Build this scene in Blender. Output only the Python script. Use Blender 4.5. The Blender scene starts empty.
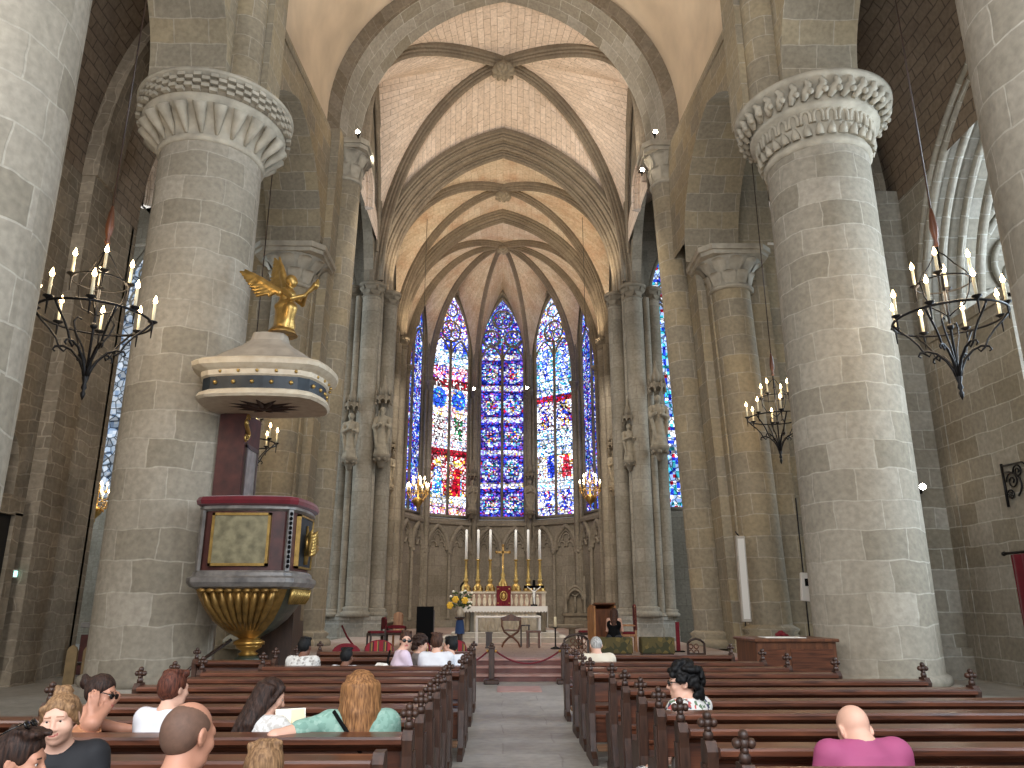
import bpy, math, random
import numpy as np
from mathutils import Vector, Matrix
from math import sin, cos, pi, sqrt, radians, atan2, hypot

random.seed(7)
SC = bpy.context.scene
COL = SC.collection
RAD = radians

# ------------------------------------------------------------------ camera numbers
FPX, PITCH, VPX = 769.0, RAD(16.1), 501.0
CAM = (-0.03, 0.0, 1.65)
YAW = math.atan((512 - VPX) * cos(PITCH) / FPX)

def ray(x, y):
    a, b = (x - 512) / FPX, (384 - y) / FPX
    r = (cos(YAW), -sin(YAW), 0)
    f = (sin(YAW) * cos(PITCH), cos(YAW) * cos(PITCH), sin(PITCH))
    u = (-sin(YAW) * sin(PITCH), -cos(YAW) * sin(PITCH), cos(PITCH))
    return [f[i] + a * r[i] + b * u[i] for i in range(3)]

def at(x, y, Y):
    """the place seen at photo pixel (x, y) on the upright plane at distance Y"""
    d = ray(x, y)
    t = (Y - CAM[1]) / d[1]
    return (CAM[0] + d[0] * t, Y, CAM[2] + d[2] * t)

# ------------------------------------------------------------------ linking
def link(name, data, parent=None):
    o = bpy.data.objects.new(name, data)
    COL.objects.link(o)
    if parent is not None:
        o.parent = parent
    return o

def tag(o, label=None, cat=None, group=None, kind=None):
    if label: o['label'] = label
    if cat: o['category'] = cat
    if group: o['group'] = group
    if kind: o['kind'] = kind
    return o

def thing(name, label, cat, loc=(0, 0, 0), rz=0.0, group=None):
    o = bpy.data.objects.new(name, None)
    COL.objects.link(o)
    o.empty_display_size = 0.1
    o.location = loc
    o.rotation_euler = (0, 0, rz)
    return tag(o, label, cat, group)

def dup(root, loc=None, rz=None, label=None, group=None):
    r = root.copy(); COL.objects.link(r)
    if loc is not None: r.location = loc
    if rz is not None: r.rotation_euler = (0, 0, rz)
    if label: r['label'] = label
    if group: r['group'] = group
    for ch in list(root.children):
        c = ch.copy(); COL.objects.link(c); c.parent = r
        for g in list(ch.children):
            d = g.copy(); COL.objects.link(d); d.parent = c
    return r

# ------------------------------------------------------------------ mesh builder
class MB:
    def __init__(s):
        s.v = []; s.f = []; s.uv = []; s.mi = []; s.sm = []
    def add(s, vs, fs, uvs=None, mi=0, sm=False):
        n = len(s.v)
        s.v.extend(tuple(map(float, p)) for p in vs)
        for k, f in enumerate(fs):
            s.f.append([n + i for i in f])
            s.uv.append(uvs[k] if uvs else None)
            s.mi.append(mi); s.sm.append(sm)
        return s
    def box(s, x0, x1, y0, y1, z0, z1, mi=0):
        return s.obox(((x0 + x1) / 2, (y0 + y1) / 2, (z0 + z1) / 2), (x1 - x0, y1 - y0, z1 - z0), mi=mi)
    def obox(s, c, size, M=None, mi=0, taper=1.0, bev=0.0):
        hx, hy, hz = size[0] / 2, size[1] / 2, size[2] / 2
        if bev > 0 and min(hx, hy, hz) > bev * 1.01:
            P = []
            for sz in (-1, 1):
                pass
            return s._bevbox(c, (hx, hy, hz), M, mi, bev)
        P = [(-hx, -hy, -hz), (hx, -hy, -hz), (hx, hy, -hz), (-hx, hy, -hz)]
        P += [(x * taper, y * taper, -z) for x, y, z in P]
        if M is not None: P = [M @ Vector(p) for p in P]
        P = [(p[0] + c[0], p[1] + c[1], p[2] + c[2]) for p in P]
        return s.add(P, [(0, 3, 2, 1), (4, 5, 6, 7), (0, 1, 5, 4), (1, 2, 6, 5), (2, 3, 7, 6), (3, 0, 4, 7)], mi=mi)
    def _bevbox(s, c, h, M, mi, b):
        V = []; idx = {}
        for sx in (-1, 1):
            for sy in (-1, 1):
                for sz in (-1, 1):
                    sg = (sx, sy, sz)
                    for ax in range(3):
                        p = [sg[i] * (h[i] if i == ax else h[i] - b) for i in range(3)]
                        idx[sg + (ax,)] = len(V); V.append(p)
        F = []
        for ax in range(3):
            a1, a2 = (ax + 1) % 3, (ax + 2) % 3
            for sg in (-1, 1):
                q = []
                for u, w in ((-1, -1), (1, -1), (1, 1), (-1, 1)):
                    k = [0, 0, 0]; k[ax] = sg; k[a1] = u; k[a2] = w
                    q.append(idx[tuple(k) + (ax,)])
                F.append(q if sg > 0 else q[::-1])
        for ax in range(3):
            a1, a2 = (ax + 1) % 3, (ax + 2) % 3
            for u in (-1, 1):
                for w in (-1, 1):
                    ks = []
                    for t in (-1, 1):
                        k = [0, 0, 0]; k[ax] = t; k[a1] = u; k[a2] = w
                        ks.append(tuple(k))
                    q = [idx[ks[0] + (a1,)], idx[ks[1] + (a1,)], idx[ks[1] + (a2,)], idx[ks[0] + (a2,)]]
                    F.append(q if u * w < 0 else q[::-1])
        for sx in (-1, 1):
            for sy in (-1, 1):
                for sz in (-1, 1):
                    q = [idx[(sx, sy, sz, 0)], idx[(sx, sy, sz, 1)], idx[(sx, sy, sz, 2)]]
                    F.append(q if sx * sy * sz > 0 else q[::-1])
        if M is not None: V = [M @ Vector(p) for p in V]
        V = [(p[0] + c[0], p[1] + c[1], p[2] + c[2]) for p in V]
        return s.add(V, F, mi=mi)
    def lathe(s, prof, c=(0, 0, 0), n=32, a0=0.0, a1=2 * pi, sm=True, mi=0, cap=True, M=None, ru=None, rfun=None):
        """prof: list of (r, z) from bottom to top"""
        full = abs(a1 - a0 - 2 * pi) < 1e-6
        m = n if full else n + 1
        rm = ru or max(p[0] for p in prof)
        V = []
        for (r, z) in prof:
            for i in range(m):
                a = a0 + (a1 - a0) * i / n
                rr = r * (rfun(a, z) if rfun else 1.0)
                V.append(Vector((rr * cos(a), rr * sin(a), z)))
        if M is not None: V = [M @ p for p in V]
        V = [(p[0] + c[0], p[1] + c[1], p[2] + c[2]) for p in V]
        F = []; U = []
        vl = [0.0]
        for j in range(1, len(prof)):
            vl.append(vl[-1] + hypot(prof[j][0] - prof[j - 1][0], prof[j][1] - prof[j - 1][1]))
        for j in range(len(prof) - 1):
            for i in range(n):
                i2 = (i + 1) % m
                F.append((j * m + i, j * m + i2, (j + 1) * m + i2, (j + 1) * m + i))
                ua, ub = rm * (a0 + (a1 - a0) * i / n), rm * (a0 + (a1 - a0) * (i + 1) / n)
                U.append([(ua, vl[j]), (ub, vl[j]), (ub, vl[j + 1]), (ua, vl[j + 1])])
        s.add(V, F, U, mi, sm)
        if cap:
            b = len(s.v) - len(V)
            if prof[0][0] > 1e-4: s.f.append([b + i for i in range(m)][::-1]); s.uv.append(None); s.mi.append(mi); s.sm.append(False)
            if prof[-1][0] > 1e-4: s.f.append([b + (len(prof) - 1) * m + i for i in range(m)]); s.uv.append(None); s.mi.append(mi); s.sm.append(False)
        return s
    def tube(s, path, r, n=8, mi=0, sm=True, closed=False, cap=True, flat=1.0):
        P = [Vector(p) for p in path]
        m = len(P)
        R = r if isinstance(r, (list, tuple)) else [r] * m
        T = []
        for i in range(m):
            if closed: t = P[(i + 1) % m] - P[i - 1]
            else: t = P[min(i + 1, m - 1)] - P[max(i - 1, 0)]
            T.append(t.normalized() if t.length > 1e-9 else Vector((0, 0, 1)))
        up = Vector((0, 0, 1)) if abs(T[0].z) < 0.9 else Vector((1, 0, 0))
        N = (up - T[0] * up.dot(T[0])).normalized()
        V = []; 
        for i in range(m):
            N = N - T[i] * N.dot(T[i])
            N = N.normalized() if N.length > 1e-6 else T[i].orthogonal().normalized()
            B = T[i].cross(N)
            for k in range(n):
                a = 2 * pi * k / n
                V.append(P[i] + (N * cos(a) + B * sin(a) * flat) * R[i])
        F = []; U = []
        L = 0.0
        segs = m if closed else m - 1
        for i in range(segs):
            i2 = (i + 1) % m
            l2 = L + (P[i2] - P[i]).length
            for k in range(n):
                k2 = (k + 1) % n
                F.append((i * n + k, i * n + k2, i2 * n + k2, i2 * n + k))
                ra = R[i] * 2 * pi / n
                U.append([(k * ra, L), ((k + 1) * ra, L), ((k + 1) * ra, l2), (k * ra, l2)])
            L = l2
        b = len(s.v)
        s.add(V, F, U, mi, sm)
        if cap and not closed:
            s.f.append([b + k for k in range(n)][::-1]); s.uv.append(None); s.mi.append(mi); s.sm.append(False)
            s.f.append([b + (m - 1) * n + k for k in range(n)]); s.uv.append(None); s.mi.append(mi); s.sm.append(False)
        return s
    def sweep(s, path, side, prof, mi=0, sm=False, cap=True):
        """prof: closed list of (across, below) swept along path; side is the constant across vector"""
        P = [Vector(p) for p in path]; S = Vector(side).normalized()
        m, n = len(P), len(prof)
        V = []
        for i in range(m):
            t = (P[min(i + 1, m - 1)] - P[max(i - 1, 0)]).normalized()
            N = S.cross(t)
            if N.length < 1e-6: N = Vector((0, 0, -1))
            N.normalize()
            for (a, b) in prof:
                V.append(P[i] + S * a + N * b)
        F = []; U = []; L = 0.0
        pl = [0.0]
        for k in range(n):
            q, w = prof[k], prof[(k + 1) % n]
            pl.append(pl[-1] + hypot(q[0] - w[0], q[1] - w[1]))
        for i in range(m - 1):
            l2 = L + (P[i + 1] - P[i]).length
            for k in range(n):
                k2 = (k + 1) % n
                F.append((i * n + k, i * n + k2, (i + 1) * n + k2, (i + 1) * n + k))
                U.append([(L, pl[k]), (L, pl[k + 1]), (l2, pl[k + 1]), (l2, pl[k])])
            L = l2
        b0 = len(s.v)
        s.add(V, F, U, mi, sm)
        if cap:
            s.f.append([b0 + k for k in range(n)][::-1]); s.uv.append(None); s.mi.append(mi); s.sm.append(False)
            s.f.append([b0 + (m - 1) * n + k for k in range(n)]); s.uv.append(None); s.mi.append(mi); s.sm.append(False)
        return s
    def prism(s, poly, z0, z1, M=None, mi=0, sm=False):
        n = len(poly)
        V = [Vector((p[0], p[1], z0)) for p in poly] + [Vector((p[0], p[1], z1)) for p in poly]
        if M is not None: V = [M @ p for p in V]
        F = [tuple(range(n))[::-1], tuple(range(n, 2 * n))]
        U = [None, None]
        L = 0.0
        for i in range(n):
            j = (i + 1) % n
            l2 = L + hypot(poly[i][0] - poly[j][0], poly[i][1] - poly[j][1])
            F.append((i, j, n + j, n + i)); U.append([(L, z0), (l2, z0), (l2, z1), (L, z1)])
            L = l2
        b = len(s.f)
        s.add(V, F, U, mi, False)
        if sm:
            for k in range(b + 2, len(s.f)): s.sm[k] = True
        return s
    def grid(s, P, uv=None, mi=0, sm=True, flip=False):
        """P: rows of points"""
        m, n = len(P), len(P[0])
        V = [p for row in P for p in row]
        F = []; U = []
        for i in range(m - 1):
            for j in range(n - 1):
                q = [(i, j), (i, j + 1), (i + 1, j + 1), (i + 1, j)]
                if flip: q = q[::-1]
                F.append([a * n + b for a, b in q])
                U.append([uv[a][b] for a, b in q] if uv else None)
        return s.add(V, F, U, mi, sm)
    def ball(s, c, r, n=10, mi=0):
        rx, ry, rz = r if isinstance(r, (tuple, list)) else (r, r, r)
        prof = [(sin(pi * k / n), -cos(pi * k / n)) for k in range(n + 1)]
        prof[0] = (0.001, -1); prof[-1] = (0.001, 1)
        M = Matrix.Diagonal((rx, ry, rz)).to_4x4()
        return s.lathe(prof, c, max(8, int(n * 1.6)), M=M, mi=mi, cap=False)
    def build(s, name, mats, parent=None, world=True, origin=None):
        me = bpy.data.meshes.new(name)
        V = s.v
        if parent is not None and world:
            W = Matrix.LocRotScale(parent.location, parent.rotation_euler, None)
            if parent.parent is not None:
                q = parent.parent
                W = Matrix.LocRotScale(q.location, q.rotation_euler, None) @ W
            inv = W.inverted()
            V = [inv @ Vector(p) for p in V]
        elif origin is not None:
            V = [(p[0] - origin[0], p[1] - origin[1], p[2] - origin[2]) for p in V]
        me.from_pydata([tuple(p) for p in V], [], s.f)
        ul = me.uv_layers.new(name='UVMap')
        fl = np.zeros(len(me.loops) * 2, dtype=np.float32)
        li = 0
        for k, f in enumerate(s.f):
            u = s.uv[k]
            if u is None:
                p = [s.v[i] for i in f]
                a = Vector(p[1]) - Vector(p[0]); b = Vector(p[2]) - Vector(p[0])
                nn = a.cross(b)
                ax = max(range(3), key=lambda i: abs(nn[i]))
                if ax == 0: u = [(q[1], q[2]) for q in p]
                elif ax == 1: u = [(q[0], q[2]) for q in p]
                else: u = [(q[0], q[1]) for q in p]
            for q in u:
                fl[li] = q[0]; fl[li + 1] = q[1]; li += 2
        ul.data.foreach_set('uv', fl)
        if not isinstance(mats, (list, tuple)): mats = [mats]
        for m in mats: me.materials.append(m)
        me.polygons.foreach_set('material_index', s.mi)
        me.polygons.foreach_set('use_smooth', s.sm)
        me.update()
        o = link(name, me, parent)
        if origin is not None and parent is None: o.location = origin
        return o

def struct(name, mb, mats, label=None, cat=None, group=None):
    o = mb.build(name, mats)
    return tag(o, label, cat, group, 'structure')

def rotz(a): return Matrix.Rotation(a, 4, 'Z')
def rotx(a): return Matrix.Rotation(a, 4, 'X')
def roty(a): return Matrix.Rotation(a, 4, 'Y')
def trans(p): return Matrix.Translation(Vector(p))

def pointed(hw, zs, za, n=24):
    """half-arch from (hw, zs) up to (0, za): list of (x, z)"""
    rise = za - zs
    c = max((rise * rise - hw * hw) / (2 * hw), 0.0)
    R = hw + c
    a1 = math.acos(min(1, c / R))
    out = []
    for i in range(n + 1):
        a = a1 * i / n
        x, z = R * cos(a) - c, R * sin(a)
        out.append((x, zs + z * rise / max(1e-6, R * sin(a1))))
    out[-1] = (0.0, za)
    return out

def arch_full(hw, zs, za, n=24, z0=None):
    """whole arch outline, right foot to left foot"""
    h = pointed(hw, zs, za, n)
    pts = h + [(-x, z) for x, z in h[-2::-1]]
    if z0 is not None and z0 < zs:
        pts = [(hw, z0)] + pts + [(-hw, z0)]
    return pts

# ------------------------------------------------------------------ smooth solid modelling (fields turned into meshes)
class Field:
    def __init__(s): s.ops = []
    def cap(s, a, b, ra, rb=None, k=0.03, sub=False):
        s.ops.append(('c', np.array(a, float), np.array(b, float), ra, ra if rb is None else rb, k, sub)); return s
    def ell(s, c, r, R=None, k=0.03, sub=False):
        r = (r, r, r) if isinstance(r, (int, float)) else r
        s.ops.append(('e', np.array(c, float), np.array(r, float), None if R is None else np.array(R.to_3x3()), 0, k, sub)); return s
    def box(s, c, h, rad=0.01, R=None, k=0.02, sub=False):
        s.ops.append(('b', np.array(c, float), np.array(h, float), None if R is None else np.array(R.to_3x3()), rad, k, sub)); return s
    def moved(s, M):
        """append nothing, return a copy carried by matrix M (rigid)"""
        t = Field(); R3 = M.to_3x3()
        for op in s.ops:
            if op[0] == 'c':
                t.ops.append(('c', np.array(M @ Vector(op[1])), np.array(M @ Vector(op[2]))) + op[3:])
            else:
                R0 = Matrix(op[3].tolist()) if op[3] is not None else Matrix.Identity(3)
                t.ops.append((op[0], np.array(M @ Vector(op[1])), op[2], np.array(R3 @ R0)) + op[4:])
        return t
    def join(s, o): s.ops.extend(o.ops); return s
    def mesh(s, h=0.01, noise=None):
        lo = np.full(3, 1e9); hi = -lo
        bb = []
        for op in s.ops:
            if op[0] == 'c':
                r = max(op[3], op[4]); l = np.minimum(op[1], op[2]) - r; u = np.maximum(op[1], op[2]) + r
            elif op[0] == 'e':
                r = op[2].max() if op[3] is not None else op[2]; l = op[1] - r; u = op[1] + r
            else:
                r = np.linalg.norm(op[2]) if op[3] is not None else op[2] + op[4]; l = op[1] - r; u = op[1] + r
            bb.append((l, u))
            if not op[6]: lo = np.minimum(lo, l); hi = np.maximum(hi, u)
        lo = lo - 3 * h; hi = hi + 3 * h
        n = np.ceil((hi - lo) / h).astype(int) + 1
        V = np.full(n, 0.25, dtype=np.float32)
        ax = [lo[i] + h * np.arange(n[i]) for i in range(3)]
        for op, (l, u) in zip(s.ops, bb):
            k = op[5]; mg = k + 3 * h
            i0 = np.clip(np.floor((l - mg - lo) / h).astype(int), 0, n); i1 = np.clip(np.ceil((u + mg - lo) / h).astype(int) + 1, 0, n)
            if (i1 - i0).min() <= 0: continue
            X, Y, Z = np.meshgrid(ax[0][i0[0]:i1[0]], ax[1][i0[1]:i1[1]], ax[2][i0[2]:i1[2]], indexing='ij')
            if op[0] == 'c':
                a, b, ra, rb = op[1:5]; d = b - a; dd = max(d @ d, 1e-9)
                t = np.clip(((X - a[0]) * d[0] + (Y - a[1]) * d[1] + (Z - a[2]) * d[2]) / dd, 0, 1)
                D = np.sqrt((X - a[0] - t * d[0]) ** 2 + (Y - a[1] - t * d[1]) ** 2 + (Z - a[2] - t * d[2]) ** 2) - (ra + (rb - ra) * t)
            else:
                c = op[1]; x, y, z = X - c[0], Y - c[1], Z - c[2]
                if op[3] is not None:
                    R = op[3]
                    x, y, z = (R[0, 0] * x + R[1, 0] * y + R[2, 0] * z, R[0, 1] * x + R[1, 1] * y + R[2, 1] * z, R[0, 2] * x + R[1, 2] * y + R[2, 2] * z)
                r = op[2]
                if op[0] == 'e':
                    k0 = np.sqrt((x / r[0]) ** 2 + (y / r[1]) ** 2 + (z / r[2]) ** 2)
                    k1 = np.sqrt((x / r[0] ** 2) ** 2 + (y / r[1] ** 2) ** 2 + (z / r[2] ** 2) ** 2)
                    D = np.where(k1 > 1e-9, k0 * (k0 - 1) / np.maximum(k1, 1e-9), -r.min())
                else:
                    qx, qy, qz = np.abs(x) - r[0], np.abs(y) - r[1], np.abs(z) - r[2]
                    D = np.sqrt(np.maximum(qx, 0) ** 2 + np.maximum(qy, 0) ** 2 + np.maximum(qz, 0) ** 2) + np.minimum(np.maximum(qx, np.maximum(qy, qz)), 0) - op[4]
            sl = tuple(slice(i0[i], i1[i]) for i in range(3))
            A = V[sl]
            if op[6]:
                B = -D; hh = np.maximum(k - np.abs(A - B), 0) / max(k, 1e-6)
                V[sl] = np.maximum(A, B) + hh * hh * k * 0.25
            else:
                hh = np.maximum(k - np.abs(A - D), 0) / max(k, 1e-6)
                V[sl] = np.minimum(A, D) - hh * hh * k * 0.25
        if noise is not None:
            X, Y, Z = np.meshgrid(*ax, indexing='ij')
            near = np.abs(V) < 0.06
            V[near] += noise(X[near], Y[near], Z[near])
        for i in range(3):
            sl = [slice(None)] * 3
            for e in (0, -1):
                sl[i] = e; V[tuple(sl)] = np.maximum(V[tuple(sl)], h)
        return nets(V, lo, h)

def nets(V, lo, h):
    s = V < 0
    n = V.shape
    cnt = np.zeros((n[0] - 1, n[1] - 1, n[2] - 1), np.int8)
    for a in (0, 1):
        for b in (0, 1):
            for c in (0, 1):
                cnt += s[a:n[0] - 1 + a, b:n[1] - 1 + b, c:n[2] - 1 + c]
    act = (cnt > 0) & (cnt < 8)
    I = np.argwhere(act)
    idx = -np.ones(act.shape, np.int64); idx[act] = np.arange(len(I))
    pos = np.zeros((len(I), 3)); num = np.zeros(len(I))
    corners = [(a, b, c) for a in (0, 1) for b in (0, 1) for c in (0, 1)]
    for p in corners:
        for axx in range(3):
            if p[axx] == 1: continue
            q = list(p); q[axx] = 1
            va = V[I[:, 0] + p[0], I[:, 1] + p[1], I[:, 2] + p[2]].astype(float)
            vb = V[I[:, 0] + q[0], I[:, 1] + q[1], I[:, 2] + q[2]].astype(float)
            m = (va < 0) != (vb < 0)
            t = np.where(m, va / np.where(m, va - vb, 1), 0)
            for i in range(3):
                pos[:, i] += np.where(m, p[i] + (t if i == axx else 0), 0)
            num += m
    pos = lo + h * (I + pos / num[:, None])
    quads = []
    for axx in range(3):
        a1, a2 = (axx + 1) % 3, (axx + 2) % 3
        d = np.diff(s.astype(np.int8), axis=axx)
        E = np.argwhere(d != 0)
        E = E[(E[:, a1] > 0) & (E[:, a2] > 0) & (E[:, a1] < n[a1] - 1) & (E[:, a2] < n[a2] - 1)]
        if not len(E): continue
        sg = d[E[:, 0], E[:, 1], E[:, 2]]
        def cell(o1, o2):
            C = E.copy(); C[:, a1] += o1; C[:, a2] += o2
            return idx[C[:, 0], C[:, 1], C[:, 2]]
        Q = np.stack([cell(-1, -1), cell(0, -1), cell(0, 0), cell(-1, 0)], 1)
        Q[sg > 0] = Q[sg > 0][:, ::-1]
        quads.append(Q)
    Q = np.concatenate(quads)
    return pos, Q[:, ::-1]

def field_obj(name, f, mats, parent=None, h=0.01, noise=None, midx=None, sm=True, loc=None):
    """midx: function(positions) -> material index per face centre"""
    P, Q = f.mesh(h, noise)
    me = bpy.data.meshes.new(name)
    me.vertices.add(len(P)); me.vertices.foreach_set('co', P.astype(np.float32).ravel())
    me.loops.add(len(Q) * 4); me.loops.foreach_set('vertex_index', Q.astype(np.int32).ravel())
    me.polygons.add(len(Q)); me.polygons.foreach_set('loop_start', np.arange(0, len(Q) * 4, 4, dtype=np.int32))
    me.polygons.foreach_set('loop_total', np.full(len(Q), 4, dtype=np.int32))
    me.update(calc_edges=True)
    if not isinstance(mats, (list, tuple)): mats = [mats]
    for m in mats: me.materials.append(m)
    if midx is not None:
        me.polygons.foreach_set('material_index', midx(P[Q].mean(1)).astype(np.int32))
    me.polygons.foreach_set('use_smooth', np.full(len(Q), sm))
    me.update()
    o = link(name, me, parent)
    if loc is not None: o.location = loc
    return o
# ------------------------------------------------------------------ materials
def lin(c):
    out = []
    for v in c:
        v = v / 255.0
        out.append(v / 12.92 if v <= 0.04045 else ((v + 0.055) / 1.055) ** 2.4)
    return tuple(out) + (1.0,)

def newmat(name):
    m = bpy.data.materials.new(name); m.use_nodes = True
    nt = m.node_tree; nt.nodes.clear()
    out = nt.nodes.new('ShaderNodeOutputMaterial')
    b = nt.nodes.new('ShaderNodeBsdfPrincipled')
    nt.links.new(b.outputs[0], out.inputs[0])
    return m, nt, b, out

def plain(name, c, rough=0.6, metal=0.0, var=0.0, scale=8.0, bump=0.0, spec=0.5, sheen=0.0, c2=None, detail=4.0):
    m, nt, b, out = newmat(name)
    b.inputs['Roughness'].default_value = rough
    b.inputs['Metallic'].default_value = metal
    b.inputs['Specular IOR Level'].default_value = spec
    if sheen: b.inputs['Sheen Weight'].default_value = sheen
    base = lin(c)
    b.inputs['Base Color'].default_value = base
    if var > 0 or c2 is not None:
        tc = nt.nodes.new('ShaderNodeTexCoord'); no = nt.nodes.new('ShaderNodeTexNoise')
        no.inputs['Scale'].default_value = scale; no.inputs['Detail'].default_value = detail
        nt.links.new(tc.outputs['Object'], no.inputs['Vector'])
        cr = nt.nodes.new('ShaderNodeValToRGB')
        cr.color_ramp.elements[0].position = 0.3; cr.color_ramp.elements[1].position = 0.7
        if c2 is not None: A, B = base, lin(c2)
        else:
            A = tuple(max(0, v * (1 - var)) for v in base[:3]) + (1,)
            B = tuple(min(1, v * (1 + var)) for v in base[:3]) + (1,)
        cr.color_ramp.elements[0].color = A; cr.color_ramp.elements[1].color = B
        nt.links.new(no.outputs['Fac'], cr.inputs[0]); nt.links.new(cr.outputs[0], b.inputs['Base Color'])
        if bump > 0:
            bp = nt.nodes.new('ShaderNodeBump'); bp.inputs['Strength'].default_value = bump
            nt.links.new(no.outputs['Fac'], bp.inputs['Height']); nt.links.new(bp.outputs[0], b.inputs['Normal'])
    return m

def masonry(name, c1, c2, mortar, bw=0.9, bh=0.45, ms=0.018, rough=0.85, stain=0.35, stain_c=(90, 82, 70), bump=0.35, squash=1.0, warp=0.03, nscale=0.5, offset=0.5):
    m, nt, b, out = newmat(name)
    N = nt.nodes.new; L = nt.links.new
    b.inputs['Roughness'].default_value = rough
    b.inputs['Specular IOR Level'].default_value = 0.25
    uv = N('ShaderNodeUVMap'); uv.uv_map = 'UVMap'
    tc = N('ShaderNodeTexCoord')
    nz = N('ShaderNodeTexNoise'); nz.inputs['Scale'].default_value = 1.3; nz.inputs['Detail'].default_value = 2
    L(uv.outputs[0], nz.inputs['Vector'])
    sub = N('ShaderNodeVectorMath'); sub.operation = 'SUBTRACT'; sub.inputs[1].default_value = (0.5, 0.5, 0.5)
    L(nz.outputs['Color'], sub.inputs[0])
    sca = N('ShaderNodeVectorMath'); sca.operation = 'SCALE'; sca.inputs['Scale'].default_value = warp * 4
    L(sub.outputs[0], sca.inputs[0])
    add = N('ShaderNodeVectorMath'); add.operation = 'ADD'
    L(uv.outputs[0], add.inputs[0]); L(sca.outputs[0], add.inputs[1])
    br = N('ShaderNodeTexBrick')
    br.offset = offset; br.squash = squash; br.squash_frequency = 3
    br.inputs['Scale'].default_value = 1.0
    br.inputs['Brick Width'].default_value = bw; br.inputs['Row Height'].default_value = bh
    br.inputs['Mortar Size'].default_value = ms; br.inputs['Mortar Smooth'].default_value = 0.3
    br.inputs['Color1'].default_value = lin(c1); br.inputs['Color2'].default_value = lin(c2); br.inputs['Mortar'].default_value = lin(mortar)
    L(add.outputs[0], br.inputs['Vector'])
    n1 = N('ShaderNodeTexNoise'); n1.inputs['Scale'].default_value = nscale; n1.inputs['Detail'].default_value = 8; n1.inputs['Roughness'].default_value = 0.6
    L(tc.outputs['Object'], n1.inputs['Vector'])
    cr = N('ShaderNodeValToRGB'); cr.color_ramp.elements[0].position = 0.42; cr.color_ramp.elements[1].position = 0.72
    cr.color_ramp.elements[0].color = (0, 0, 0, 1); cr.color_ramp.elements[1].color = (stain, stain, stain, 1)
    L(n1.outputs['Fac'], cr.inputs[0])
    mx = N('ShaderNodeMix'); mx.data_type = 'RGBA'
    L(cr.outputs[0], mx.inputs[0]); L(br.outputs['Color'], mx.inputs[6]); mx.inputs[7].default_value = lin(stain_c)
    n2 = N('ShaderNodeTexNoise'); n2.inputs['Scale'].default_value = 9; n2.inputs['Detail'].default_value = 6
    L(tc.outputs['Object'], n2.inputs['Vector'])
    mr = N('ShaderNodeMapRange'); mr.inputs[1].default_value = 0.3; mr.inputs[2].default_value = 0.7; mr.inputs[3].default_value = 0.82; mr.inputs[4].default_value = 1.12
    L(n2.outputs['Fac'], mr.inputs[0])
    mu = N('ShaderNodeMix'); mu.data_type = 'RGBA'; mu.blend_type = 'MULTIPLY'; mu.inputs[0].default_value = 1.0
    L(mx.outputs[2], mu.inputs[6])
    cb = N('ShaderNodeCombineColor')
    for i in range(3): L(mr.outputs[0], cb.inputs[i])
    L(cb.outputs[0], mu.inputs[7]); L(mu.outputs[2], b.inputs['Base Color'])
    if bump:
        ma = N('ShaderNodeMath'); ma.operation = 'MULTIPLY_ADD'; ma.inputs[1].default_value = -1.2
        L(br.outputs['Fac'], ma.inputs[0]); L(n2.outputs['Fac'], ma.inputs[2])
        bp = N('ShaderNodeBump'); bp.inputs['Strength'].default_value = bump; bp.inputs['Distance'].default_value = 0.02
        L(ma.outputs[0], bp.inputs['Height']); L(bp.outputs[0], b.inputs['Normal'])
    return m

def wood(name, c1, c2, rough=0.35, scale=(1.2, 14, 14)):
    m, nt, b, out = newmat(name)
    N = nt.nodes.new; L = nt.links.new
    tc = N('ShaderNodeTexCoord'); mp = N('ShaderNodeMapping'); mp.inputs['Scale'].default_value = scale
    L(tc.outputs['Object'], mp.inputs[0])
    no = N('ShaderNodeTexNoise'); no.inputs['Scale'].default_value = 2.0; no.inputs['Detail'].default_value = 6; no.inputs['Distortion'].default_value = 0.6
    L(mp.outputs[0], no.inputs['Vector'])
    cr = N('ShaderNodeValToRGB'); cr.color_ramp.elements[0].position = 0.32; cr.color_ramp.elements[1].position = 0.7
    cr.color_ramp.elements[0].color = lin(c1); cr.color_ramp.elements[1].color = lin(c2)
    L(no.outputs['Fac'], cr.inputs[0]); L(cr.outputs[0], b.inputs['Base Color'])
    b.inputs['Roughness'].default_value = rough
    bp = N('ShaderNodeBump'); bp.inputs['Strength'].default_value = 0.08
    L(no.outputs['Fac'], bp.inputs['Height']); L(bp.outputs[0], b.inputs['Normal'])
    return m

def glow(name, c, strength):
    m = bpy.data.materials.new(name); m.use_nodes = True
    nt = m.node_tree; nt.nodes.clear()
    out = nt.nodes.new('ShaderNodeOutputMaterial'); e = nt.nodes.new('ShaderNodeEmission')
    e.inputs[0].default_value = lin(c); e.inputs[1].default_value = strength
    nt.links.new(e.outputs[0], out.inputs[0])
    return m

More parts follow.
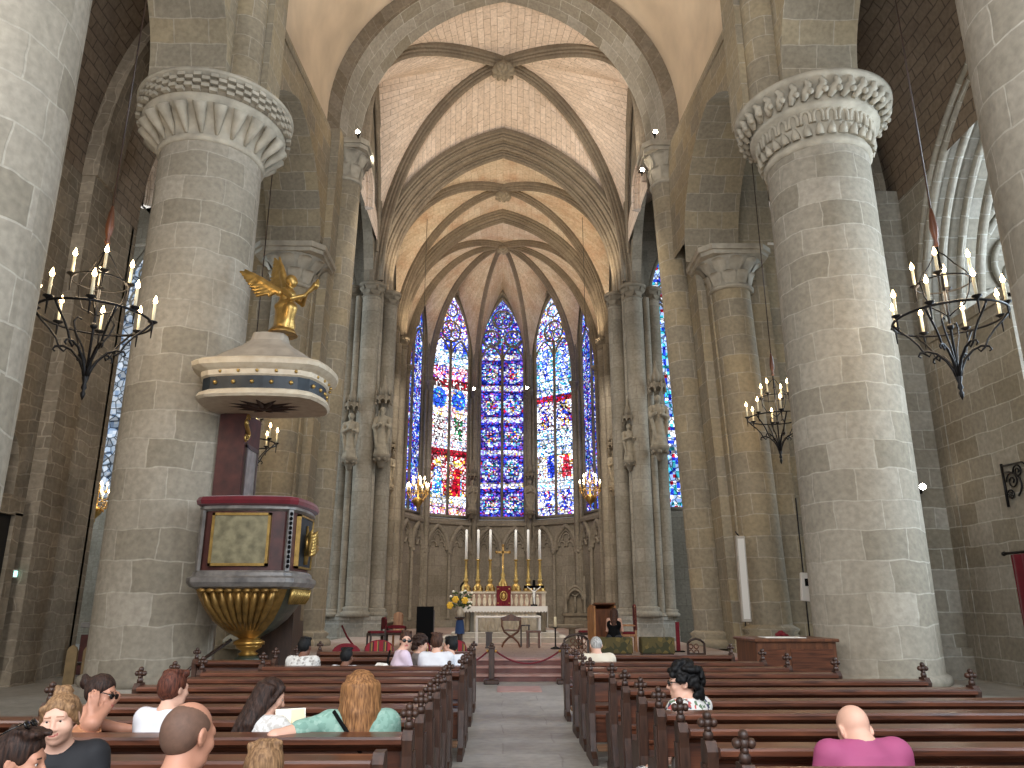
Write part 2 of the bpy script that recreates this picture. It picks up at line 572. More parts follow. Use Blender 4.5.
def stained(name, strength=1.6, cell=4.0, bar=0.62):
    """leaded glass lit from outside: pane colours come from the mesh, lead lines from a cell pattern"""
    m = bpy.data.materials.new(name); m.use_nodes = True
    nt = m.node_tree; nt.nodes.clear()
    N = nt.nodes.new; L = nt.links.new
    out = N('ShaderNodeOutputMaterial')
    at_ = N('ShaderNodeAttribute'); at_.attribute_name = 'pane'
    uv = N('ShaderNodeUVMap'); uv.uv_map = 'UVMap'
    vo = N('ShaderNodeTexVoronoi'); vo.feature = 'DISTANCE_TO_EDGE'; vo.inputs['Scale'].default_value = cell
    L(uv.outputs[0], vo.inputs['Vector'])
    gt = N('ShaderNodeMapRange'); gt.inputs[1].default_value = 0.02; gt.inputs[2].default_value = 0.10; gt.inputs[3].default_value = 0.12; gt.inputs[4].default_value = 1.0
    L(vo.outputs['Distance'], gt.inputs[0])
    v2 = N('ShaderNodeTexVoronoi'); v2.inputs['Scale'].default_value = cell
    L(uv.outputs[0], v2.inputs['Vector'])
    hs = N('ShaderNodeSeparateColor'); L(v2.outputs['Color'], hs.inputs[0])
    jm = N('ShaderNodeMapRange'); jm.inputs[3].default_value = 0.45; jm.inputs[4].default_value = 1.35
    L(hs.outputs[0], jm.inputs[0])
    mu = N('ShaderNodeMath'); mu.operation = 'MULTIPLY'
    L(gt.outputs[0], mu.inputs[0]); L(jm.outputs[0], mu.inputs[1])
    st = N('ShaderNodeMath'); st.operation = 'MULTIPLY'; st.inputs[1].default_value = strength
    L(mu.outputs[0], st.inputs[0])
    e = N('ShaderNodeEmission'); L(at_.outputs['Color'], e.inputs[0]); L(st.outputs[0], e.inputs[1])
    L(e.outputs[0], out.inputs[0])
    return m

def patterned(name, cols, scale=30.0, rough=0.8):
    """cloth print: random cells of several colours"""
    m, nt, b, out = newmat(name)
    N = nt.nodes.new; L = nt.links.new
    tc = N('ShaderNodeTexCoord'); vo = N('ShaderNodeTexVoronoi'); vo.inputs['Scale'].default_value = scale
    L(tc.outputs['Object'], vo.inputs['Vector'])
    sp = N('ShaderNodeSeparateColor'); L(vo.outputs['Color'], sp.inputs[0])
    cr = N('ShaderNodeValToRGB'); cr.color_ramp.interpolation = 'CONSTANT'
    el = cr.color_ramp.elements
    while len(el) < len(cols): el.new(0.5)
    for i, (p, c) in enumerate(cols):
        el[i].position = p; el[i].color = lin(c)
    L(sp.outputs[0], cr.inputs[0]); L(cr.outputs[0], b.inputs['Base Color'])
    b.inputs['Roughness'].default_value = rough
    return m

def striped(name, cols, period, axis=0, rough=0.85):
    m, nt, b, out = newmat(name)
    N = nt.nodes.new; L = nt.links.new
    tc = N('ShaderNodeTexCoord'); sp = N('ShaderNodeSeparateXYZ'); L(tc.outputs['Object'], sp.inputs[0])
    ma = N('ShaderNodeMath'); ma.operation = 'DIVIDE'; ma.inputs[1].default_value = period
    L(sp.outputs[axis], ma.inputs[0])
    fr = N('ShaderNodeMath'); fr.operation = 'FRACT'; L(ma.outputs[0], fr.inputs[0])
    cr = N('ShaderNodeValToRGB'); cr.color_ramp.interpolation = 'CONSTANT'
    el = cr.color_ramp.elements
    while len(el) < len(cols): el.new(0.5)
    for i, (p, c) in enumerate(cols):
        el[i].position = p; el[i].color = lin(c)
    L(fr.outputs[0], cr.inputs[0]); L(cr.outputs[0], b.inputs['Base Color'])
    b.inputs['Roughness'].default_value = rough
    return m

M = {}
M['col'] = masonry('column_limestone', (164, 156, 142), (136, 128, 113), (170, 163, 149), 1.02, 0.62, 0.017, stain=0.45, stain_c=(140, 132, 116), bump=0.45, warp=0.05)
M['pier'] = masonry('pier_limestone', (146, 137, 120), (166, 150, 120), (178, 168, 150), 0.85, 0.6, 0.014, stain=0.5, stain_c=(118, 108, 92), bump=0.35)
M['wall'] = masonry('rubble_wall_stone', (150, 138, 120), (126, 115, 99), (160, 148, 130), 0.62, 0.3, 0.02, stain=0.7, stain_c=(78, 70, 60), bump=0.7, warp=0.09, squash=0.7)
M['wallr'] = masonry('aisle_wall_ashlar', (156, 150, 138), (132, 124, 108), (172, 168, 156), 0.9, 0.5, 0.016, stain=0.5, stain_c=(108, 100, 88), bump=0.4)
M['vault'] = masonry('vault_cell_stone', (226, 208, 190), (210, 190, 170), (166, 148, 130), 0.74, 0.3, 0.014, stain=0.25, stain_c=(186, 166, 146), bump=0.2, warp=0.015)
M['aislevault'] = masonry('aisle_vault_stone', (138, 122, 104), (124, 108, 92), (96, 84, 72), 0.62, 0.3, 0.02, stain=0.5, stain_c=(90, 78, 66), bump=0.4)
M['apsecell'] = masonry('apse_cell_stone', (208, 194, 172), (190, 172, 148), (172, 156, 138), 0.7, 0.35, 0.012, stain=0.6, stain_c=(176, 136, 106), bump=0.2, nscale=0.9)
M['plaster'] = plain('barrel_plaster', (206, 188, 164), 0.9, var=0.14, scale=0.6, bump=0.05, spec=0.2)
M['arch'] = masonry('arch_voussoir', (150, 140, 124), (132, 120, 102), (160, 150, 134), 0.5, 0.9, 0.012, stain=0.6, stain_c=(100, 90, 76), bump=0.35)
M['rib'] = masonry('rib_stone', (138, 126, 108), (124, 112, 96), (120, 110, 96), 0.55, 3.0, 0.01, stain=0.5, stain_c=(104, 94, 80), bump=0.15)
M['choir'] = masonry('choir_stone', (148, 139, 123), (132, 123, 107), (120, 111, 96), 0.9, 0.55, 0.01, stain=0.6, stain_c=(100, 92, 78), bump=0.2)
M['carve'] = plain('carved_stone', (168, 160, 144), 0.9, var=0.22, scale=3.0, bump=0.4, spec=0.2)
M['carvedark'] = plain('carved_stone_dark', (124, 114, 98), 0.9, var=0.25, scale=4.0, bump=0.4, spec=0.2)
M['statue'] = plain('statue_stone', (140, 130, 112), 0.85, var=0.2, scale=6.0, bump=0.2, spec=0.2)
M['floor'] = masonry('floor_slabs', (162, 157, 148), (150, 145, 136), (138, 132, 124), 1.3, 0.75, 0.012, rough=0.42, stain=0.6, stain_c=(108, 102, 94), bump=0.08, nscale=1.2)
M['choirfloor'] = masonry('choir_paving', (178, 162, 150), (166, 146, 134), (140, 126, 114), 0.6, 0.6, 0.01, rough=0.5, stain=0.5, stain_c=(150, 110, 98), bump=0.05)
M['redmarble'] = plain('red_marble', (74, 36, 32), 0.3, c2=(112, 68, 60), scale=2.4, detail=8)
M['pinkslab'] = plain('pink_marble_slab', (158, 112, 100), 0.4, c2=(178, 146, 136), scale=4, detail=8)
M['pew'] = wood('pew_walnut', (54, 30, 21), (106, 62, 42), 0.3)
M['pewend'] = wood('pew_end_walnut', (40, 25, 18), (72, 46, 33), 0.45, (14, 14, 1.6))
M['kneel'] = wood('kneeler_wood', (92, 66, 46), (140, 104, 76), 0.5)
M['oak'] = wood('oak_wood', (74, 42, 26), (112, 68, 42), 0.4, (6, 6, 1))
M['lightwood'] = wood('light_oak', (140, 92, 52), (184, 132, 84), 0.45, (8, 8, 1.5))
M['darkwood'] = wood('dark_wood', (40, 28, 22), (66, 46, 34), 0.4, (8, 8, 1.5))
M['iron'] = plain('wrought_iron', (30, 28, 28), 0.45, metal=0.6, spec=0.5)
M['brass'] = plain('brass', (178, 136, 70), 0.3, metal=0.9)
M['gold'] = plain('gilding', (176, 144, 84), 0.38, metal=0.85, var=0.25, scale=9)
M['golddark'] = plain('aged_gilding', (140, 108, 58), 0.4, metal=0.7, var=0.4, scale=7)
M['candle'] = plain('candle_wax', (236, 222, 186), 0.5)
M['flame'] = glow('candle_flame', (255, 214, 150), 30)
M['flamew'] = glow('candle_bulb', (255, 226, 180), 18)
M['lamp'] = glow('projector_lens', (255, 240, 218), 60)
M['white'] = plain('white_paint', (226, 222, 214), 0.5)
M['linen'] = plain('white_linen', (228, 224, 216), 0.85)
M['black'] = plain('matt_black', (7, 7, 8), 0.8, spec=0.15)
M['redvelvet'] = plain('red_velvet', (98, 11, 26), 0.9, sheen=0.25, var=0.2, scale=5)
M['crimson'] = plain('crimson_cloth', (106, 14, 28), 0.85, var=0.2, scale=12)
M['porphyry'] = plain('red_brown_marble', (56, 26, 24), 0.55, c2=(84, 42, 36), scale=5, detail=8)
M['greymarble'] = plain('grey_marble', (88, 84, 82), 0.35, c2=(140, 134, 128), scale=5, detail=8)
M['palemarble'] = plain('pale_green_marble', (150, 142, 112), 0.35, c2=(104, 98, 76), scale=6, detail=8)
M['bluemarble'] = plain('blue_panel', (20, 27, 34), 0.5, c2=(36, 46, 54), scale=5)
M['greenstone'] = plain('dark_green_stone', (34, 40, 32), 0.4, c2=(54, 60, 46), scale=6)
M['cream'] = plain('cream_marble', (206, 194, 172), 0.5, c2=(186, 170, 146), scale=6)
M['slate'] = plain('slate_top', (178, 170, 158), 0.8, var=0.15, scale=4)
M['gap'] = plain('deep_recess', (24, 20, 17), 0.9)  # near-black that paints the shade inside openings
M['flower'] = plain('yellow_petals', (236, 190, 60), 0.7)
M['flowerw'] = plain('white_petals', (236, 232, 214), 0.7)
M['leaf'] = plain('green_leaves', (60, 80, 44), 0.7)
M['blue'] = plain('blue_cloth', (40, 66, 110), 0.8)
M['brocade'] = patterned('green_gold_brocade', [(0.0, (88, 80, 46)), (0.45, (112, 98, 54)), (0.75, (62, 62, 38))], 9)
M['stripe'] = striped('striped_damask', [(0.0, (130, 24, 38)), (0.3, (70, 60, 40)), (0.42, (150, 116, 60)), (0.5, (70, 20, 30)), (0.62, (150, 30, 44)), (0.85, (150, 116, 60)), (0.92, (60, 54, 40))], 0.26)
M['skin'] = plain('skin', (204, 160, 138), 0.55, var=0.06, scale=8)
M['skintan'] = plain('skin_tan', (182, 130, 106), 0.55, var=0.06, scale=8)
M['skindark'] = plain('skin_dark', (110, 72, 54), 0.55, var=0.06, scale=8)
M['lip'] = plain('lips', (168, 92, 84), 0.5)
M['brow'] = plain('brows', (60, 40, 30), 0.8)
M['eye'] = plain('eye_white', (226, 222, 216), 0.25)
M['iris'] = plain('iris', (44, 30, 22), 0.2)
M['lens'] = plain('sunglass_lens', (16, 15, 16), 0.12)
# ------------------------------------------------------------------ building fabric
def opening_wall(mb, Mx, x0, x1, z0, z1, outline, th, zb=None, back=True, mi=0, sof=0):
    """wall in local (x, thickness y, z) with an arched hole; outline runs right foot -> left foot"""
    zb = outline[0][1] if zb is None else zb
    hwR, hwL = outline[0][0], outline[-1][0]
    def T(p): return Mx @ Vector(p)
    for y, flip in ((0.0, False), (th, True)):
        if y > 0 and not back: continue
        def quad(a, b, c, d):
            q = [a, b, c, d]
            uv = [(p[0], p[1]) for p in q]
            vs = [T((p[0], y, p[1])) for p in q]
            f = [0, 1, 2, 3]
            if flip: f = f[::-1]; uv = uv[::-1]
            mb.add(vs, [f], [uv], mi)
        if x0 < hwL: quad((x0, z0), (hwL, z0), (hwL, z1), (x0, z1))
        if x1 > hwR: quad((hwR, z0), (x1, z0), (x1, z1), (hwR, z1))
        if zb > z0 + 1e-4: quad((hwL, z0), (hwR, z0), (hwR, zb), (hwL, zb))
        for i in range(len(outline) - 1):
            a, b = outline[i], outline[i + 1]
            if abs(a[0] - b[0]) < 1e-6: continue
            quad(b, a, (a[0], z1), (b[0], z1))
    L = 0.0
    for i in range(len(outline) - 1):
        a, b = outline[i], outline[i + 1]
        l2 = L + hypot(a[0] - b[0], a[1] - b[1])
        mb.add([T((a[0], 0, a[1])), T((a[0], th, a[1])), T((b[0], th, b[1])), T((b[0], 0, b[1]))], [(0, 1, 2, 3)],
               [[(0, L), (th, L), (th, l2), (0, l2)]], sof, True)
        L = l2
    return mb

def web(mb, A, B, m=6, mi=0, bulge=0.0):
    """vault cell ruled between two curves of equal count"""
    n = len(A)
    rows = []; uv = []
    v = 0.0
    for i in range(n):
        a, b = Vector(A[i]), Vector(B[i])
        if i: v += ((a - Vector(A[i - 1])).length + (b - Vector(B[i - 1])).length) / 2
        Lr = (b - a).length
        rows.append([a.lerp(b, j / m) + Vector((0, 0, bulge * sin(pi * j / m) * sin(pi * i / (n - 1)))) for j in range(m + 1)])
        uv.append([(Lr * j / m, v) for j in range(m + 1)])
    mb.grid(rows, uv, mi)

def rib_curve(p0, p1, n=24, power=1.0):
    """from spring p0 (vertical start) to boss p1 (flat end)"""
    out = []
    for i in range(n + 1):
        a = pi / 2 * i / n
        s, h = 1 - cos(a), sin(a)
        out.append((p0[0] + (p1[0] - p0[0]) * s, p0[1] + (p1[1] - p0[1]) * s, p0[2] + (p1[2] - p0[2]) * h ** power))
    return out

def rib_prof(w, d):
    h = w / 2
    return [(-h, -0.05), (-h, d * 0.30), (-h * 0.62, d * 0.40), (-h * 0.70, d * 0.58), (-h * 0.42, d * 0.68), (-h * 0.45, d * 0.84), (-h * 0.2, d),
            (h * 0.2, d), (h * 0.45, d * 0.84), (h * 0.42, d * 0.68), (h * 0.70, d * 0.58), (h * 0.62, d * 0.40), (h, d * 0.30), (h, -0.05)]

def rib(mb, path, w=0.3, d=0.42, mi=0):
    P = [Vector(p) for p in path]
    dr = P[-1] - P[0]; dr.z = 0
    if dr.length < 1e-6: dr = Vector((1, 0, 0))
    side = Vector((0, 0, 1)).cross(dr.normalized())
    # make the "below" direction point down at the crown
    t = (P[-1] - P[-2]).normalized()
    if side.cross(t).z > 0: side = -side
    mb.sweep(P, side, rib_prof(w, d), mi, sm=False)

def arch_rib(mb, y, hw, zs, za, w=0.3, d=0.42, x0=0.0, n=24, z0=None, mi=0, prof=None):
    pts = arch_full(hw, zs, za, n, z0)
    path = [(x0 + p[0], y, p[1]) for p in pts]
    # tangent runs right->left at crown (-x); side = +-y so that below is -z
    mb.sweep(path, (0, 1, 0) if Vector((0, 1, 0)).cross(Vector((-1, 0, 0))).z < 0 else (0, -1, 0), prof or rib_prof(w, d), mi)

def capital(mb, c, r0, r1, z0, z1, n=24, leaves=8, square=True, mi=0, M0=None):
    """bell, two rows of leaf tongues, abacus"""
    h = z1 - z0
    prof = [(r0 * 1.0, z0 - 0.02), (r0 * 1.12, z0), (r0 * 1.12, z0 + 0.06 * h), (r0 * 1.0, z0 + 0.09 * h), (r0 * 1.02, z0 + 0.3 * h), (r0 * 1.1, z0 + 0.55 * h), (r1 * 0.92, z0 + 0.78 * h)]
    mb.lathe(prof, (c[0], c[1], 0), n, mi=mi, M=M0)
    for row, (zz, hh, k) in enumerate(((0.1, 0.4, leaves), (0.42, 0.38, leaves))):
        for i in range(k):
            a = 2 * pi * (i + 0.5 * row) / k
            rr = r0 * (1.04 + 0.05 * row)
            w = pi * rr / k * 0.8
            P = []
            for t in range(6):
                s = t / 5
                out = rr + (r1 - r0) * (0.25 + 0.35 * row) * s + (0.14 * r0 * max(0, s - 0.6) * 2)
                z = z0 + h * (zz + hh * (s if s < 0.85 else 0.85 - (s - 0.85) * 0.6))
                ww = w * (0.75 + 0.5 * sin(pi * min(1, s * 0.85)))*(1 if s < 0.95 else 0.5)
                P.append((out, z, ww))
            rows = []
            for out, z, ww in P:
                rows.append([(c[0] + (out - 0.05 * r0 * abs(q)) * cos(a) - q * ww * sin(a), c[1] + (out - 0.05 * r0 * abs(q)) * sin(a) + q * ww * cos(a), z) for q in (-1, -0.5, 0, 0.5, 1)])
            mb.grid(rows, None, mi, True)
    if square:
        poly = [(c[0] - r1, c[1] - r1 * 0.7), (c[0] - r1 * 0.7, c[1] - r1), (c[0] + r1 * 0.7, c[1] - r1), (c[0] + r1, c[1] - r1 * 0.7),
                (c[0] + r1, c[1] + r1 * 0.7), (c[0] + r1 * 0.7, c[1] + r1), (c[0] - r1 * 0.7, c[1] + r1), (c[0] - r1, c[1] + r1 * 0.7)]
        mb.prism([((x - c[0]) * 0.93 + c[0], (y - c[1]) * 0.93 + c[1]) for x, y in poly], z0 + 0.76 * h, z0 + 0.86 * h, mi=mi)
        mb.prism(poly, z0 + 0.86 * h, z1, mi=mi)
    else:
        mb.lathe([(r1 * 0.9, z0 + 0.76 * h), (r1, z0 + 0.84 * h), (r1, z1)], (c[0], c[1], 0), n, mi=mi)

def shaft(mb, x, y, r, z0, z1, n=20, mi=0, base=True, ring=0.0):
    if base:
        mb.lathe([(r * 1.45, z0), (r * 1.45, z0 + r * 0.35), (r * 1.3, z0 + r * 0.5), (r * 1.15, z0 + r * 0.6), (r * 1.3, z0 + r * 0.8), (r * 1.0, z0 + r)], (x, y, 0), n, mi=mi)
        z0 = z0 + r
    mb.lathe([(r, z0), (r, z1)], (x, y, 0), n, mi=mi, cap=False)

# ---- floors and steps
f = MB(); f.box(-14, 14, -4, 24, -0.3, 0.0); f.box(-26, 26, 24, 40, -0.3, -0.001)
struct('floor', f, M['floor'], 'grey worn stone slab floor of the nave aisle between the pews', 'floor')
f = MB()
for k in range(3):
    f.box(-6.2, 6.2, 18.62 + 0.36 * k, 20.2, 0.15 * k, 0.15 * k + 0.11)
    f.box(-6.2, 6.2, 18.58 + 0.36 * k, 20.2, 0.15 * k + 0.11, 0.15 * k + 0.15, mi=1)
struct('altar_steps', f, [M['redmarble'], M['pinkslab']], 'red marble steps rising from the nave floor to the choir', 'steps')
f = MB(); f.box(-6.2, 6.2, 19.9, 47, 0.2, 0.452)
struct('choir_floor', f, M['choirfloor'], 'pale paved choir floor behind the red marble steps', 'floor')
f = MB(); f.box(-0.1, 0.8, 16.4, 17.5, 0.0, 0.012)
struct('floor_inlay_slab', f, M['pinkslab'], 'pinkish marble slab set in the floor before the steps', 'floor slab')

# ---- round nave columns
WI, WO = 6.75, 8.6            # inner and outer face of the arcade wall
CLX, CLY, CRX, CRY = -7.26, 16.95, 7.8, 16.8
def round_column(x, y, name, label, style):
    b = MB()
    r = 1.21
    b.lathe([(r * 1.04, 0.12), (r * 1.08, 0.16), (r * 1.09, 0.23), (r * 1.08, 0.3), (r * 1.02, 0.34), (r, 0.36), (r, 4), (r, 8), (r * 0.985, 12.15)], (x, y, 0), 56, cap=False)
    o = tag(b.build(name, M['col']), label, 'column', None, 'structure')
    p = MB(); p.prism([(x + 1.48 * cos(a), y + 1.48 * sin(a)) for a in [pi / 8 + k * pi / 4 for k in range(8)]], 0.0, 0.13)
    p.build('plinth', M['slate'], o)
    c = MB()
    if style == 'scallop':
        c.lathe([(1.2, 12.1), (1.25, 12.14), (1.25, 12.24), (1.2, 12.28), (1.26, 12.5), (1.5, 12.86), (1.66, 12.9), (1.66, 12.98), (1.7, 13.02), (1.72, 13.5), (1.83, 13.52), (1.86, 13.55), (1.86, 13.6), (1.5, 13.61)], (x, y, 0), 56)
        for k in range(22):                      # corbel scallops under the band
            a = 2 * pi * k / 22
            P = [Vector((1.2, 0, 12.3)), Vector((1.33, 0, 12.5)), Vector((1.5, 0, 12.7)), Vector((1.62, 0, 12.87))]
            Rm = trans((x, y, 0)) @ rotz(a)
            c.tube([Rm @ q for q in P], [0.04, 0.09, 0.135, 0.17], 8)
        c.build('capital', M['carve'], o)
        q = MB()
        for row in range(5):                     # billet moulding
            for k in range(60):
                if (k + row) % 2: continue
                a = 2 * pi * k / 60
                q.obox((x + 1.74 * cos(a), y + 1.74 * sin(a), 13.08 + row * 0.095), (0.17, 0.17, 0.085), rotz(a))
        q.build('billet_band', M['carve'], o)
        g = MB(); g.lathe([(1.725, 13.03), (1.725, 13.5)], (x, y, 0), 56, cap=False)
        g.build('band_ground', M['carvedark'], o)  # darker stone colour paints the shade between the billets
    else:
        c.lathe([(1.2, 12.05), (1.27, 12.1), (1.27, 12.2), (1.2, 12.26), (1.28, 12.55), (1.38, 12.88), (1.52, 12.92), (1.54, 13.0), (1.5, 13.05), (1.62, 13.4), (1.84, 13.46), (1.88, 13.52), (1.88, 13.6), (1.5, 13.61)], (x, y, 0), 56)
        c.build('capital', M['carve'], o)
        q = MB()
        for k in range(30):                      # row of little arches, row of tongues, frieze of leaves
            a = 2 * pi * k / 30
            Rm = trans((x, y, 0)) @ rotz(a)
            q.tube([Rm @ Vector((1.34 + 0.1 * (z - 12.55), yy, z)) for yy, z in ((-0.1, 12.58), (-0.1, 12.78), (-0.06, 12.86), (0, 12.89), (0.06, 12.86), (0.1, 12.78), (0.1, 12.58))], 0.045, 6)
            q.tube([Rm @ Vector((1.25, 0, 12.3)), Rm @ Vector((1.31, 0, 12.42)), Rm @ Vector((1.36, 0, 12.54))], [0.11, 0.09, 0.03], 6)
        for k in range(34):
            a = 2 * pi * k / 34
            Rm = trans((x, y, 0)) @ rotz(a)
            q.tube([Rm @ Vector((1.56, -0.08, 13.06)), Rm @ Vector((1.66, 0.0, 13.2)), Rm @ Vector((1.76, 0.09, 13.32)), Rm @ Vector((1.82, 0.02, 13.42))], [0.06, 0.11, 0.09, 0.05], 6)
            q.ball(Rm @ Vector((1.74, -0.02 + 0.13, 13.16)), 0.075, 6)
        q.build('leaf_frieze', M['carve'], o)
    return o
round_column(CLX, CLY, 'column_left', 'fat round limestone column behind the pulpit, chequered billet band on its capital', 'scallop')
round_column(CRX, CRY, 'column_right', 'fat round limestone column with a leaf and arch carved capital beside the wooden counter', 'leaf')
for (x, y, lab, nm) in ((-7.12, 8.75, 'near round column cut by the picture edge beside the big iron chandelier and rubble wall', 'column_near_left'),
                        (7.5, 8.35, 'near round column cut by the picture edge in front of the blue lit chapel arch', 'column_near_right')):
    b = MB(); b.lathe([(1.4, 0.0), (1.4, 0.4), (1.24, 0.5), (1.24, 6), (1.22, 12.15)], (x, y, 0), 56, cap=False)
    o = tag(b.build(nm, M['col']), lab, 'column', None, 'structure')
    c = MB(); c.lathe([(1.24, 12.1), (1.3, 12.2), (1.25, 12.3), (1.6, 12.9), (1.74, 13.1), (1.86, 13.6), (1.4, 13.61)], (x, y, 0), 48)
    c.build('capital', M['carve'], o)

# the east end is scaled up about the camera; EAST_SCALE transforms its finished meshes
EAST_SCALE = Matrix.Translation((0, 0, -0.10)) @ Matrix.Diagonal((1.06, 1.06, 1.06, 1.0))
def scale_start():
    return set(o.name for o in COL.objects)
def scale_end(before):
    for o in COL.objects:
        if o.name in before: continue
        if o.type == 'MESH' and o.location.length < 1e-6: o.data.transform(EAST_SCALE)
        elif o.type == 'MESH': o.location = EAST_SCALE @ o.location
    bpy.context.view_layer.update()

# ---- arcade walls over the columns (two arches each side) + half columns
for s, cx, ny in ((-1, CLX, 8.75), (1, CRX, 8.35)):
    b = MB()
    Mx = Matrix(((0, s, 0, s * WI), (1, 0, 0, 0), (0, 0, 1, 0), (0, 0, 0, 1)))     # local x -> world y, local y -> outward
    y1, y2, y3 = ny, (CLY if s < 0 else CRY), 23.9
    tl = -0.075          # the last bay closes in slightly towards the crossing
    Mt = Matrix(((s * tl, s, 0, s * (WI - tl * y2)), (1, 0, 0, 0), (0, 0, 1, 0), (0, 0, 0, 1)))
    for (a, c, MM) in ((y1, y2, Mx), (y2, y3, Mt)):
        e0 = a + 1.05; e1 = c - (1.05 if c != y3 else 0.0)
        mid, hw = (e0 + e1) / 2, (e1 - e0) / 2
        zb_ = 13.6 if c == y2 else 12.9
        out = arch_full(hw, zb_ + 0.3, 17.0 if c != y2 else 13.9 + min(3.1, hw * 1.12), 20, zb_)
        out = [(mid + p[0], p[1]) for p in out]
        opening_wall(b, MM, a, c, zb_, 18.0, out, WO - WI)
    for (a, c, MM) in ((y3, 26.0, Mt), (0.0, y1, Mx)):
        b.add([MM @ Vector(p) for p in ((a, 0, 13.6), (c, 0, 13.6), (c, 0, 18.0), (a, 0, 18.0))], [(0, 1, 2, 3)], [[(a, 13.6), (c, 13.6), (c, 18.0), (a, 18.0)]])
    b.add([Mx @ Vector(p) for p in ((0, WO - WI, 13.6), (y1, WO - WI, 13.6), (y1, WO - WI, 18.0), (0, WO - WI, 18.0))], [(0, 1, 2, 3)])
    # upper wall carrying the vault over the aisle side
    b.box(s * (WO - 0.02) if s > 0 else -WO, WO if s > 0 else -WO + 0.02, 0, 25.5, 17.95, 20.0)
    struct('wall_arcade_' + ('left' if s < 0 else 'right'), b, M['pier'], None)
    for k, yy in enumerate((y1, y2)):
        h = MB()
        hx = s * (WI - 0.12)
        h.lathe([(0.56, 13.62), (0.56, 13.72), (0.47, 13.8), (0.47, 17.1)], (hx, yy - 0.35, 0), 24, cap=False)
        h.box(hx - 0.62, hx + 0.62, yy - 0.25, yy + 0.75, 13.6, 17.9)
        capital(h, (hx, yy - 0.35), 0.47, 0.74, 17.0, 17.95, 24, 8)
        struct('pilaster_' + ('left' if s < 0 else 'right'), h, M['pier'], None)
    # string course at the springing of the barrel vault
    h = MB()
    h.sweep([(s * WI, 0, 17.9), (s * WI, 17, 17.9), (s * 6.25, 25.4, 17.9)], (0, 0, 1), [(0.0, 0.1 * s), (0.0, -0.2 * s), (0.12, -0.32 * s), (0.3, -0.36 * s), (0.3, 0.1 * s)])
    struct('cornice_' + ('left' if s < 0 else 'right'), h, M['pier'], None)

_g = scale_start()
# ---- crossing piers with respond columns (they lean, and the right one stands further out)
def lean(mb, s, a, c):
    mb.v = [(p[0] + s * (a + c * (1 - p[2] / 16.5)), p[1], p[2]) for p in mb.v]
for s in (-1, 1):
    LA, LC = (0.0, 0.3) if s < 0 else (0.5, 0.55)
    SA, SC_ = (0.0, 0.3) if s < 0 else (0.2, 0.6)
    b = MB()
    x0, x1 = s * 5.57, s * 8.3
    b.box(min(x0, x1), max(x0, x1), 22.85, 25.6, 0, 17.3)
    b.box(min(s * 5.85, s * 7.7), max(s * 5.85, s * 7.7), 22.45, 22.86, 0, 12.3)
    b.box(min(s * 5.75, s * 8.95), max(s * 5.75, s * 8.95), 22.4, 25.8, 0, 0.55)
    lean(b, s, LA, LC)
    struct('pier_crossing_' + ('left' if s < 0 else 'right'), b, M['pier'], 'square crossing pier of pale ashlar with attached half columns ' + ('behind the pulpit' if s < 0 else 'behind the wooden counter'), 'pier')
    b = MB(); xs = s * 6.5
    shaft(b, xs, 22.45, 0.6, 0.55, 11.15, 28)
    lean(b, s, LA, LC)
    struct('respond_shaft', b, M['pier'], None)
    b = MB(); capital(b, (xs, 22.4), 0.62, 1.12, 11.1, 12.3, 28, 10)
    lean(b, s, LA, LC)
    struct('respond_capital', b, M['carve'], None)
    b = MB(); shaft(b, s * 5.55, 24.25, 0.5, 0.45, 15.95, 28)
    lean(b, s, SA, SC_)
    struct('crossing_shaft', b, M['pier'], None)
    b = MB(); capital(b, (s * 5.55, 24.25), 0.5, 0.82, 15.9, 17.35, 28, 8)
    lean(b, s, SA, SC_)
    struct('crossing_capital', b, M['carve'], None)
    b = MB()
    for (xx, yy, rr) in ((5.45, 25.15, 0.16), (5.7, 25.65, 0.2), (5.35, 25.5, 0.1)):
        shaft(b, s * xx, yy, rr, 0.45, 17.4, 14)
    lean(b, s, SA + 0.1, SC_)
    struct('crossing_colonnette', b, M['rib'], None)

scale_end(_g)
# ---- barrel vault of the nave, crossing arch
b = MB()
pts = arch_full(6.65, 19.6, 26.6, 24, 18.1)
rows = [[(p[0], y, p[1]) for p in pts] for y in (2, 8, 14, 20, 25.5)]
b.grid(rows, None, 0, True)
struct('ceiling_barrel_vault', b, M['plaster'], 'plastered pointed barrel vault over the nave', 'vault')
_g = scale_start()
b = MB()
ou = arch_full(6.4, 18.9, 25.6, 28, 17.3); i1 = arch_full(5.8, 18.2, 24.75, 28, 17.3); i2 = arch_full(5.36, 18.2, 24.75, 28, 17.3)
def ring(mb, A, ya, B, yb):
    L = 0.0
    for i in range(len(A) - 1):
        l2 = L + hypot(A[i + 1][0] - A[i][0], A[i + 1][1] - A[i][1])
        V = [(A[i][0], ya, A[i][1]), (B[i][0], yb, B[i][1]), (B[i + 1][0], yb, B[i + 1][1]), (A[i + 1][0], ya, A[i + 1][1])]
        d = sqrt(sum((V[0][k] - V[1][k]) ** 2 for k in range(3)))
        mb.add(V, [(0, 1, 2, 3)], [[(L, 0), (L, d), (l2, d), (l2, 0)]], 0, True)
        L = l2
ring(b, ou, 23.75, i1, 23.75); ring(b, ou, 24.1, ou, 23.75)
struct('arch_crossing_face', b, M['arch'], None)
b = MB(); ring(b, i1, 23.75, i2, 25.2); ring(b, i2, 25.2, arch_full(7.0, 18.9, 27, 28, 17.3), 25.2)
struct('arch_crossing_soffit', b, M['wallr'], 'big round headed crossing arch of pale stone framing the choir', 'arch')

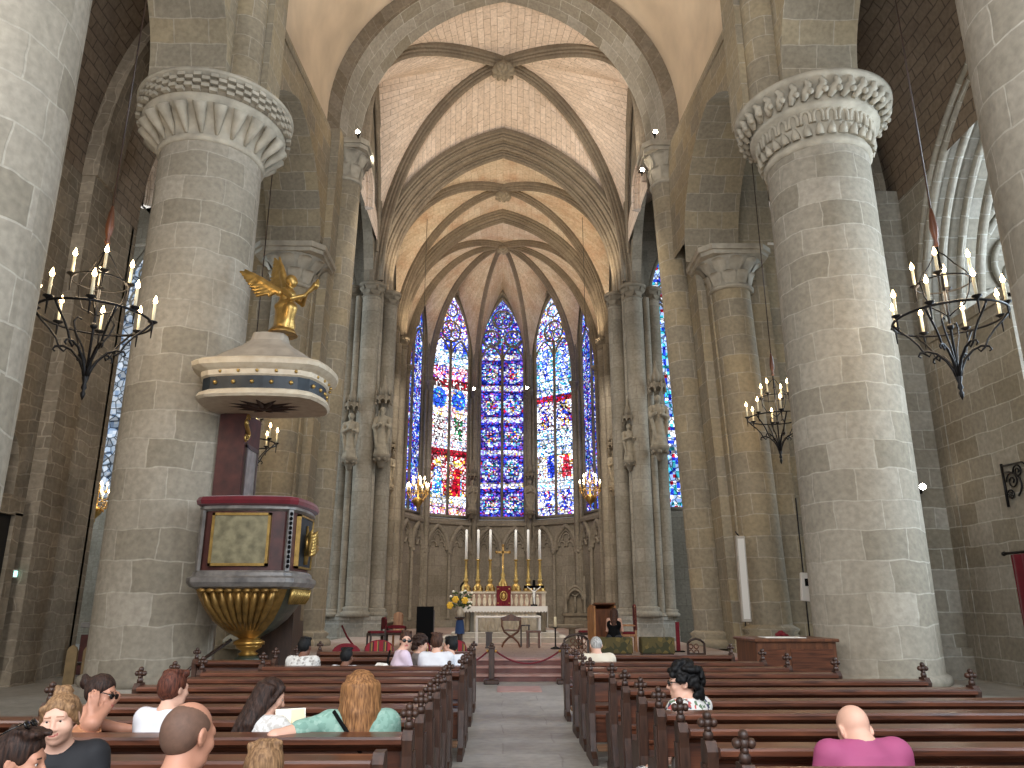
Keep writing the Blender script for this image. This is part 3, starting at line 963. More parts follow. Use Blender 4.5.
# ---- transept vault
BZ = 24.35
Wc = [(-5.5, 25.3, 17.3), (5.5, 25.3, 17.3)]; Ec = [(-5.62, 31.0, 15.2), (5.62, 31.0, 15.2)]
boss1 = (0, 28.05, BZ)
b = MB()
n = 24
def warch(p, q, za, n=n):
    """half wall arch from corner p to the middle of p-q at height za, then its mirror from q"""
    mx, my = (p[0] + q[0]) / 2, (p[1] + q[1]) / 2
    D = hypot(q[0] - p[0], q[1] - p[1]) / 2
    h = pointed(D, p[2], za, n)
    out = []
    for (x, z) in h:
        t = 1 - x / D
        out.append((p[0] + (mx - p[0]) * t, p[1] + (my - p[1]) * t, z))
    return out
def cell(mb, p, q, za, boss, mi=0, zs=None, pp=1.0, pq=1.0):
    if zs is None: A = warch(p, q, za); B = warch(q, p, za)
    else:
        A = [p] + warch((p[0], p[1], zs), (q[0], q[1], zs), za, n - 1); B = [q] + warch((q[0], q[1], zs), (p[0], p[1], zs), za, n - 1)
    web(mb, A, rib_curve(p, boss, n, pp), mi=mi); web(mb, rib_curve(q, boss, n, pq), B, mi=mi)
cell(b, Wc[0], Wc[1], 25.0, boss1, 0, 18.2, 0.42, 0.42); cell(b, Ec[1], Ec[0], 22.75, boss1)
cell(b, Ec[0], Wc[0], 23.2, boss1, 0, None, 1.0, 0.42); cell(b, Wc[1], Ec[1], 23.2, boss1, 0, None, 0.42, 1.0)
struct('ceiling_crossing_vault', b, M['vault'], 'pale brick pattern ribbed vault over the crossing', 'vault')
b = MB()
for c in Wc + Ec: rib(b, rib_curve(c, (0, 28.05, BZ - 0.02), 28, 0.42 if c in Wc else 1.0), 0.34, 0.5)
struct('ceiling_crossing_ribs', b, M['rib'], None)
b = MB(); ring(b, [(q[0], q[2]) for q in warch((5.5, 25.3, 18.2), (-5.5, 25.3, 18.2), 25.0)] + [(q[0], q[2]) for q in warch((-5.5, 25.3, 18.2), (5.5, 25.3, 18.2), 25.0)][::-1], 25.31,
     [(q[0] * 1.35, q[2] + 1.6) for q in warch((5.5, 25.3, 18.2), (-5.5, 25.3, 18.2), 25.0)] + [(q[0] * 1.35, q[2] + 1.6) for q in warch((-5.5, 25.3, 18.2), (5.5, 25.3, 18.2), 25.0)][::-1], 25.31)
for s in (-1, 1):
    Mx = Matrix(((0, s, 0, s * 5.62), (1, 0, 0, 0), (0, 0, 1, 0), (0, 0, 0, 1)))
    opening_wall(b, Mx, 25.3, 30.9, 14.0, 25.5, [(28.1 + p[0], p[1]) for p in arch_full(2.78, 14.4, 18.6, 16, 14.0)], 0.4)
struct('wall_transept_spandrel', b, M['choir'])
b = MB()
for x in (-5.5, 5.5):
    pts = pointed(2.85, 16.5, 23.2, 20); pts = pts + [(-q[0], q[1]) for q in pts[-2::-1]]
    b.sweep([(x, 28.15 + q[0], q[1]) for q in pts], (1, 0, 0), rib_prof(0.3, 0.35))
struct('arch_transept_side', b, M['rib'], None)

def boss(name, c, r, label):
    fl = Field()
    fl.ell((0, 0, 0), (r, r, r * 0.55), k=0.02)
    rnd = random.Random(int(c[1] * 10))
    for k in range(9):
        a = 2 * pi * k / 9
        fl.ell((r * 0.75 * cos(a), r * 0.75 * sin(a), -r * 0.25), (r * 0.36, r * 0.2, r * 0.3), R=rotz(a), k=0.008)
        f_a = a + pi / 9; fl.ell((r * 0.72 * cos(f_a), r * 0.72 * sin(f_a), -r * 0.5), (r * 0.14, r * 0.1, r * 0.2), R=rotz(f_a), k=0.01, sub=True)
    for k in range(5):
        a = 2 * pi * k / 5 + 0.3
        fl.ell((r * 0.36 * cos(a), r * 0.36 * sin(a), -r * 0.52), (r * 0.28, r * 0.16, r * 0.22), R=rotz(a), k=0.02)
    fl.cap((0, 0, 0), (0, 0, r * 1.0), r * 0.5, r * 0.4)
    o = field_obj(name, fl, M['statue'], None, r * 0.06)
    o.location = c
    return tag(o, label, 'boss')
boss('vault_boss', (0, 28.05, 23.8), 0.52, 'leafy carved boss where the ribs of the pale brick crossing vault meet')
boss('vault_boss', (0, 34.5, 21.45), 0.4, 'carved round boss of the darker vault between the crossing and the apse')
boss('vault_boss', (0, 41.0, 21.65), 0.36, 'small carved boss at the centre of the fan of apse ribs')

# ---- choir arch (three moulded orders), choir bay vault, second arch
b = MB()
arch_rib(b, 30.95, 5.72, 15.4, 22.72, 0.5, 0.42, z0=15.0)
arch_rib(b, 31.35, 5.52, 15.4, 22.50, 0.4, 0.42, z0=15.0)
arch_rib(b, 31.75, 5.32, 15.4, 22.28, 0.36, 0.42, z0=15.0)
struct('arch_choir', b, M['rib'], 'moulded pointed arch of several stone rolls opening to the choir', 'arch')
b = MB()
boss2 = (0, 34.5, 22.0)
Wd = [(-5.5, 31.9, 15.0), (5.5, 31.9, 15.0)]; Ed = [(-5.5, 37.2, 14.9), (5.5, 37.2, 14.9)]
cell(b, Wd[0], Wd[1], 22.6, boss2); cell(b, Ed[1], Ed[0], 22.1, boss2); cell(b, Ed[0], Wd[0], 21.0, boss2); cell(b, Wd[1], Ed[1], 21.0, boss2)
struct('ceiling_choir_vault', b, M['apsecell'], None)
b = MB()
for c in Wd + Ed: rib(b, rib_curve(c, boss2, 28), 0.26, 0.4)
arch_rib(b, 37.2, 5.5, 15.1, 22.15, 0.42, 0.45, z0=14.6)
arch_rib(b, 37.5, 5.35, 15.1, 21.95, 0.26, 0.4, z0=14.6)
struct('ceiling_choir_ribs', b, M['rib'], None)

# ---- apse polygon
AC = (0.0, 41.0); AR = 5.48
V_ = []
for k in range(6):
    a = RAD(18 * 0) + RAD(36 * k)
    V_.append((AC[0] - AR * cos(a), AC[1] + AR * sin(a)))
boss3 = (0, 41.0, 22.05)
ZS = 14.5
b = MB()
for k in range(5):
    p = V_[k] + (ZS,); q = V_[k + 1] + (ZS,)
    A = warch(p, q, 21.35); B = warch(q, p, 21.35)
    web(b, A, rib_curve(p, boss3, n)); web(b, rib_curve(q, boss3, n), B)
# short bay between second arch and apse
Wf = [(-5.45, 37.6, 14.9), (5.45, 37.6, 14.9)]
cell(b, Wf[0], Wf[1], 22.0, boss3)
cell(b, V_[0] + (ZS,), Wf[0], 20.6, boss3); cell(b, Wf[1], V_[5] + (ZS,), 20.6, boss3)
struct('ceiling_apse_vault', b, M['apsecell'], 'apse vault of weathered pinkish stone between fanning ribs', 'vault')
b = MB()
for k in range(6):
    rib(b, rib_curve(V_[k] + (ZS,), boss3, 28), 0.24, 0.36)
for c in Wf: rib(b, rib_curve(c, boss3, 28), 0.24, 0.36)
struct('ceiling_apse_ribs', b, M['rib'], None)

FW = 2 * AR * sin(RAD(18))          # facet width
SILL, GS, GA, GHW = 6.55, 17.2, 20.85, 1.4
def facet_matrix(k, inset=0.0):
    p, q = Vector(V_[k] + (0,)), Vector(V_[k + 1] + (0,))
    u = (q - p).normalized(); mid = (p + q) / 2
    nout = (mid - Vector((AC[0], AC[1], 0))).normalized()
    mid = mid - nout * inset
    return Matrix(((u.x, nout.x, 0, mid.x), (u.y, nout.y, 0, mid.y), (0, 0, 1, 0), (0, 0, 0, 1)))

PAL_BLUE = [(40, 60, 190), (30, 44, 150), (70, 90, 220), (90, 70, 170), (120, 90, 190), (200, 210, 235), (60, 130, 190), (150, 40, 60)]
def cmix(rnd, cols, w):
    t = rnd.random() * sum(w)
    for c, q in zip(cols, w):
        t -= q
        if t <= 0: return c
    return cols[-1]
W_, BL, DB, RD, YL, GR, VI, LB, PK, BK, TE, BR = (236, 236, 240), (44, 70, 214), (26, 36, 140), (168, 26, 46), (236, 196, 70), (40, 120, 80), (120, 84, 186), (150, 180, 235), (226, 150, 170), (34, 28, 40), (60, 170, 190), (92, 44, 44)
def paint(win, u, z, rnd):
    """u in -1..1 across the window, z height in metres"""
    lan = 0 if u < 0 else 1
    lu = (u + 0.5) * 2 if u < 0 else (u - 0.5) * 2          # -1..1 inside its lancet
    if win == 'centre':
        if z > 17.0:
            return cmix(rnd, [DB, BL, W_, VI, TE, RD, LB, GR], [4, 3, 2, 3, 1.4, 1, 1.6, 0.5])
        ph = (z - SILL) % 2.05 / 2.05
        d = hypot(lu, (ph - 0.5) * 2.6)
        if ph < 0.1 or ph > 0.93: return cmix(rnd, [W_, LB, VI, YL], [3, 2, 2, 0.5])
        if d < 0.55: return cmix(rnd, [BL, RD, W_, GR, YL, TE, BK, PK], [3, 2, 2, 1, 0.7, 1.4, 1, 1])
        if d < 0.85: return cmix(rnd, [LB, W_, VI, TE, DB], [2, 2, 2.5, 1, 2])
        return cmix(rnd, [DB, BL, VI, RD, BK], [3, 3, 3, 0.8, 1])
    if win == 'left':
        if z > 17.6:
            return cmix(rnd, [BL, W_, RD, YL, VI, LB], [3, 3, 2, 0.6, 1, 1])
        if z > 16.9: return cmix(rnd, [BL, DB, BL, W_] if abs(lu) > 0.3 else [W_, LB, W_, BL], [3, 1, 2, 1])
        if z > 15.9: return cmix(rnd, [W_, LB, TE, BL], [4, 2, 1, 0.6])
        if z > 15.0: return cmix(rnd, [RD, PK, W_, BL], [2, 2, 2.5, 1.5])
        if z > 14.5: return cmix(rnd, [BR, W_, BK, RD], [3, 1, 1, 1])
        if z > 11.2:
            if hypot(lu, (z - 13.8) / 0.9) < 0.75: return cmix(rnd, [BL, (50, 90, 200), TE, YL], [3, 3, 1, 0.5])
            if abs(lu) < 0.42 and z < 13.3:
                if z > 12.7: return cmix(rnd, [YL, W_, PK], [1, 2, 1])
                return cmix(rnd, [W_, BR, W_, BK] if lan == 0 else [GR, W_, BR, BK], [3, 2, 2, 1])
            return cmix(rnd, [W_, LB, RD, PK, YL], [5, 1.5, 0.7, 1, 0.4])
        if z > 10.7: return cmix(rnd, [W_, LB, PK], [4, 1, 1])
        if z > 10.3: return cmix(rnd, [RD, BR, BK], [3, 2, 0.5])
        if z > 7.9:
            hd = hypot(lu, (z - 9.85) / 0.4)
            if hd < 0.5: return cmix(rnd, [YL, W_, YL], [3, 2, 1])
            if abs(lu) < 0.25 + 0.35 * (9.6 - z) / 1.7 and z < 9.6:
                if lan == 0: return cmix(rnd, [TE, BL, W_, W_], [3 if z < 8.9 else 1, 2, 2, 1])
                return cmix(rnd, [RD, RD, YL, (220, 30, 50)], [4, 3, 0.6, 2]) if lu < 0.35 else cmix(rnd, [TE, BL, YL], [2, 1, 1])
            return cmix(rnd, [RD, BR, PK, W_, YL], [2, 1.6, 1, 1.4, 0.5])
        if z > 7.4: return cmix(rnd, [W_, YL, LB], [5, 1, 1])
        return cmix(rnd, [PK, W_, RD, VI, YL], [3, 4, 1, 1, 0.7])
    if win == 'right':
        if z > 17.2:
            return cmix(rnd, [BL, W_, RD, LB, YL, TE], [2.5, 3, 1.4, 1.4, 0.8, 1])
        if z > 15.2: return cmix(rnd, [BL, BL, W_, LB] if abs(lu) < 0.35 else [W_, LB, TE, BL, YL], [3, 2, 3, 2, 0.5])
        if z > 14.1: return cmix(rnd, [W_, TE, LB, BL], [4, 2, 1.5, 1])
        if z > 13.7: return cmix(rnd, [RD, BR, BL, BK], [3, 2, 1, 1])
        if z > 12.0:
            if abs(lu + 0.1) < 0.4: return cmix(rnd, [BL, YL, W_, RD, BK], [2.4, 1.2, 2, 0.9, 1.4])
            return cmix(rnd, [W_, BK, RD, LB, BL], [4, 1.8, 1, 1, 1])
        if z > 10.4: return cmix(rnd, [W_, LB, TE, BL, BK], [5, 2, 1, 0.8, 0.7])
        if z > 9.0:
            if lan == 1 and abs(lu) < 0.22 + 0.3 * (10.4 - z) / 1.4: return cmix(rnd, [RD, BR, PK], [4, 1.5, 0.8])
            if lan == 0 and lu > 0: return cmix(rnd, [BL, DB, W_], [3, 2, 1])
            return cmix(rnd, [W_, YL, RD, LB], [4, 0.8, 0.7, 1])
        if z > 8.2: return cmix(rnd, [W_, LB, TE, RD], [5, 1.6, 1, 0.5])
        if abs(lu) < 0.5: return cmix(rnd, [BL, W_, RD, DB], [3, 3, 1, 2])
        return cmix(rnd, [W_, LB, BL, PK, YL], [4, 2, 2, 0.7, 0.5])
    if win == 'outer':
        return cmix(rnd, [BL, DB, LB, W_, VI, RD, TE], [4, 3, 2, 2, 1.2, 0.6, 0.8])
    if win == 'teal':
        return cmix(rnd, [TE, LB, W_, BL, DB, RD], [3, 3, 2.5, 2, 1, 0.5])
    return cmix(rnd, [(206, 216, 228), (176, 194, 214), (140, 164, 196)], [3, 2, 1])

def glass_sheet(parent, Mx, hw, z0, zs, za, win, seed, mat, y=0.0, nu=30, dz=0.085):
    rnd = random.Random(seed)
    top = pointed(hw, zs, za, 40)
    def wid(z):
        if z <= zs: return hw
        for i in range(len(top) - 1):
            if top[i][1] <= z <= top[i + 1][1]:
                t = (z - top[i][1]) / max(1e-9, top[i + 1][1] - top[i][1])
                return top[i][0] + (top[i + 1][0] - top[i][0]) * t
        return 0.02
    nz = int((za - 0.03 - z0) / dz)
    zsn = [z0 + (za - 0.03 - z0) * i / nz for i in range(nz + 1)]
    V = []; F = []; C = []; U = []
    for z in zsn:
        w = max(0.02, wid(z))
        for j in range(nu + 1):
            V.append(Mx @ Vector((-w + 2 * w * j / nu, y, z))); U.append((-w + 2 * w * j / nu + seed, z))
    for i in range(nz):
        for j in range(nu):
            F.append((i * (nu + 1) + j, i * (nu + 1) + j + 1, (i + 1) * (nu + 1) + j + 1, (i + 1) * (nu + 1) + j))
            zc = (zsn[i] + zsn[i + 1]) / 2; w = max(0.02, wid(zc))
            uu = (-w + 2 * w * (j + 0.5) / nu) / hw
            C.append(lin(paint(win, uu, zc, rnd)))
    me = bpy.data.meshes.new('stained_glass')
    me.from_pydata([tuple(p) for p in V], [], F)
    ul = me.uv_layers.new(name='UVMap')
    for li, lp in enumerate(me.loops): ul.data[li].uv = U[lp.vertex_index]
    ca = me.color_attributes.new('pane', 'FLOAT_COLOR', 'CORNER')
    arr = np.repeat(np.array(C, np.float32), 4, axis=0)
    ca.data.foreach_set('color', arr.ravel())
    me.materials.append(mat)
    return link('stained_glass', me, parent)

M['glass_c'] = stained('glass_centre', 2.0, 4.0)
M['glass_w'] = stained('glass_bright', 2.6, 3.2)
M['glass_o'] = stained('glass_blue', 2.0, 3.6)
M['glass_p'] = stained('glass_pale', 0.95, 3.0)

def circ(cx, cz, r, n=24): return [(cx + r * cos(2 * pi * k / n), cz + r * sin(2 * pi * k / n)) for k in range(n)]
def tracery_bars(mb, Mx, hw, z0, zs, za, kind, y=-0.08):
    def T(p): return Mx @ Vector((p[0], y, p[1]))
    out = arch_full(hw, zs, za, 24, z0)
    mb.tube([T(p) for p in out], 0.1, 8)
    mb.tube([T((-hw, z0)), T((hw, z0))], 0.1, 8)
    lz = zs - 0.9 if kind != 'single' else zs
    mb.tube([T((0, z0)), T((0, lz + 1.3))], 0.085, 8)
    h2 = hw / 2
    for sx in (-1, 1):
        la = arch_full(h2 * 0.98, lz, lz + 1.35, 12)
        mb.tube([T((sx * h2 + p[0], p[1])) for p in la], 0.06, 6)
    if kind == 'rose':           # three circles of trefoils
        for cx, cz, r in ((-h2, lz + 1.75, 0.56), (h2, lz + 1.75, 0.56), (0, lz + 3.05, 0.62)):
            mb.tube([T(p) for p in circ(cx, cz, r)], 0.055, 6, closed=True)
            for k in range(3):
                a = pi / 2 + 2 * pi * k / 3
                mb.tube([T(p) for p in circ(cx + r * 0.45 * cos(a), cz + r * 0.45 * sin(a), r * 0.42, 12)], 0.035, 5, closed=True)
    elif kind == 'lobes':
        for cx, cz, r in ((0, lz + 1.9, 0.68), (0, lz + 3.3, 0.42)):
            mb.tube([T(p) for p in circ(cx, cz, r)], 0.055, 6, closed=True)
        for k in range(3):
            a = pi / 2 + 2 * pi * k / 3
            mb.tube([T(p) for p in circ(0.36 * cos(a), lz + 1.9 + 0.36 * sin(a), 0.3, 14)], 0.04, 5, closed=True)
    # iron saddle bars
    return mb
def saddle(mb, Mx, hw, z0, z1, step, y=-0.03):
    z = z0 + step
    while z < z1:
        for (a, b) in ((-hw, -0.04), (0.04, hw)):
            mb.tube([Mx @ Vector((a, y, z)), Mx @ Vector((b, y, z))], 0.02, 4)
        z += step

names = ['outer', 'left', 'centre', 'right', 'outer']
labels = ['narrow blue stained glass window at the left end of the apse', 'stained glass window with white ground and a red robed saint, left of the central window',
          'central tall stained glass window of blue and violet medallions behind the altar', 'stained glass window with red and blue figures, right of the central window', 'narrow blue stained glass window at the right end of the apse']
wallb = MB(); arc = MB(); bandb = MB()
for k in range(5):
    Mx = facet_matrix(k)
    root = thing('window_%d' % (k + 1), labels[k], 'window'); root['kind'] = 'structure'
    mat = M['glass_c'] if k == 2 else (M['glass_w'] if k in (1, 3) else M['glass_o'])
    glass_sheet(root, Mx, GHW, SILL + 0.15, GS, GA, names[k], k * 3 + 1, mat, y=0.32)
    t = MB(); tracery_bars(t, Mx, GHW, SILL + 0.15, GS, GA, 'rose' if k == 2 else 'lobes', y=0.24)
    t.build('tracery', M['choir'], root)
    t = MB(); saddle(t, Mx, GHW, SILL + 0.15, GS, 0.52, y=0.29)
    t.build('saddle_bars', M['iron'], root)
    # wall with the window hole, deep splayed reveal
    opening_wall(wallb, Mx, -FW / 2 - 0.2, FW / 2 + 0.2, 0.3, 22.2, arch_full(GHW + 0.1, GS, GA + 0.15, 24, SILL), 0.5, zb=SILL)
    # reveal rolls
    for (hw, y, za) in ((GHW + 0.18, -0.06, GA + 0.28), (GHW + 0.32, -0.02, GA + 0.5)):
        arc.tube([Mx @ Vector((p[0], y, p[1])) for p in arch_full(hw, GS, za, 20, SILL)], 0.07, 8)
    # sloping sill band
    bandb.add([Mx @ Vector(p) for p in ((-FW / 2, -0.14, SILL - 0.18), (FW / 2, -0.14, SILL - 0.18), (FW / 2, 0.1, SILL + 0.02), (-FW / 2, 0.1, SILL + 0.02), (-FW / 2, -0.14, SILL - 0.34), (FW / 2, -0.14, SILL - 0.34), (FW / 2, 0, SILL - 0.42), (-FW / 2, 0, SILL - 0.42))],
              [(0, 1, 2, 3), (4, 5, 1, 0), (7, 6, 5, 4)])
    # blind arcade: two trefoil arches per bay
    for sx in (-1, 1):
        cx = sx * FW * 0.232
        hw = FW * 0.215
        arc.tube([Mx @ Vector((cx + p[0], -0.07, p[1])) for p in arch_full(hw, 4.75, 6.1, 12, 4.7)], 0.13, 8)
        arc.tube([Mx @ Vector((cx + p[0], -0.05, p[1])) for p in arch_full(hw * 0.8, 4.75, 5.85, 12, 4.7)], 0.06, 6)
        for (qx, qz, r) in ((cx - hw * 0.36, 5.0, 0.2), (cx + hw * 0.36, 5.0, 0.2), (cx, 5.42, 0.22)):
            a0 = {0: 0}
            arc.tube([Mx @ Vector((qx + r * cos(a), -0.04, qz + r * sin(a))) for a in [RAD(-30) + RAD(240) * t / 10 for t in range(11)]], 0.055, 6)
    for cx in (-FW * 0.445, 0.0, FW * 0.445):
        c = Mx @ Vector((cx, -0.1, 0))
        arc.lathe([(0.12, 0.9), (0.12, 1.0), (0.1, 1.06), (0.1, 4.45), (0.1, 4.5), (0.16, 4.7), (0.17, 4.8)], (c.x, c.y, 0), 10)
        arc.ball(Mx @ Vector((cx, -0.2, 4.58)), 0.11, 6)
    # bench along the wall
    bandb.obox(Mx @ Vector((0, -0.25, 0.67)), (FW + 0.2, 0.6, 0.45), Mx.to_3x3().to_4x4())
struct('wall_apse', wallb, M['choir'], 'grey choir apse wall under and between the stained glass windows', 'wall')
struct('wall_apse_arcading', arc, M['choir'], 'blind trefoil arcading carved on the apse wall below the windows', 'arcading')
struct('wall_apse_band', bandb, M['choir'])
# apse vertex shafts
b = MB()
for k in range(6):
    x, y = V_[k]
    d = Vector((AC[0] - x, AC[1] - y, 0)).normalized(); p = Vector((x, y, 0)) + d * 0.2
    tt = Vector((-d.y, d.x, 0))
    shaft(b, p.x, p.y, 0.15, 0.9, 14.0, 14)
    for sg in (-1, 1):
        q = Vector((x, y, 0)) + d * 0.1 + tt * 0.24 * sg
        shaft(b, q.x, q.y, 0.085, 0.9, 14.0, 10)
    capital(b, (p.x, p.y), 0.16, 0.3, 13.95, 14.55, 14, 5, square=False)
struct('apse_shafts', b, M['choir'])

# ---- choir side walls, clustered piers
b = MB()
for s in (-1, 1):
    for (y0, y1) in ((31.6, 41.2),):
        x0, x1 = s * 5.6, s * 6.3
        b.box(min(x0, x1), max(x0, x1), y0, y1, 0.3, 22)
struct('wall_choir_sides', b, M['choir'])
for s in (-1, 1):
    b = MB()
    for (x, y, r, zt) in ((5.66, 31.05, 0.40, 14.5), (4.98, 31.75, 0.33, 14.4), (5.3, 31.2, 0.12, 14.5), (6.2, 31.0, 0.14, 14.5), (5.05, 32.35, 0.13, 14.4), (6.55, 31.35, 0.3, 14.5),
                          (5.25, 36.6, 0.2, 14.3), (5.12, 37.25, 0.27, 14.3), (5.2, 37.8, 0.16, 14.3), (5.35, 33.4, 0.1, 14.2), (5.38, 35.2, 0.1, 14.2), (5.3, 39.3, 0.1, 14.1)):
        shaft(b, s * x, y, r, 1.25 if y < 33 else 0.9, zt, 20)
    b.prism([(s * p[0], p[1]) for p in ((5.25, 31.35), (5.9, 31.2), (6.6, 31.2), (6.75, 31.9), (6.4, 32.6), (5.4, 32.6))][::s], 0.45, 15.0)
    b.prism([(s * p[0], p[1]) for p in ((5.2, 36.5), (5.9, 36.3), (5.9, 38.1), (5.25, 38.0))][::s], 0.45, 15.0)
    struct('pier_choir_' + ('left' if s < 0 else 'right'), b, M['choir'], 'clustered choir pier of tall round shafts with statues on its ' + ('left' if s < 0 else 'right') + ' side of the apse', 'pier')
    b = MB()
    for (x, y, r, z) in ((5.66, 31.05, 0.40, 15.05), (4.98, 31.75, 0.33, 14.95), (6.55, 31.35, 0.3, 15.05), (5.12, 37.25, 0.27, 14.8), (5.3, 31.2, 0.12, 15.05)):
        capital(b, (s * x, y), r, r * 1.45, z - 0.6, z, 18, 6, square=False)
    struct('pier_choir_capitals', b, M['carvedark'])
    b = MB()
    oc = [(s * (5.75 + 1.3 * cos(a)), 31.75 + 1.05 * sin(a)) for a in [pi / 8 + k * pi / 4 for k in range(8)]]
    b.prism(oc, 0.3, 0.85); b.prism([(s * 5.75 + (p[0] - s * 5.75) * 0.93, 31.75 + (p[1] - 31.75) * 0.93) for p in oc], 0.85, 1.12)
    b.prism([(s * 5.75 + (p[0] - s * 5.75) * 0.97, 31.75 + (p[1] - 31.75) * 0.97) for p in oc], 1.12, 1.27)
    struct('pier_choir_plinth', b, M['wallr'])

# ---- transept arms: walls, chapels' windows, ceiling
b = MB()
for s in (-1, 1):
    # east wall with tall windows
    Mx = Matrix(((1, 0, 0, 0), (0, 1, 0, 35.0), (0, 0, 1, 0), (0, 0, 0, 1)))
    def ow(cx, hw, z0, zs, za, x0, x1):
        out = [(cx + p[0], p[1]) for p in arch_full(hw, zs, za, 18, z0)]
        opening_wall(b, Mx, x0, x1, 0, 22.5, out, 0.5, zb=z0)
    a = [6.3, 10.6] if s > 0 else [-10.6, -6.3]
    ow(s * 8.35, 1.3, 5.8, 15.5, 19.5, *a)
    a = [10.6, 14.0] if s > 0 else [-14.0, -10.6]
    ow(s * 12.3, 1.2, 6.0, 15.0, 19.0, *a)
    a = [14.0, 20.0] if s > 0 else [-20.0, -14.0]
    ow(s * 17.5, 1.35, 6.0, 15.0, 19.0, *a)
    b.box(min(s * 20, s * 20.4), max(s * 20, s * 20.4), 20.5, 35.5, 0, 22.5)
    b.box(min(s * 10.6, s * 20.4), max(s * 10.6, s * 20.4), 19.9, 20.3, 0, 22.5)
    for xx in (10.5, 14.3):
        for dx, r in ((0, 0.3), (0.42, 0.16), (-0.42, 0.16)):
            shaft(b, s * (xx + dx), 34.8 - (0.2 if dx == 0 else 0), r, 0, 20.5, 14)
        b.box(min(s * (xx - 0.3), s * (xx + 0.3)), max(s * (xx - 0.3), s * (xx + 0.3)), 31.0, 31.7, 0, 21.0)
        shaft(b, s * xx, 30.9, 0.3, 0, 16, 16)
struct('wall_transept', b, M['choir'])
b = MB()
for s in (-1, 1):
    for (xa, xb) in ((5.5, 10.5), (10.5, 14.4), (14.4, 20.4)):
        mid = s * (xa + xb) / 2; hw = (xb - xa) / 2
        pts = arch_full(hw, 17.5, 21.8, 12, 17)
        b.grid([[(mid + p[0], y, p[1]) for p in pts] for y in ((25.5 if xa < 6 else 19.8), 28, 31.5, 35.1)], None, 0, True)
        for y in (25.6, 27.8, 31.2):
            b.sweep([(mid + p[0], y, p[1]) for p in pts], (0, 1, 0), rib_prof(0.3, 0.3))
struct('ceiling_transept_vault', b, M['vault'])
wi = 6
for (cx, hw, z0, zs, za, win, lab, m) in ((8.35, 1.2, 5.9, 15.5, 19.4, 'teal', 'strip of blue and teal stained glass seen between the right crossing shaft and choir pier', 'glass_o'),
                                      (-8.35, 1.2, 5.9, 15.5, 19.4, 'teal', 'sliver of stained glass seen between the left crossing shaft and choir pier', 'glass_o'),
                                      (12.3, 1.1, 6.1, 15, 18.9, 'pale', 'pale leaded transept window glimpsed beyond the right round column, left of its shaft', 'glass_p'),
                                      (17.5, 1.25, 6.1, 15, 18.9, 'pale', 'pale leaded transept window glimpsed right of the right round column', 'glass_p'),
                                      (-12.3, 1.1, 6.1, 15, 18.9, 'pale', 'pale leaded transept window glimpsed behind the gilded angel', 'glass_p'),
                                      (-17.5, 1.25, 6.1, 15, 18.9, 'pale', 'pale leaded transept window glimpsed between the rubble wall and the left round column', 'glass_p')):
    Mx = Matrix(((1, 0, 0, cx), (0, 1, 0, 35.0), (0, 0, 1, 0), (0, 0, 0, 1)))
    root = thing('window_%d' % wi, lab, 'window'); root['kind'] = 'structure'; wi += 1
    glass_sheet(root, Mx, hw, z0, zs, za, win, wi * 5, M[m], y=0.25, nu=16, dz=0.16)
    t = MB(); tracery_bars(t, Mx, hw, z0, zs, za, 'lobes', y=0.17)
    t.build('tracery', M['choir'], root)

scale_end(_g)

# ---- aisle outer walls and half-barrel vaults
LX, RX = -10.75, 11.1
b = MB()
Mx = Matrix(((0, -1, 0, LX), (1, 0, 0, 0), (0, 0, 1, 0), (0, 0, 0, 1)))
def niche_wall(b, Mx, xs, z1):
    """xs: list of (x0, x1, None or (cx, hw, z0, zs, za))"""
    for (x0, x1, o) in xs:
        if o is None:
            b.add([Mx @ Vector(p) for p in ((x0, 0, 0), (x1, 0, 0), (x1, 0, z1), (x0, 0, z1))], [(0, 1, 2, 3)], [[(x0, 0), (x1, 0), (x1, z1), (x0, z1)]])
        else:
            cx, hw, z0, zs, za = o
            opening_wall(b, Mx, x0, x1, 0, z1, [(cx + p[0], p[1]) for p in arch_full(hw, zs, za, 16, z0)], 0.9, zb=z0, back=False)
niche_wall(b, Mx, [(4, 15.2, None), (15.2, 17.35, (16.3, 0.75, 4.0, 4.6, 5.5)), (17.35, 20.4, None)], 12.5)
struct('wall_left', b, M['wall'], 'brown rubble stone wall of the left aisle', 'wall')
b = MB(); b.box(LX - 1.2, LX - 0.9, 4, 20.4, 0, 12.5); b.box(LX - 1.2, LX, 20.3, 20.6, 0, 17)
struct('wall_left_back', b, M['wall'])
# doorway below the niche, the shade inside painted as a dark sheet
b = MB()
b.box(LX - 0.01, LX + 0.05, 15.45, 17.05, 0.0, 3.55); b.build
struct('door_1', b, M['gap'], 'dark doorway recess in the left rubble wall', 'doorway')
b = MB()
for (y0, y1, z0, z1) in ((15.2, 15.47, 0, 3.6), (17.03, 17.3, 0, 3.6), (15.2, 17.3, 3.55, 3.95)): b.box(LX, LX + 0.14, y0, y1, z0, z1)
struct('trim_1', b, M['wall'])
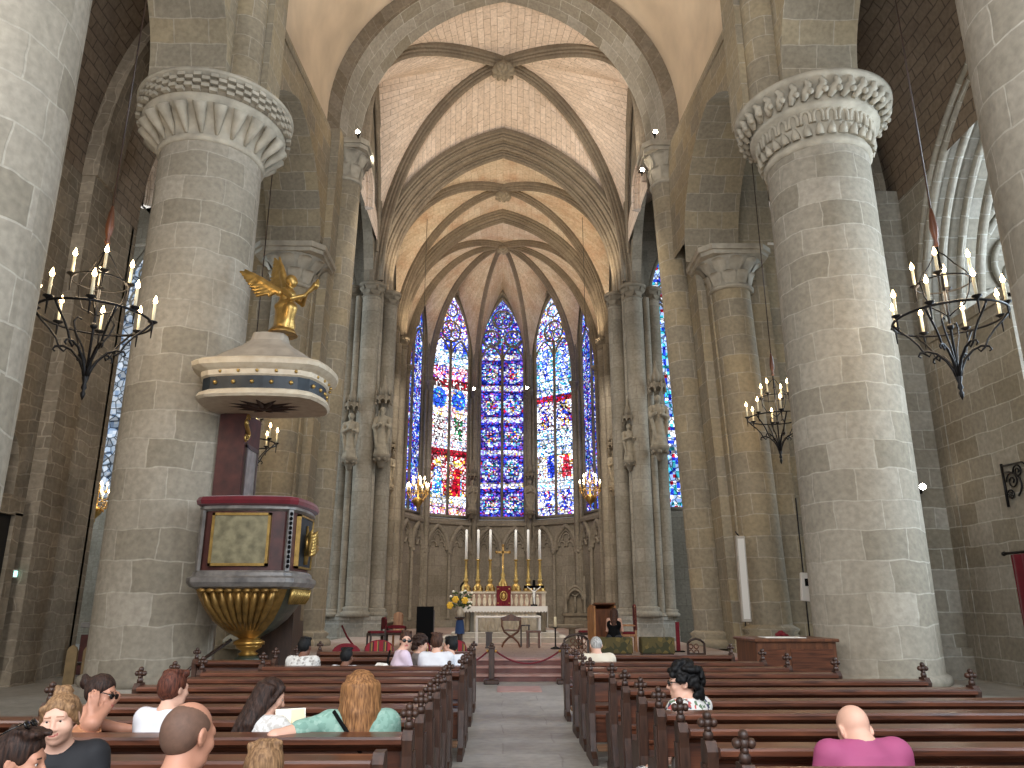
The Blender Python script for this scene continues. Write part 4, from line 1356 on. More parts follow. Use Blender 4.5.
# right wall: pilaster and chapel arch
b = MB()
Mr = Matrix(((0, 1, 0, RX), (1, 0, 0, 0), (0, 0, 1, 0), (0, 0, 0, 1)))
out = [(14.2 + p[0], p[1]) for p in arch_full(4.5, 8.4, 14.2, 24, 0)]
opening_wall(b, Mr, 8.5, 19.2, 0, 15.5, out, 1.5)
niche_wall(b, Mr, [(4, 8.5, None), (19.2, 20.6, None)], 15.5)
b.box(RX + 0.015, RX + 1.5, 15.6, 18.69, 0, 8.3); b.box(RX - 0.06, RX + 1.5, 15.6, 18.75, 8.2, 8.45)
b.box(RX - 0.75, RX + 0.1, 19.2, 20.5, 0, 12.9)
b.box(RX - 0.95, RX + 0.1, 19.0, 20.65, 0, 0.7)
struct('wall_right', b, M['wallr'], 'pale ashlar wall and pilaster of the right aisle beyond the round column', 'wall')
b = MB()
for (hw, za, x, r) in ((4.45, 14.15, 0.02, 0.12), (4.25, 13.95, 0.3, 0.1), (4.2, 13.9, 0.75, 0.1), (4.1, 13.8, 1.2, 0.12), (4.62, 14.45, -0.06, 0.1)):
    b.tube([(RX + x, 14.2 + p[0], p[1]) for p in arch_full(hw, 8.4, za, 24)], r, 8)
struct('wall_right_arch_rolls', b, M['wallr'])
# chapel behind the arch
b = MB()
b.box(RX + 1.4, RX + 8.0, 19.3, 19.8, 0, 15.5)
b.box(RX + 1.4, RX + 8.0, 8.2, 8.6, 0, 15.5)
Ms = Matrix(((0, 1, 0, RX + 7.0), (1, 0, 0, 0), (0, 0, 1, 0), (0, 0, 0, 1)))
opening_wall(b, Ms, 8.4, 19.5, 0, 15.5, [(13.0 + p[0], p[1]) for p in arch_full(2.6, 8, 12.5, 16, 3)], 0.5, zb=3)
struct('wall_chapel', b, M['wallr'])
b = MB()
for (cx, cz, r) in ((13.5, 8.9, 1.0), (15.5, 8.9, 1.0), (14.5, 10.6, 1.0), (13.6, 6.2, 0.0)):
    if r:
        b.tube([(cx + r * cos(a), 19.22, cz + r * sin(a)) for a in [2 * pi * k / 24 for k in range(24)]], 0.1, 6, closed=True)
        for k in range(3):
            a0 = pi / 2 + 2 * pi * k / 3
            b.ball((cx + 0.42 * cos(a0), 19.3, cz + 0.42 * sin(a0)), (0.42, 0.16, 0.42), 10)
for k, (hw, za) in enumerate(((2.6, 13.4), (2.35, 13.1), (2.1, 12.8))):
    b.tube([(14.5 + p[0], 19.25 - 0.05 * (2 - k), p[1]) for p in arch_full(hw, 8.0, za, 20, 0.5)], 0.11, 8)
struct('wall_chapel_tracery', b, M['wallr'], 'blind tracery of carved lobes on the chapel wall at the right edge', 'tracery')
root = thing('window_12', 'chapel window beyond the right aisle arch', 'window'); root['kind'] = 'structure'
Mg = Matrix(((0, 1, 0, RX + 7.0), (1, 0, 0, 13.0), (0, 0, 1, 0), (0, 0, 0, 1)))
glass_sheet(root, Mg, 2.5, 3.1, 8, 12.4, 'pale', 77, M['glass_p'], y=0.3, nu=12, dz=0.3)
t = MB(); tracery_bars(t, Mg, 2.5, 3.1, 8, 12.4, 'lobes', y=0.2); t.build('tracery', M['choir'], root)
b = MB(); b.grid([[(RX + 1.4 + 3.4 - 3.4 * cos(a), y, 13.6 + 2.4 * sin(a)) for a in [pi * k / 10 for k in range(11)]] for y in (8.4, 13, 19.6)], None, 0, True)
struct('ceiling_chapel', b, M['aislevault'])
# half barrel vaults of the aisles
b = MB()
for (xw, xi, z0, z1) in ((LX, -WO, 12.2, 17.6), (RX, WO, 12.6, 17.8)):
    pts = [(xw + (xi - xw) * (1 - cos(a)), z0 + (z1 - z0) * sin(a)) for a in [pi / 2 * k / 12 for k in range(13)]]
    g = [[(p[0], y, p[1]) for p in pts] for y in (3, 10, 17, 20.55)]
    L = [0.0]
    for k in range(12): L.append(L[-1] + hypot(pts[k + 1][0] - pts[k][0], pts[k + 1][1] - pts[k][1]))
    b.grid(g, [[(y, l) for l in L] for y in (3, 10, 17, 20.55)], 0, True)
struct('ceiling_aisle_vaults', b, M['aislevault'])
b = MB()
for (xw, xi, z0, z1, yy) in ((LX + 0.3, -WO, 12.2, 17.3, 18.0), (RX - 0.7, WO, 12.6, 17.4, 19.85)):
    pts = [(xw + (xi - xw) * (1 - cos(a)), yy, z0 + (z1 - z0) * sin(a)) for a in [pi / 2 * k / 12 for k in range(13)]]
    b.sweep(pts, (0, 1, 0), [(-0.5, 0.5 if xw > 0 else -0.5), (0.5, 0.5 if xw > 0 else -0.5), (0.5, -0.1 if xw > 0 else 0.1), (-0.5, -0.1 if xw > 0 else 0.1)])
b.box(LX - 0.05, LX + 0.33, 17.53, 18.47, 0, 13.0)
struct('arch_aisle', b, M['wall'])
# iron tie rods across the aisle mouths
for s in (-1, 1):
    b = MB(); z = 13.1
    b.tube([(s * 8.7, 22.9, z), (s * 19, 22.9 + 1.2, z)], 0.045, 6)
    struct('trim_%d' % (2 if s < 0 else 3), b, M['white'])
# ------------------------------------------------------------------ pews
def finial_mb(x, y, z):
    q = MB()
    q.lathe([(0.028, z), (0.03, z + 0.03), (0.02, z + 0.045), (0.02, z + 0.07)], (x, y, 0), 8)
    for (dx, dz, r) in ((0, 0.122, 0.024), (0.034, 0.086, 0.023), (-0.034, 0.086, 0.023), (0, 0.086, 0.026), (0, 0.055, 0.02)):
        q.ball((x + dx, y, z + dz), (r, 0.03, r * 1.1), 8)
    return q

def pew(x0, x1, Y, label, group, top=0.92, ends=(True, True)):
    r = thing('church_pew', label, 'pew', ((x0 + x1) / 2, Y, 0), 0, group)
    a, b = x0 + 0.03, x1 - 0.03
    m = MB()
    # moulded ledge on the back, leaning to the row behind
    prof = [(-0.13, top - 0.045), (-0.13, top - 0.02), (-0.12, top - 0.006), (0.035, top), (0.05, top - 0.02), (0.05, top - 0.07), (0.0, top - 0.1), (-0.03, top - 0.075), (-0.1, top - 0.06)]
    m.sweep([(a, Y, 0), (b, Y, 0)], (0, 1, 0), [(p[0], -p[1]) for p in prof])
    m.build('back_rail', M['pew'], r)
    m = MB(); m.obox(((a + b) / 2, Y + 0.03, top - 0.2), (b - a, 0.025, 0.22), rotx(-0.06), bev=0.005); m.build('back_board', M['pew'], r)
    m = MB(); m.obox(((a + b) / 2, Y + 0.24, 0.45), (b - a, 0.36, 0.035), None, bev=0.008); m.build('seat', M['pew'], r)
    m = MB(); m.obox(((a + b) / 2, Y + 0.09, 0.3), (b - a, 0.025, 0.24), None, bev=0.005); m.build('under_board', M['pew'], r)
    m = MB(); m.obox(((a + b) / 2, Y - 0.2, 0.17), (b - a, 0.17, 0.03), rotx(0.12), bev=0.006); m.build('kneeler', M['kneel'], r)
    for k, (x, on) in enumerate(((x0, ends[0]), (x1, ends[1]))):
        e = MB()
        poly = [(-0.26, 0.0), (-0.26, 0.07), (-0.12, 0.12), (-0.08, 0.3), (-0.05, 0.5), (-0.07, top - 0.12), (-0.09, top - 0.03), (-0.05, top + 0.02), (0.05, top + 0.02), (0.07, top - 0.06),
                (0.06, 0.62), (0.16, 0.58), (0.34, 0.56), (0.41, 0.5), (0.4, 0.42), (0.33, 0.3), (0.31, 0.12), (0.38, 0.07), (0.38, 0.0)]
        Mx = Matrix(((0, 0, 1, x), (1, 0, 0, Y), (0, 1, 0, 0), (0, 0, 0, 1)))
        e.prism(poly, -0.03, 0.03, Mx)
        e.prism([(-0.045, 0.14), (-0.03, top - 0.1), (0.045, top - 0.1), (0.05, 0.14)], -0.042, 0.042, Mx)
        eo = e.build('bench_end', M['pewend'], r)
        if on: finial_mb(x, Y, top + 0.02).build('finial', M['pewend'], eo)
    return r

AX0, AX1, LXE, RXE = -0.58, 1.12, -3.3, 4.48
left_rows = [(4.42, 'front edge row, plain topped', (False, False)), (5.02, '', (True, True)), (5.72, '', (True, True)), (6.42, '', (True, True)), (7.15, '', (True, True)), (7.95, '', (True, True)), (8.75, '', (True, True)), (9.55, '', (True, True)), (10.4, '', (True, True)), (12.1, '', (True, True)), (13.6, '', (True, True))]
ordn = ['nearest', 'second', 'third', 'fourth', 'fifth', 'sixth', 'seventh', 'eighth', 'ninth', 'tenth', 'eleventh', 'twelfth']
desc_l = ['nearest walnut pew left of the aisle, with plain square ends', 'walnut pew with cross finials that the teal shirted woman leans her arm on']
for i, (Y, d, e) in enumerate(left_rows):
    lab = desc_l[i] if i < 2 else 'brown walnut pew left of the aisle, %s row counted from the viewer' % ordn[i]
    if i == len(left_rows) - 1: lab = 'brown walnut pew left of the aisle, last row before the red chair backs'
    x0 = LXE + (0.25 if i >= 8 else 0)
    if i < 3: x0 = -4.5
    elif i < 8: x0 = -3.5
    pew(x0, (AX0 if i < 7 else AX0 + 0.1) if i else -0.66, Y, lab, 'walnut pews left of the aisle', 0.92 if i else 0.9, e)
right_rows = [3.2, 3.95, 4.62, 5.3, 6.0, 6.75, 7.6, 8.45, 9.3, 10.15, 11.1, 12.6]
for i, Y in enumerate(right_rows):
    lab = 'brown walnut pew right of the aisle, %s row counted from the viewer' % ordn[i]
    if i == 4: lab = 'brown walnut pew right of the aisle that the curly haired woman leans against'
    if i == len(right_rows) - 1: lab = 'brown walnut pew right of the aisle, last row behind the grey haired man'
    if i in (0,): continue
    pew(AX1 if i < 8 else AX1 - 0.13, RXE - 0.12 if i < 8 else (3.8 if i == 8 else 3.55), Y, lab, 'walnut pews right of the aisle', 0.92)
# one more short pew beyond, at the end of the left block by the pulpit foot
pew(-4.3, -3.2, 11.5, 'short walnut pew standing just below the pulpit foot', 'walnut pews left of the aisle')

# ------------------------------------------------------------------ iron chandeliers
def candle_parts(root, p, h=0.34, r=0.026, pan=True, flame='flame', pr=0.085, spike=True):
    x, y, z = p
    if pan:
        m = MB(); m.lathe([(0.008, z - 0.30), (0.02, z - 0.06), (0.03, z - 0.03), (pr, z + 0.005), (pr, z + 0.02), (r, z + 0.02)] if spike else [(0.02, z - 0.05), (pr, z + 0.005), (pr, z + 0.02)], (x, y, 0), 12)
        m.build('drip_pan', M['iron'] if spike else M['gold'], root)
    m = MB(); m.lathe([(r, z + 0.02), (r, z + h), (r * 0.5, z + h + 0.006)], (x, y, 0), 10)
    c = m.build('candle', M['candle'], root)
    m = MB(); m.lathe([(0.003, z + h), (0.034, z + h + 0.03), (0.04, z + h + 0.06), (0.024, z + h + 0.11), (0.002, z + h + 0.17)], (x, y, 0), 8)
    m.build('flame', M[flame], c)

def iron_chandelier(loc, label, group, cord_top):
    r = thing('iron_chandelier', label, 'chandelier', (0, 0, 0), 0, group)
    R, R2 = 0.92, 0.46
    m = MB()
    m.tube([(0, 0, -1.2), (0, 0, 1.45)], 0.022, 8)
    m.lathe([(0.004, -1.5), (0.03, -1.44), (0.045, -1.38), (0.02, -1.33), (0.05, -1.28), (0.03, -1.2), (0.06, -1.1), (0.03, -1.0)], (0, 0, 0), 10)
    m.ball((0, 0, -0.15), 0.06, 8); m.ball((0, 0, 1.0), 0.05, 8)
    m.build('stem', M['iron'], r)
    m = MB(); m.tube([(R * cos(2 * pi * k / 40), R * sin(2 * pi * k / 40), 0) for k in range(40)], 0.024, 6, closed=True); m.build('lower_ring', M['iron'], r)
    m = MB(); m.tube([(R2 * cos(2 * pi * k / 28), R2 * sin(2 * pi * k / 28), 0.68) for k in range(28)], 0.016, 6, closed=True); m.build('upper_ring', M['iron'], r)
    def pol(a, P): return [(p[0] * cos(a), p[0] * sin(a), p[1]) for p in P]
    for k in range(6):
        a = 2 * pi * k / 6 + 0.3
        m = MB()
        m.tube(pol(a, [(0.02, -1.12), (0.06, -0.95), (0.14, -0.78), (0.28, -0.62), (0.42, -0.56), (0.54, -0.58), (0.57, -0.64), (0.53, -0.67)]), [0.03, 0.03, 0.026, 0.024, 0.022, 0.02, 0.018, 0.014], 6)
        m.tube(pol(a, [(R, 0.0), (0.82, -0.12), (0.66, -0.28), (0.54, -0.44), (0.47, -0.6), (0.4, -0.66), (0.36, -0.6)]), [0.024, 0.022, 0.02, 0.02, 0.02, 0.018, 0.014], 6)
        if k % 3 == 0: m.tube(pol(a, [(0.03, -1.05), (0.05, -0.8), (0.12, -0.55), (0.26, -0.3), (0.32, -0.1), (0.27, 0.0), (0.2, -0.05)]), 0.018, 6)
        m.build('arm', M['iron'], r)
    for k in range(3):
        a = 2 * pi * k / 3 + 0.8
        m = MB(); m.tube(pol(a, [(0.02, 0.05), (0.12, 0.12), (0.3, 0.2), (0.4, 0.4), (R2, 0.68)]), 0.014, 6)
        m.tube(pol(a, [(0.02, 1.3), (0.1, 1.22), (0.24, 1.0), (0.4, 0.8), (R2, 0.68)]), 0.012, 6)
        m.build('upper_arm', M['iron'], r)
    for k in range(8):
        a = 2 * pi * (k + 0.5) / 8
        candle_parts(r, (R * cos(a), R * sin(a), 0.05), 0.36)
    for k in range(4):
        a = 2 * pi * (k + 0.35) / 4
        candle_parts(r, (R2 * cos(a), R2 * sin(a), 0.73), 0.34)
    m = MB(); m.lathe([(0.012, 1.4), (0.05, 1.46), (0.03, 1.55), (0.06, 1.65), (0.075, 1.8), (0.05, 2.05), (0.02, 2.2)], (0, 0, 0), 10); m.build('counterweight', M['oak'], r)
    m = MB(); m.tube([(0, 0, 2.15), (0, 0, cord_top)], 0.018, 6); m.build('cord', M['darkwood'], r)
    r.location = loc
    return r
p = at(95, 318, 12.8)
ch = iron_chandelier(p, 'large black wrought iron candle chandelier hanging before the rubble wall, left of the pulpit', 'iron candle chandeliers of the nave', 17.0 - p[2])
p2 = at(949, 319, 12.8)
CH = [p, p2]
dup(ch, p2, 0.35, 'large black wrought iron candle chandelier hanging right of the leaf carved round column')
for (px, py, Y, lab) in ((777, 418, 20.6, 'iron candle chandelier half hidden behind the leaf carved round column'), (246, 443, 20.6, 'iron candle chandelier showing beside the back panel of the pulpit')):
    q = at(px, py, Y); CH.append(q)
    d = dup(ch, q, 0.2 if px > 500 else 0.75, lab); d.scale = (0.86, 0.86, 0.86)
    for c in d.children:
        if c.name.startswith('cord'): c.scale = (1, 1, 1)
def light_later(): pass

# gilded chandeliers with hanging drops in the choir
def gilt_chandelier(loc, label, group, cord):
    r = thing('gilt_chandelier', label, 'chandelier', (0, 0, 0), 0, group)
    m = MB(); m.lathe([(0.01, -0.95), (0.05, -0.9), (0.03, -0.8), (0.12, -0.7), (0.2, -0.62), (0.26, -0.45), (0.2, -0.35), (0.06, -0.3), (0.05, 0.2), (0.1, 0.3), (0.05, 0.45), (0.03, 0.9)], (0, 0, 0), 16); m.build('body', M['gold'], r)
    m = MB()
    for R, z in ((0.5, -0.05), (0.3, 0.28)): m.tube([(R * cos(2 * pi * k / 24), R * sin(2 * pi * k / 24), z) for k in range(24)], 0.02, 6, closed=True)
    for k in range(8):
        a = 2 * pi * k / 8
        m.tube([(q[0] * cos(a), q[0] * sin(a), q[1]) for q in ((0.05, -0.3), (0.25, -0.42), (0.42, -0.28), (0.5, -0.05))], 0.016, 6)
    m.build('candle_rings', M['gold'], r)
    m = MB()
    for k in range(16):
        a = 2 * pi * k / 16
        for j in range(4):
            m.ball((0.5 * cos(a) * (1 - 0.14 * j), 0.5 * sin(a) * (1 - 0.14 * j), -0.14 - 0.11 * j), (0.02, 0.02, 0.04), 5)
    m.build('glass_drops', M['brass'], r)
    for k in range(10): candle_parts(r, (0.5 * cos(2 * pi * k / 10), 0.5 * sin(2 * pi * k / 10), 0.0), 0.22, 0.022, True, 'flamew', 0.05, False)
    for k in range(5): candle_parts(r, (0.3 * cos(2 * pi * k / 5), 0.3 * sin(2 * pi * k / 5), 0.32), 0.22, 0.022, True, 'flamew', 0.05, False)
    m = MB(); m.tube([(0, 0, 0.88), (0, 0, cord)], 0.014, 5); m.build('cord', M['iron'], r)
    r.location = loc
    return r
p = at(418, 491, 36.5)
GC = [p]
g = gilt_chandelier(p, 'gilded chandelier of small electric candles hanging in the choir, left of the altar', 'gilded chandeliers of the choir', 21.2 - p[2])
p2 = at(590, 488, 36.5); GC.append(p2)
dup(g, p2, 0.2, 'gilded chandelier of small electric candles hanging in the choir, right of the altar')
p3 = at(97, 499, 25.0); GC.append(p3)
d = dup(g, p3, 0.4, 'gilded chandelier glowing between the rubble wall and the fat round column', None); d.scale = (0.8, 0.8, 0.8)

# ------------------------------------------------------------------ projectors on the capitals
pr = None
for (x, y, Y, lab) in ((358, 133, 24.6, 'small bright floodlight above the crossing capital, pulpit side'), (655, 133, 24.6, 'small bright floodlight above the crossing capital, counter side'), (642, 171, 25.6, 'small bright floodlight lower down beside the right crossing capital'),
                       (385, 288, 33.6, 'small floodlight on the left clustered choir pier'), (621, 288, 33.6, 'small floodlight on the right clustered choir pier'),
                       (397, 344, 40.0, 'small floodlight at the left end of the apse, below the pier one'), (605, 342, 40.0, 'small floodlight at the right end of the apse, below the pier one'),
                       (474, 389, 48.0, 'small floodlight on the apse shaft left of the central window'), (527, 388, 48.0, 'small floodlight on the apse shaft right of the central window'),
                       (921, 487, 18.9, 'small bare lamp shining on the aisle wall right of the leaf carved column')):
    c = at(x, y, Y)
    k = 0.8 if Y < 26 else 1.0
    if Y == 48.0: k = 0.9
    r = thing('spotlight', lab, 'spotlight', c, 0, 'floodlights on the capitals')
    m = MB(); m.lathe([(0.02, 0.10), (0.10, 0.08), (0.12, -0.06), (0.115, -0.1)], (0, 0, 0), 14, M=rotx(RAD(-90)) @ Matrix.Scale(k, 4)); m.box(-0.02, 0.02, 0, 0.1, -0.2 * k, -0.05); 
    m.build('housing', M['black'], r, world=False)
    m = MB(); m.ball((0, -0.1 * k, 0), (0.1 * k, 0.05, 0.1 * k), 8); m.build('lens', M['lamp'], r, world=False)

# ------------------------------------------------------------------ pulpit
PX, PY = -4.98, 16.0
def plan(h, bulge=0.1, ch=0.13, n=9):
    """square plan with bowed faces and cut corners"""
    out = []
    for k in range(4):
        a = -pi / 2 + k * pi / 2
        ux, uy = cos(a), sin(a); tx, ty = -sin(a), cos(a)
        for i in range(n):
            t = -1 + 2 * i / (n - 1)
            w = h - ch
            d = h + bulge * (1 - t * t)
            out.append((ux * d + tx * t * w, uy * d + ty * t * w))
    return out
def loft(mb, levels, c, mi=0, cap=True, matf=None, sm=False, bulge=0.1, ch=0.13, sy=1.0):
    P = [[(c[0] + q[0], c[1] + q[1] * sy, z) for q in plan(h, bulge * min(1, h), ch * min(1.0, h))] for h, z in levels]
    n = len(P[0]); base = len(mb.v)
    V = [p for row in P for p in row]; F = []; mis = []
    for i in range(len(P) - 1):
        for k in range(n):
            k2 = (k + 1) % n
            F.append((i * n + k, i * n + k2, (i + 1) * n + k2, (i + 1) * n + k)); mis.append(matf(k, n) if matf else mi)
    for f_, q in zip(F, mis): mb.add([V[i] for i in f_], [(0, 1, 2, 3)], None, q, sm)
    if cap:
        mb.add(P[0], [tuple(range(n))[::-1]], None, mi); mb.add(P[-1], [tuple(range(n))], None, mi)
pu = thing('pulpit', 'ornate marble pulpit with red velvet rim, gilt bowl and framed panels against the round column', 'pulpit', (PX, PY, 0))
C2 = (PX, PY)
m = MB(); loft(m, [(0.86, 2.28), (0.86, 3.46)], C2); m.build('body', M['porphyry'], pu)
m = MB(); loft(m, [(0.88, 1.96), (0.97, 2.0), (1.02, 2.08), (1.02, 2.16), (0.95, 2.2), (0.94, 2.26), (0.9, 2.3)], C2); m.build('base_moulding', M['greymarble'], pu)
m = MB(); loft(m, [(0.87, 3.42), (0.93, 3.46), (0.93, 3.5), (0.9, 3.53)], C2); m.build('top_moulding', M['greymarble'], pu)
m = MB(); loft(m, [(0.9, 3.52), (0.98, 3.55), (1.0, 3.62), (0.97, 3.69), (0.86, 3.72)], C2, sm=True); m.build('velvet_cushion', M['redvelvet'], pu)
def bowlmat(k, n): return 1 if n // 4 <= k < n // 2 else 0
m = MB(); loft(m, [(0.12, 1.02), (0.22, 1.08), (0.4, 1.2), (0.58, 1.38), (0.72, 1.6), (0.82, 1.82), (0.88, 1.98)], C2, matf=bowlmat, sm=True); m.build('bowl', [M['golddark'], M['greenstone']], pu)
m = MB()
for k in range(9):                       # gilt leaves over the front of the bowl
    t = -0.8 + 1.6 * k / 8
    P = [(PX + t * 0.82, PY - 0.93, 1.95), (PX + t * 0.72, PY - 0.86, 1.7), (PX + t * 0.52, PY - 0.68, 1.42), (PX + t * 0.3, PY - 0.42, 1.2)]
    m.tube(P, [0.05, 0.075, 0.055, 0.02], 6, flat=1.0)
    m.ball((PX + t * 0.85, PY - 0.98, 1.93), (0.09, 0.05, 0.045), 6)
m.build('gilt_leaves', M['golddark'], pu)
m = MB()
for k in range(9):                       # gilt drapery tabs on the aisle side
    t = -0.75 + 1.5 * k / 8
    m.tube([(PX + 0.95, PY + t * 0.85, 1.97), (PX + 0.93, PY + t * 0.84, 1.82), (PX + 0.88, PY + t * 0.82, 1.68)], [0.045, 0.05, 0.02], 6)
m.build('gilt_tassels', M['gold'], pu)
m = MB(); m.lathe([(0.3, 0.92), (0.3, 0.98), (0.2, 1.03), (0.2, 1.06)], (PX, PY, 0), 20); m.lathe([(0.14, 0.7), (0.2, 0.75), (0.13, 0.8), (0.24, 0.86), (0.26, 0.93)], (PX, PY, 0), 20); m.build('gilt_knop', M['brass'], pu)
m = MB(); m.lathe([(0.16, 0.0), (0.16, 0.1), (0.1, 0.2), (0.14, 0.42), (0.24, 0.56), (0.26, 0.66), (0.16, 0.72)], (PX, PY, 0), 20); m.build('pedestal', M['greenstone'], pu)
def framed(mb_f, mb_p, cx, cz, w, h, y):   # on the front face
    t = 0.05
    for (a0, a1, b0, b1) in ((-w / 2, w / 2, -h / 2, -h / 2 + t), (-w / 2, w / 2, h / 2 - t, h / 2), (-w / 2, -w / 2 + t, -h / 2, h / 2), (w / 2 - t, w / 2, -h / 2, h / 2)):
        mb_f.box(cx + a0, cx + a1, y - 0.035, y + 0.1, cz + b0, cz + b1)
    mb_p.box(cx - w / 2 + t, cx + w / 2 - t, y - 0.012, y + 0.1, cz - h / 2 + t, cz + h / 2 - t)
fr, pn = MB(), MB(); framed(fr, pn, PX - 0.05, 2.88, 1.12, 1.0, PY - 0.96)
fo = fr.build('panel_frame', M['gold'], pu); pn.build('panel', M['palemarble'], fo)
# side panel: blue ground with a gilt palm spray
fr, pn, lf = MB(), MB(), MB()
xs = PX + 0.955; h, w, t = 1.04, 1.1, 0.04
for (a0, a1, b0, b1) in ((-w / 2, w / 2, -h / 2, -h / 2 + t), (-w / 2, w / 2, h / 2 - t, h / 2), (-w / 2, -w / 2 + t, -h / 2, h / 2), (w / 2 - t, w / 2, -h / 2, h / 2)):
    fr.box(xs - 0.1, xs + 0.03, PY + a0, PY + a1, 2.88 + b0, 2.88 + b1)
pn.box(xs - 0.1, xs + 0.008, PY - w / 2 + t, PY + w / 2 - t, 2.88 - h / 2 + t, 2.88 + h / 2 - t)
fo = fr.build('panel_frame', M['gold'], pu); pn.build('panel', M['bluemarble'], fo)
for k in range(7):
    a = RAD(200 - 34 * k + 70)
    z0 = 2.62 + 0.06 * k
    for s in (-1, 1):
        lf.tube([(xs + 0.02, PY, z0), (xs + 0.14, PY + s * 0.18, z0 + 0.06), (xs + 0.2, PY + s * (0.4 - 0.03 * k), z0 + 0.16)], [0.02, 0.06, 0.012], 6, flat=0.7)
lf.tube([(xs + 0.03, PY, 2.45), (xs + 0.05, PY, 2.8), (xs + 0.03, PY, 3.22)], [0.05, 0.06, 0.02], 6)
lf.ball((xs + 0.08, PY, 2.85), (0.06, 0.2, 0.2), 8)
lf.build('gilt_spray', M['gold'], pu)
for sx in (-1, 1):
    q = Vector((PX + sx * 0.845, PY - 0.845, 0)); m = MB()
    m.obox((q.x, q.y, 2.87), (0.1, 0.06, 1.16), rotz(sx * RAD(45)))
    m.build('corner_pilaster', M['greymarble'], pu)
m = MB()
for k in range(12): m.ball((PX + 0.875, PY - 0.875, 2.38 + 0.09 * k), (0.03, 0.03, 0.04), 6)
m.build('carved_drop', M['black'], pu)
m = MB(); m.tube([(PX - 0.45, PY + 0.3, 1.0), (PX - 0.95, PY - 0.2, 0.55), (PX - 1.25, PY - 0.5, 0.22)], 0.035, 6); m.build('stair_rail', M['darkwood'], pu)
m = MB(); 
for k in range(6): m.box(PX - 0.2, PX + 0.6, PY + 0.9 + 0.3 * k, PY + 1.2 + 0.3 * k, 0.0, 2.0 - 0.33 * k)
m.build('stair', M['darkwood'], pu)
# back board rising to the sounding board
m = MB(); m.box(-6.15, -5.58, 16.35, 17.4, 3.4, 5.72); m.build('back_board', M['porphyry'], pu)
fr = MB()
for (y0, y1, z0, z1) in ((16.45, 16.53, 3.6, 5.0), (17.2, 17.28, 3.6, 5.0), (16.45, 17.28, 4.95, 5.04), (16.45, 17.28, 3.55, 3.64)): fr.box(-5.6, -5.54, y0, y1, z0, z1)
fo = fr.build('back_panel_frame', M['darkwood'], pu)
m = MB(); m.box(-5.59, -5.56, 16.5, 17.24, 3.6, 5.0); m.build('back_panel', M['greymarble'], fo)
m = MB()
m.tube([(-5.53, 16.34 + 0.12 * sin(t * 6.2) , 5.08 + 0.5 * t) for t in [k / 14 for k in range(15)]], [0.02 + 0.03 * sin(pi * k / 14) for k in range(15)], 8)
m.tube([(-5.53, 16.34 + 0.09 * cos(a), 5.55 + 0.09 * sin(a)) for a in [k * 0.45 for k in range(12)]], 0.025, 6)
m.tube([(-5.53, 16.30 + 0.07 * cos(a), 5.12 + 0.07 * sin(a)) for a in [k * 0.45 for k in range(12)]], 0.022, 6)
m.build('gilt_scroll', M['gold'], pu)

# sounding board
TX, TY, SY = -5.02, 15.75, 0.76
SB = 5.66
sb = thing('sounding_board', 'stone topped sounding board with gilt studs hanging over the pulpit', 'sounding board', (TX, TY, SB))
T2 = (TX, TY)
m = MB(); loft(m, [(1.02, SB + 0.02), (1.12, SB), (1.17, SB + 0.05), (1.13, SB + 0.14), (1.08, SB + 0.17)], T2, sy=SY, bulge=0.16, ch=0.2); m.build('lower_rim', M['cream'], sb)
m = MB(); loft(m, [(1.08, SB + 0.16), (1.08, SB + 0.44)], T2, sy=SY, bulge=0.16, ch=0.2); m.build('frieze', M['bluemarble'], sb)
m = MB(); loft(m, [(1.08, SB + 0.43), (1.12, SB + 0.46), (1.13, SB + 0.56), (1.2, SB + 0.6), (1.28, SB + 0.66), (1.3, SB + 0.74), (1.24, SB + 0.8)], T2, sy=SY, bulge=0.16, ch=0.2); m.build('cornice', M['cream'], sb)
m = MB(); loft(m, [(1.24, SB + 0.79), (1.0, SB + 0.9), (0.75, SB + 1.1), (0.5, SB + 1.28), (0.36, SB + 1.42), (0.32, SB + 1.6), (0.2, SB + 1.62)], T2, sy=SY, bulge=0.12, ch=0.2, sm=True); m.build('roof', plain('weathered_stucco', (158, 148, 134), 0.85, var=0.15, scale=4), sb)
m = MB(); loft(m, [(0.9, SB + 0.06), (1.04, SB + 0.03)], T2, sy=SY, bulge=0.16, ch=0.2)
for k in range(12):
    a = 2 * pi * k / 12
    m.tube([(TX + 0.15 * cos(a), TY + 0.15 * sin(a), SB + 0.02), (TX + 0.85 * cos(a), TY + 0.85 * SY * sin(a), SB + 0.05)], [0.08, 0.02], 6)
m.ball((TX, TY, SB + 0.02), (0.24, 0.16, 0.08), 8)
m.build('carved_soffit', M['darkwood'], sb)
m = MB()
for sx, sy in ((0, -1), (1, 0)):
    for t in (-0.8, -0.4, 0.0, 0.4, 0.8):
        d = 1.08 + 0.16 * (1 - t * t)
        m.ball((TX + sx * d + (t * 0.95 if sx == 0 else 0), TY + SY * (sy * d + (t * 0.95 if sy == 0 else 0)), SB + 0.3), 0.045, 6)
        m.ball((TX + sx * (d + .06) + ((t + .1) * 0.95 if sx == 0 else 0), TY + SY * (sy * (d + .06) + ((t + .1) * 0.95 if sy == 0 else 0)), SB + 0.52), 0.035, 6)
m.build('gilt_studs', M['gold'], sb)
m = MB(); m.tube([(-5.9, 16.6, SB + 0.9), (-6.05, 16.4, SB + 1.45), (-6.2, 16.7, SB + 1.5)], 0.02, 6); m.build('tie_bar', M['iron'], sb)

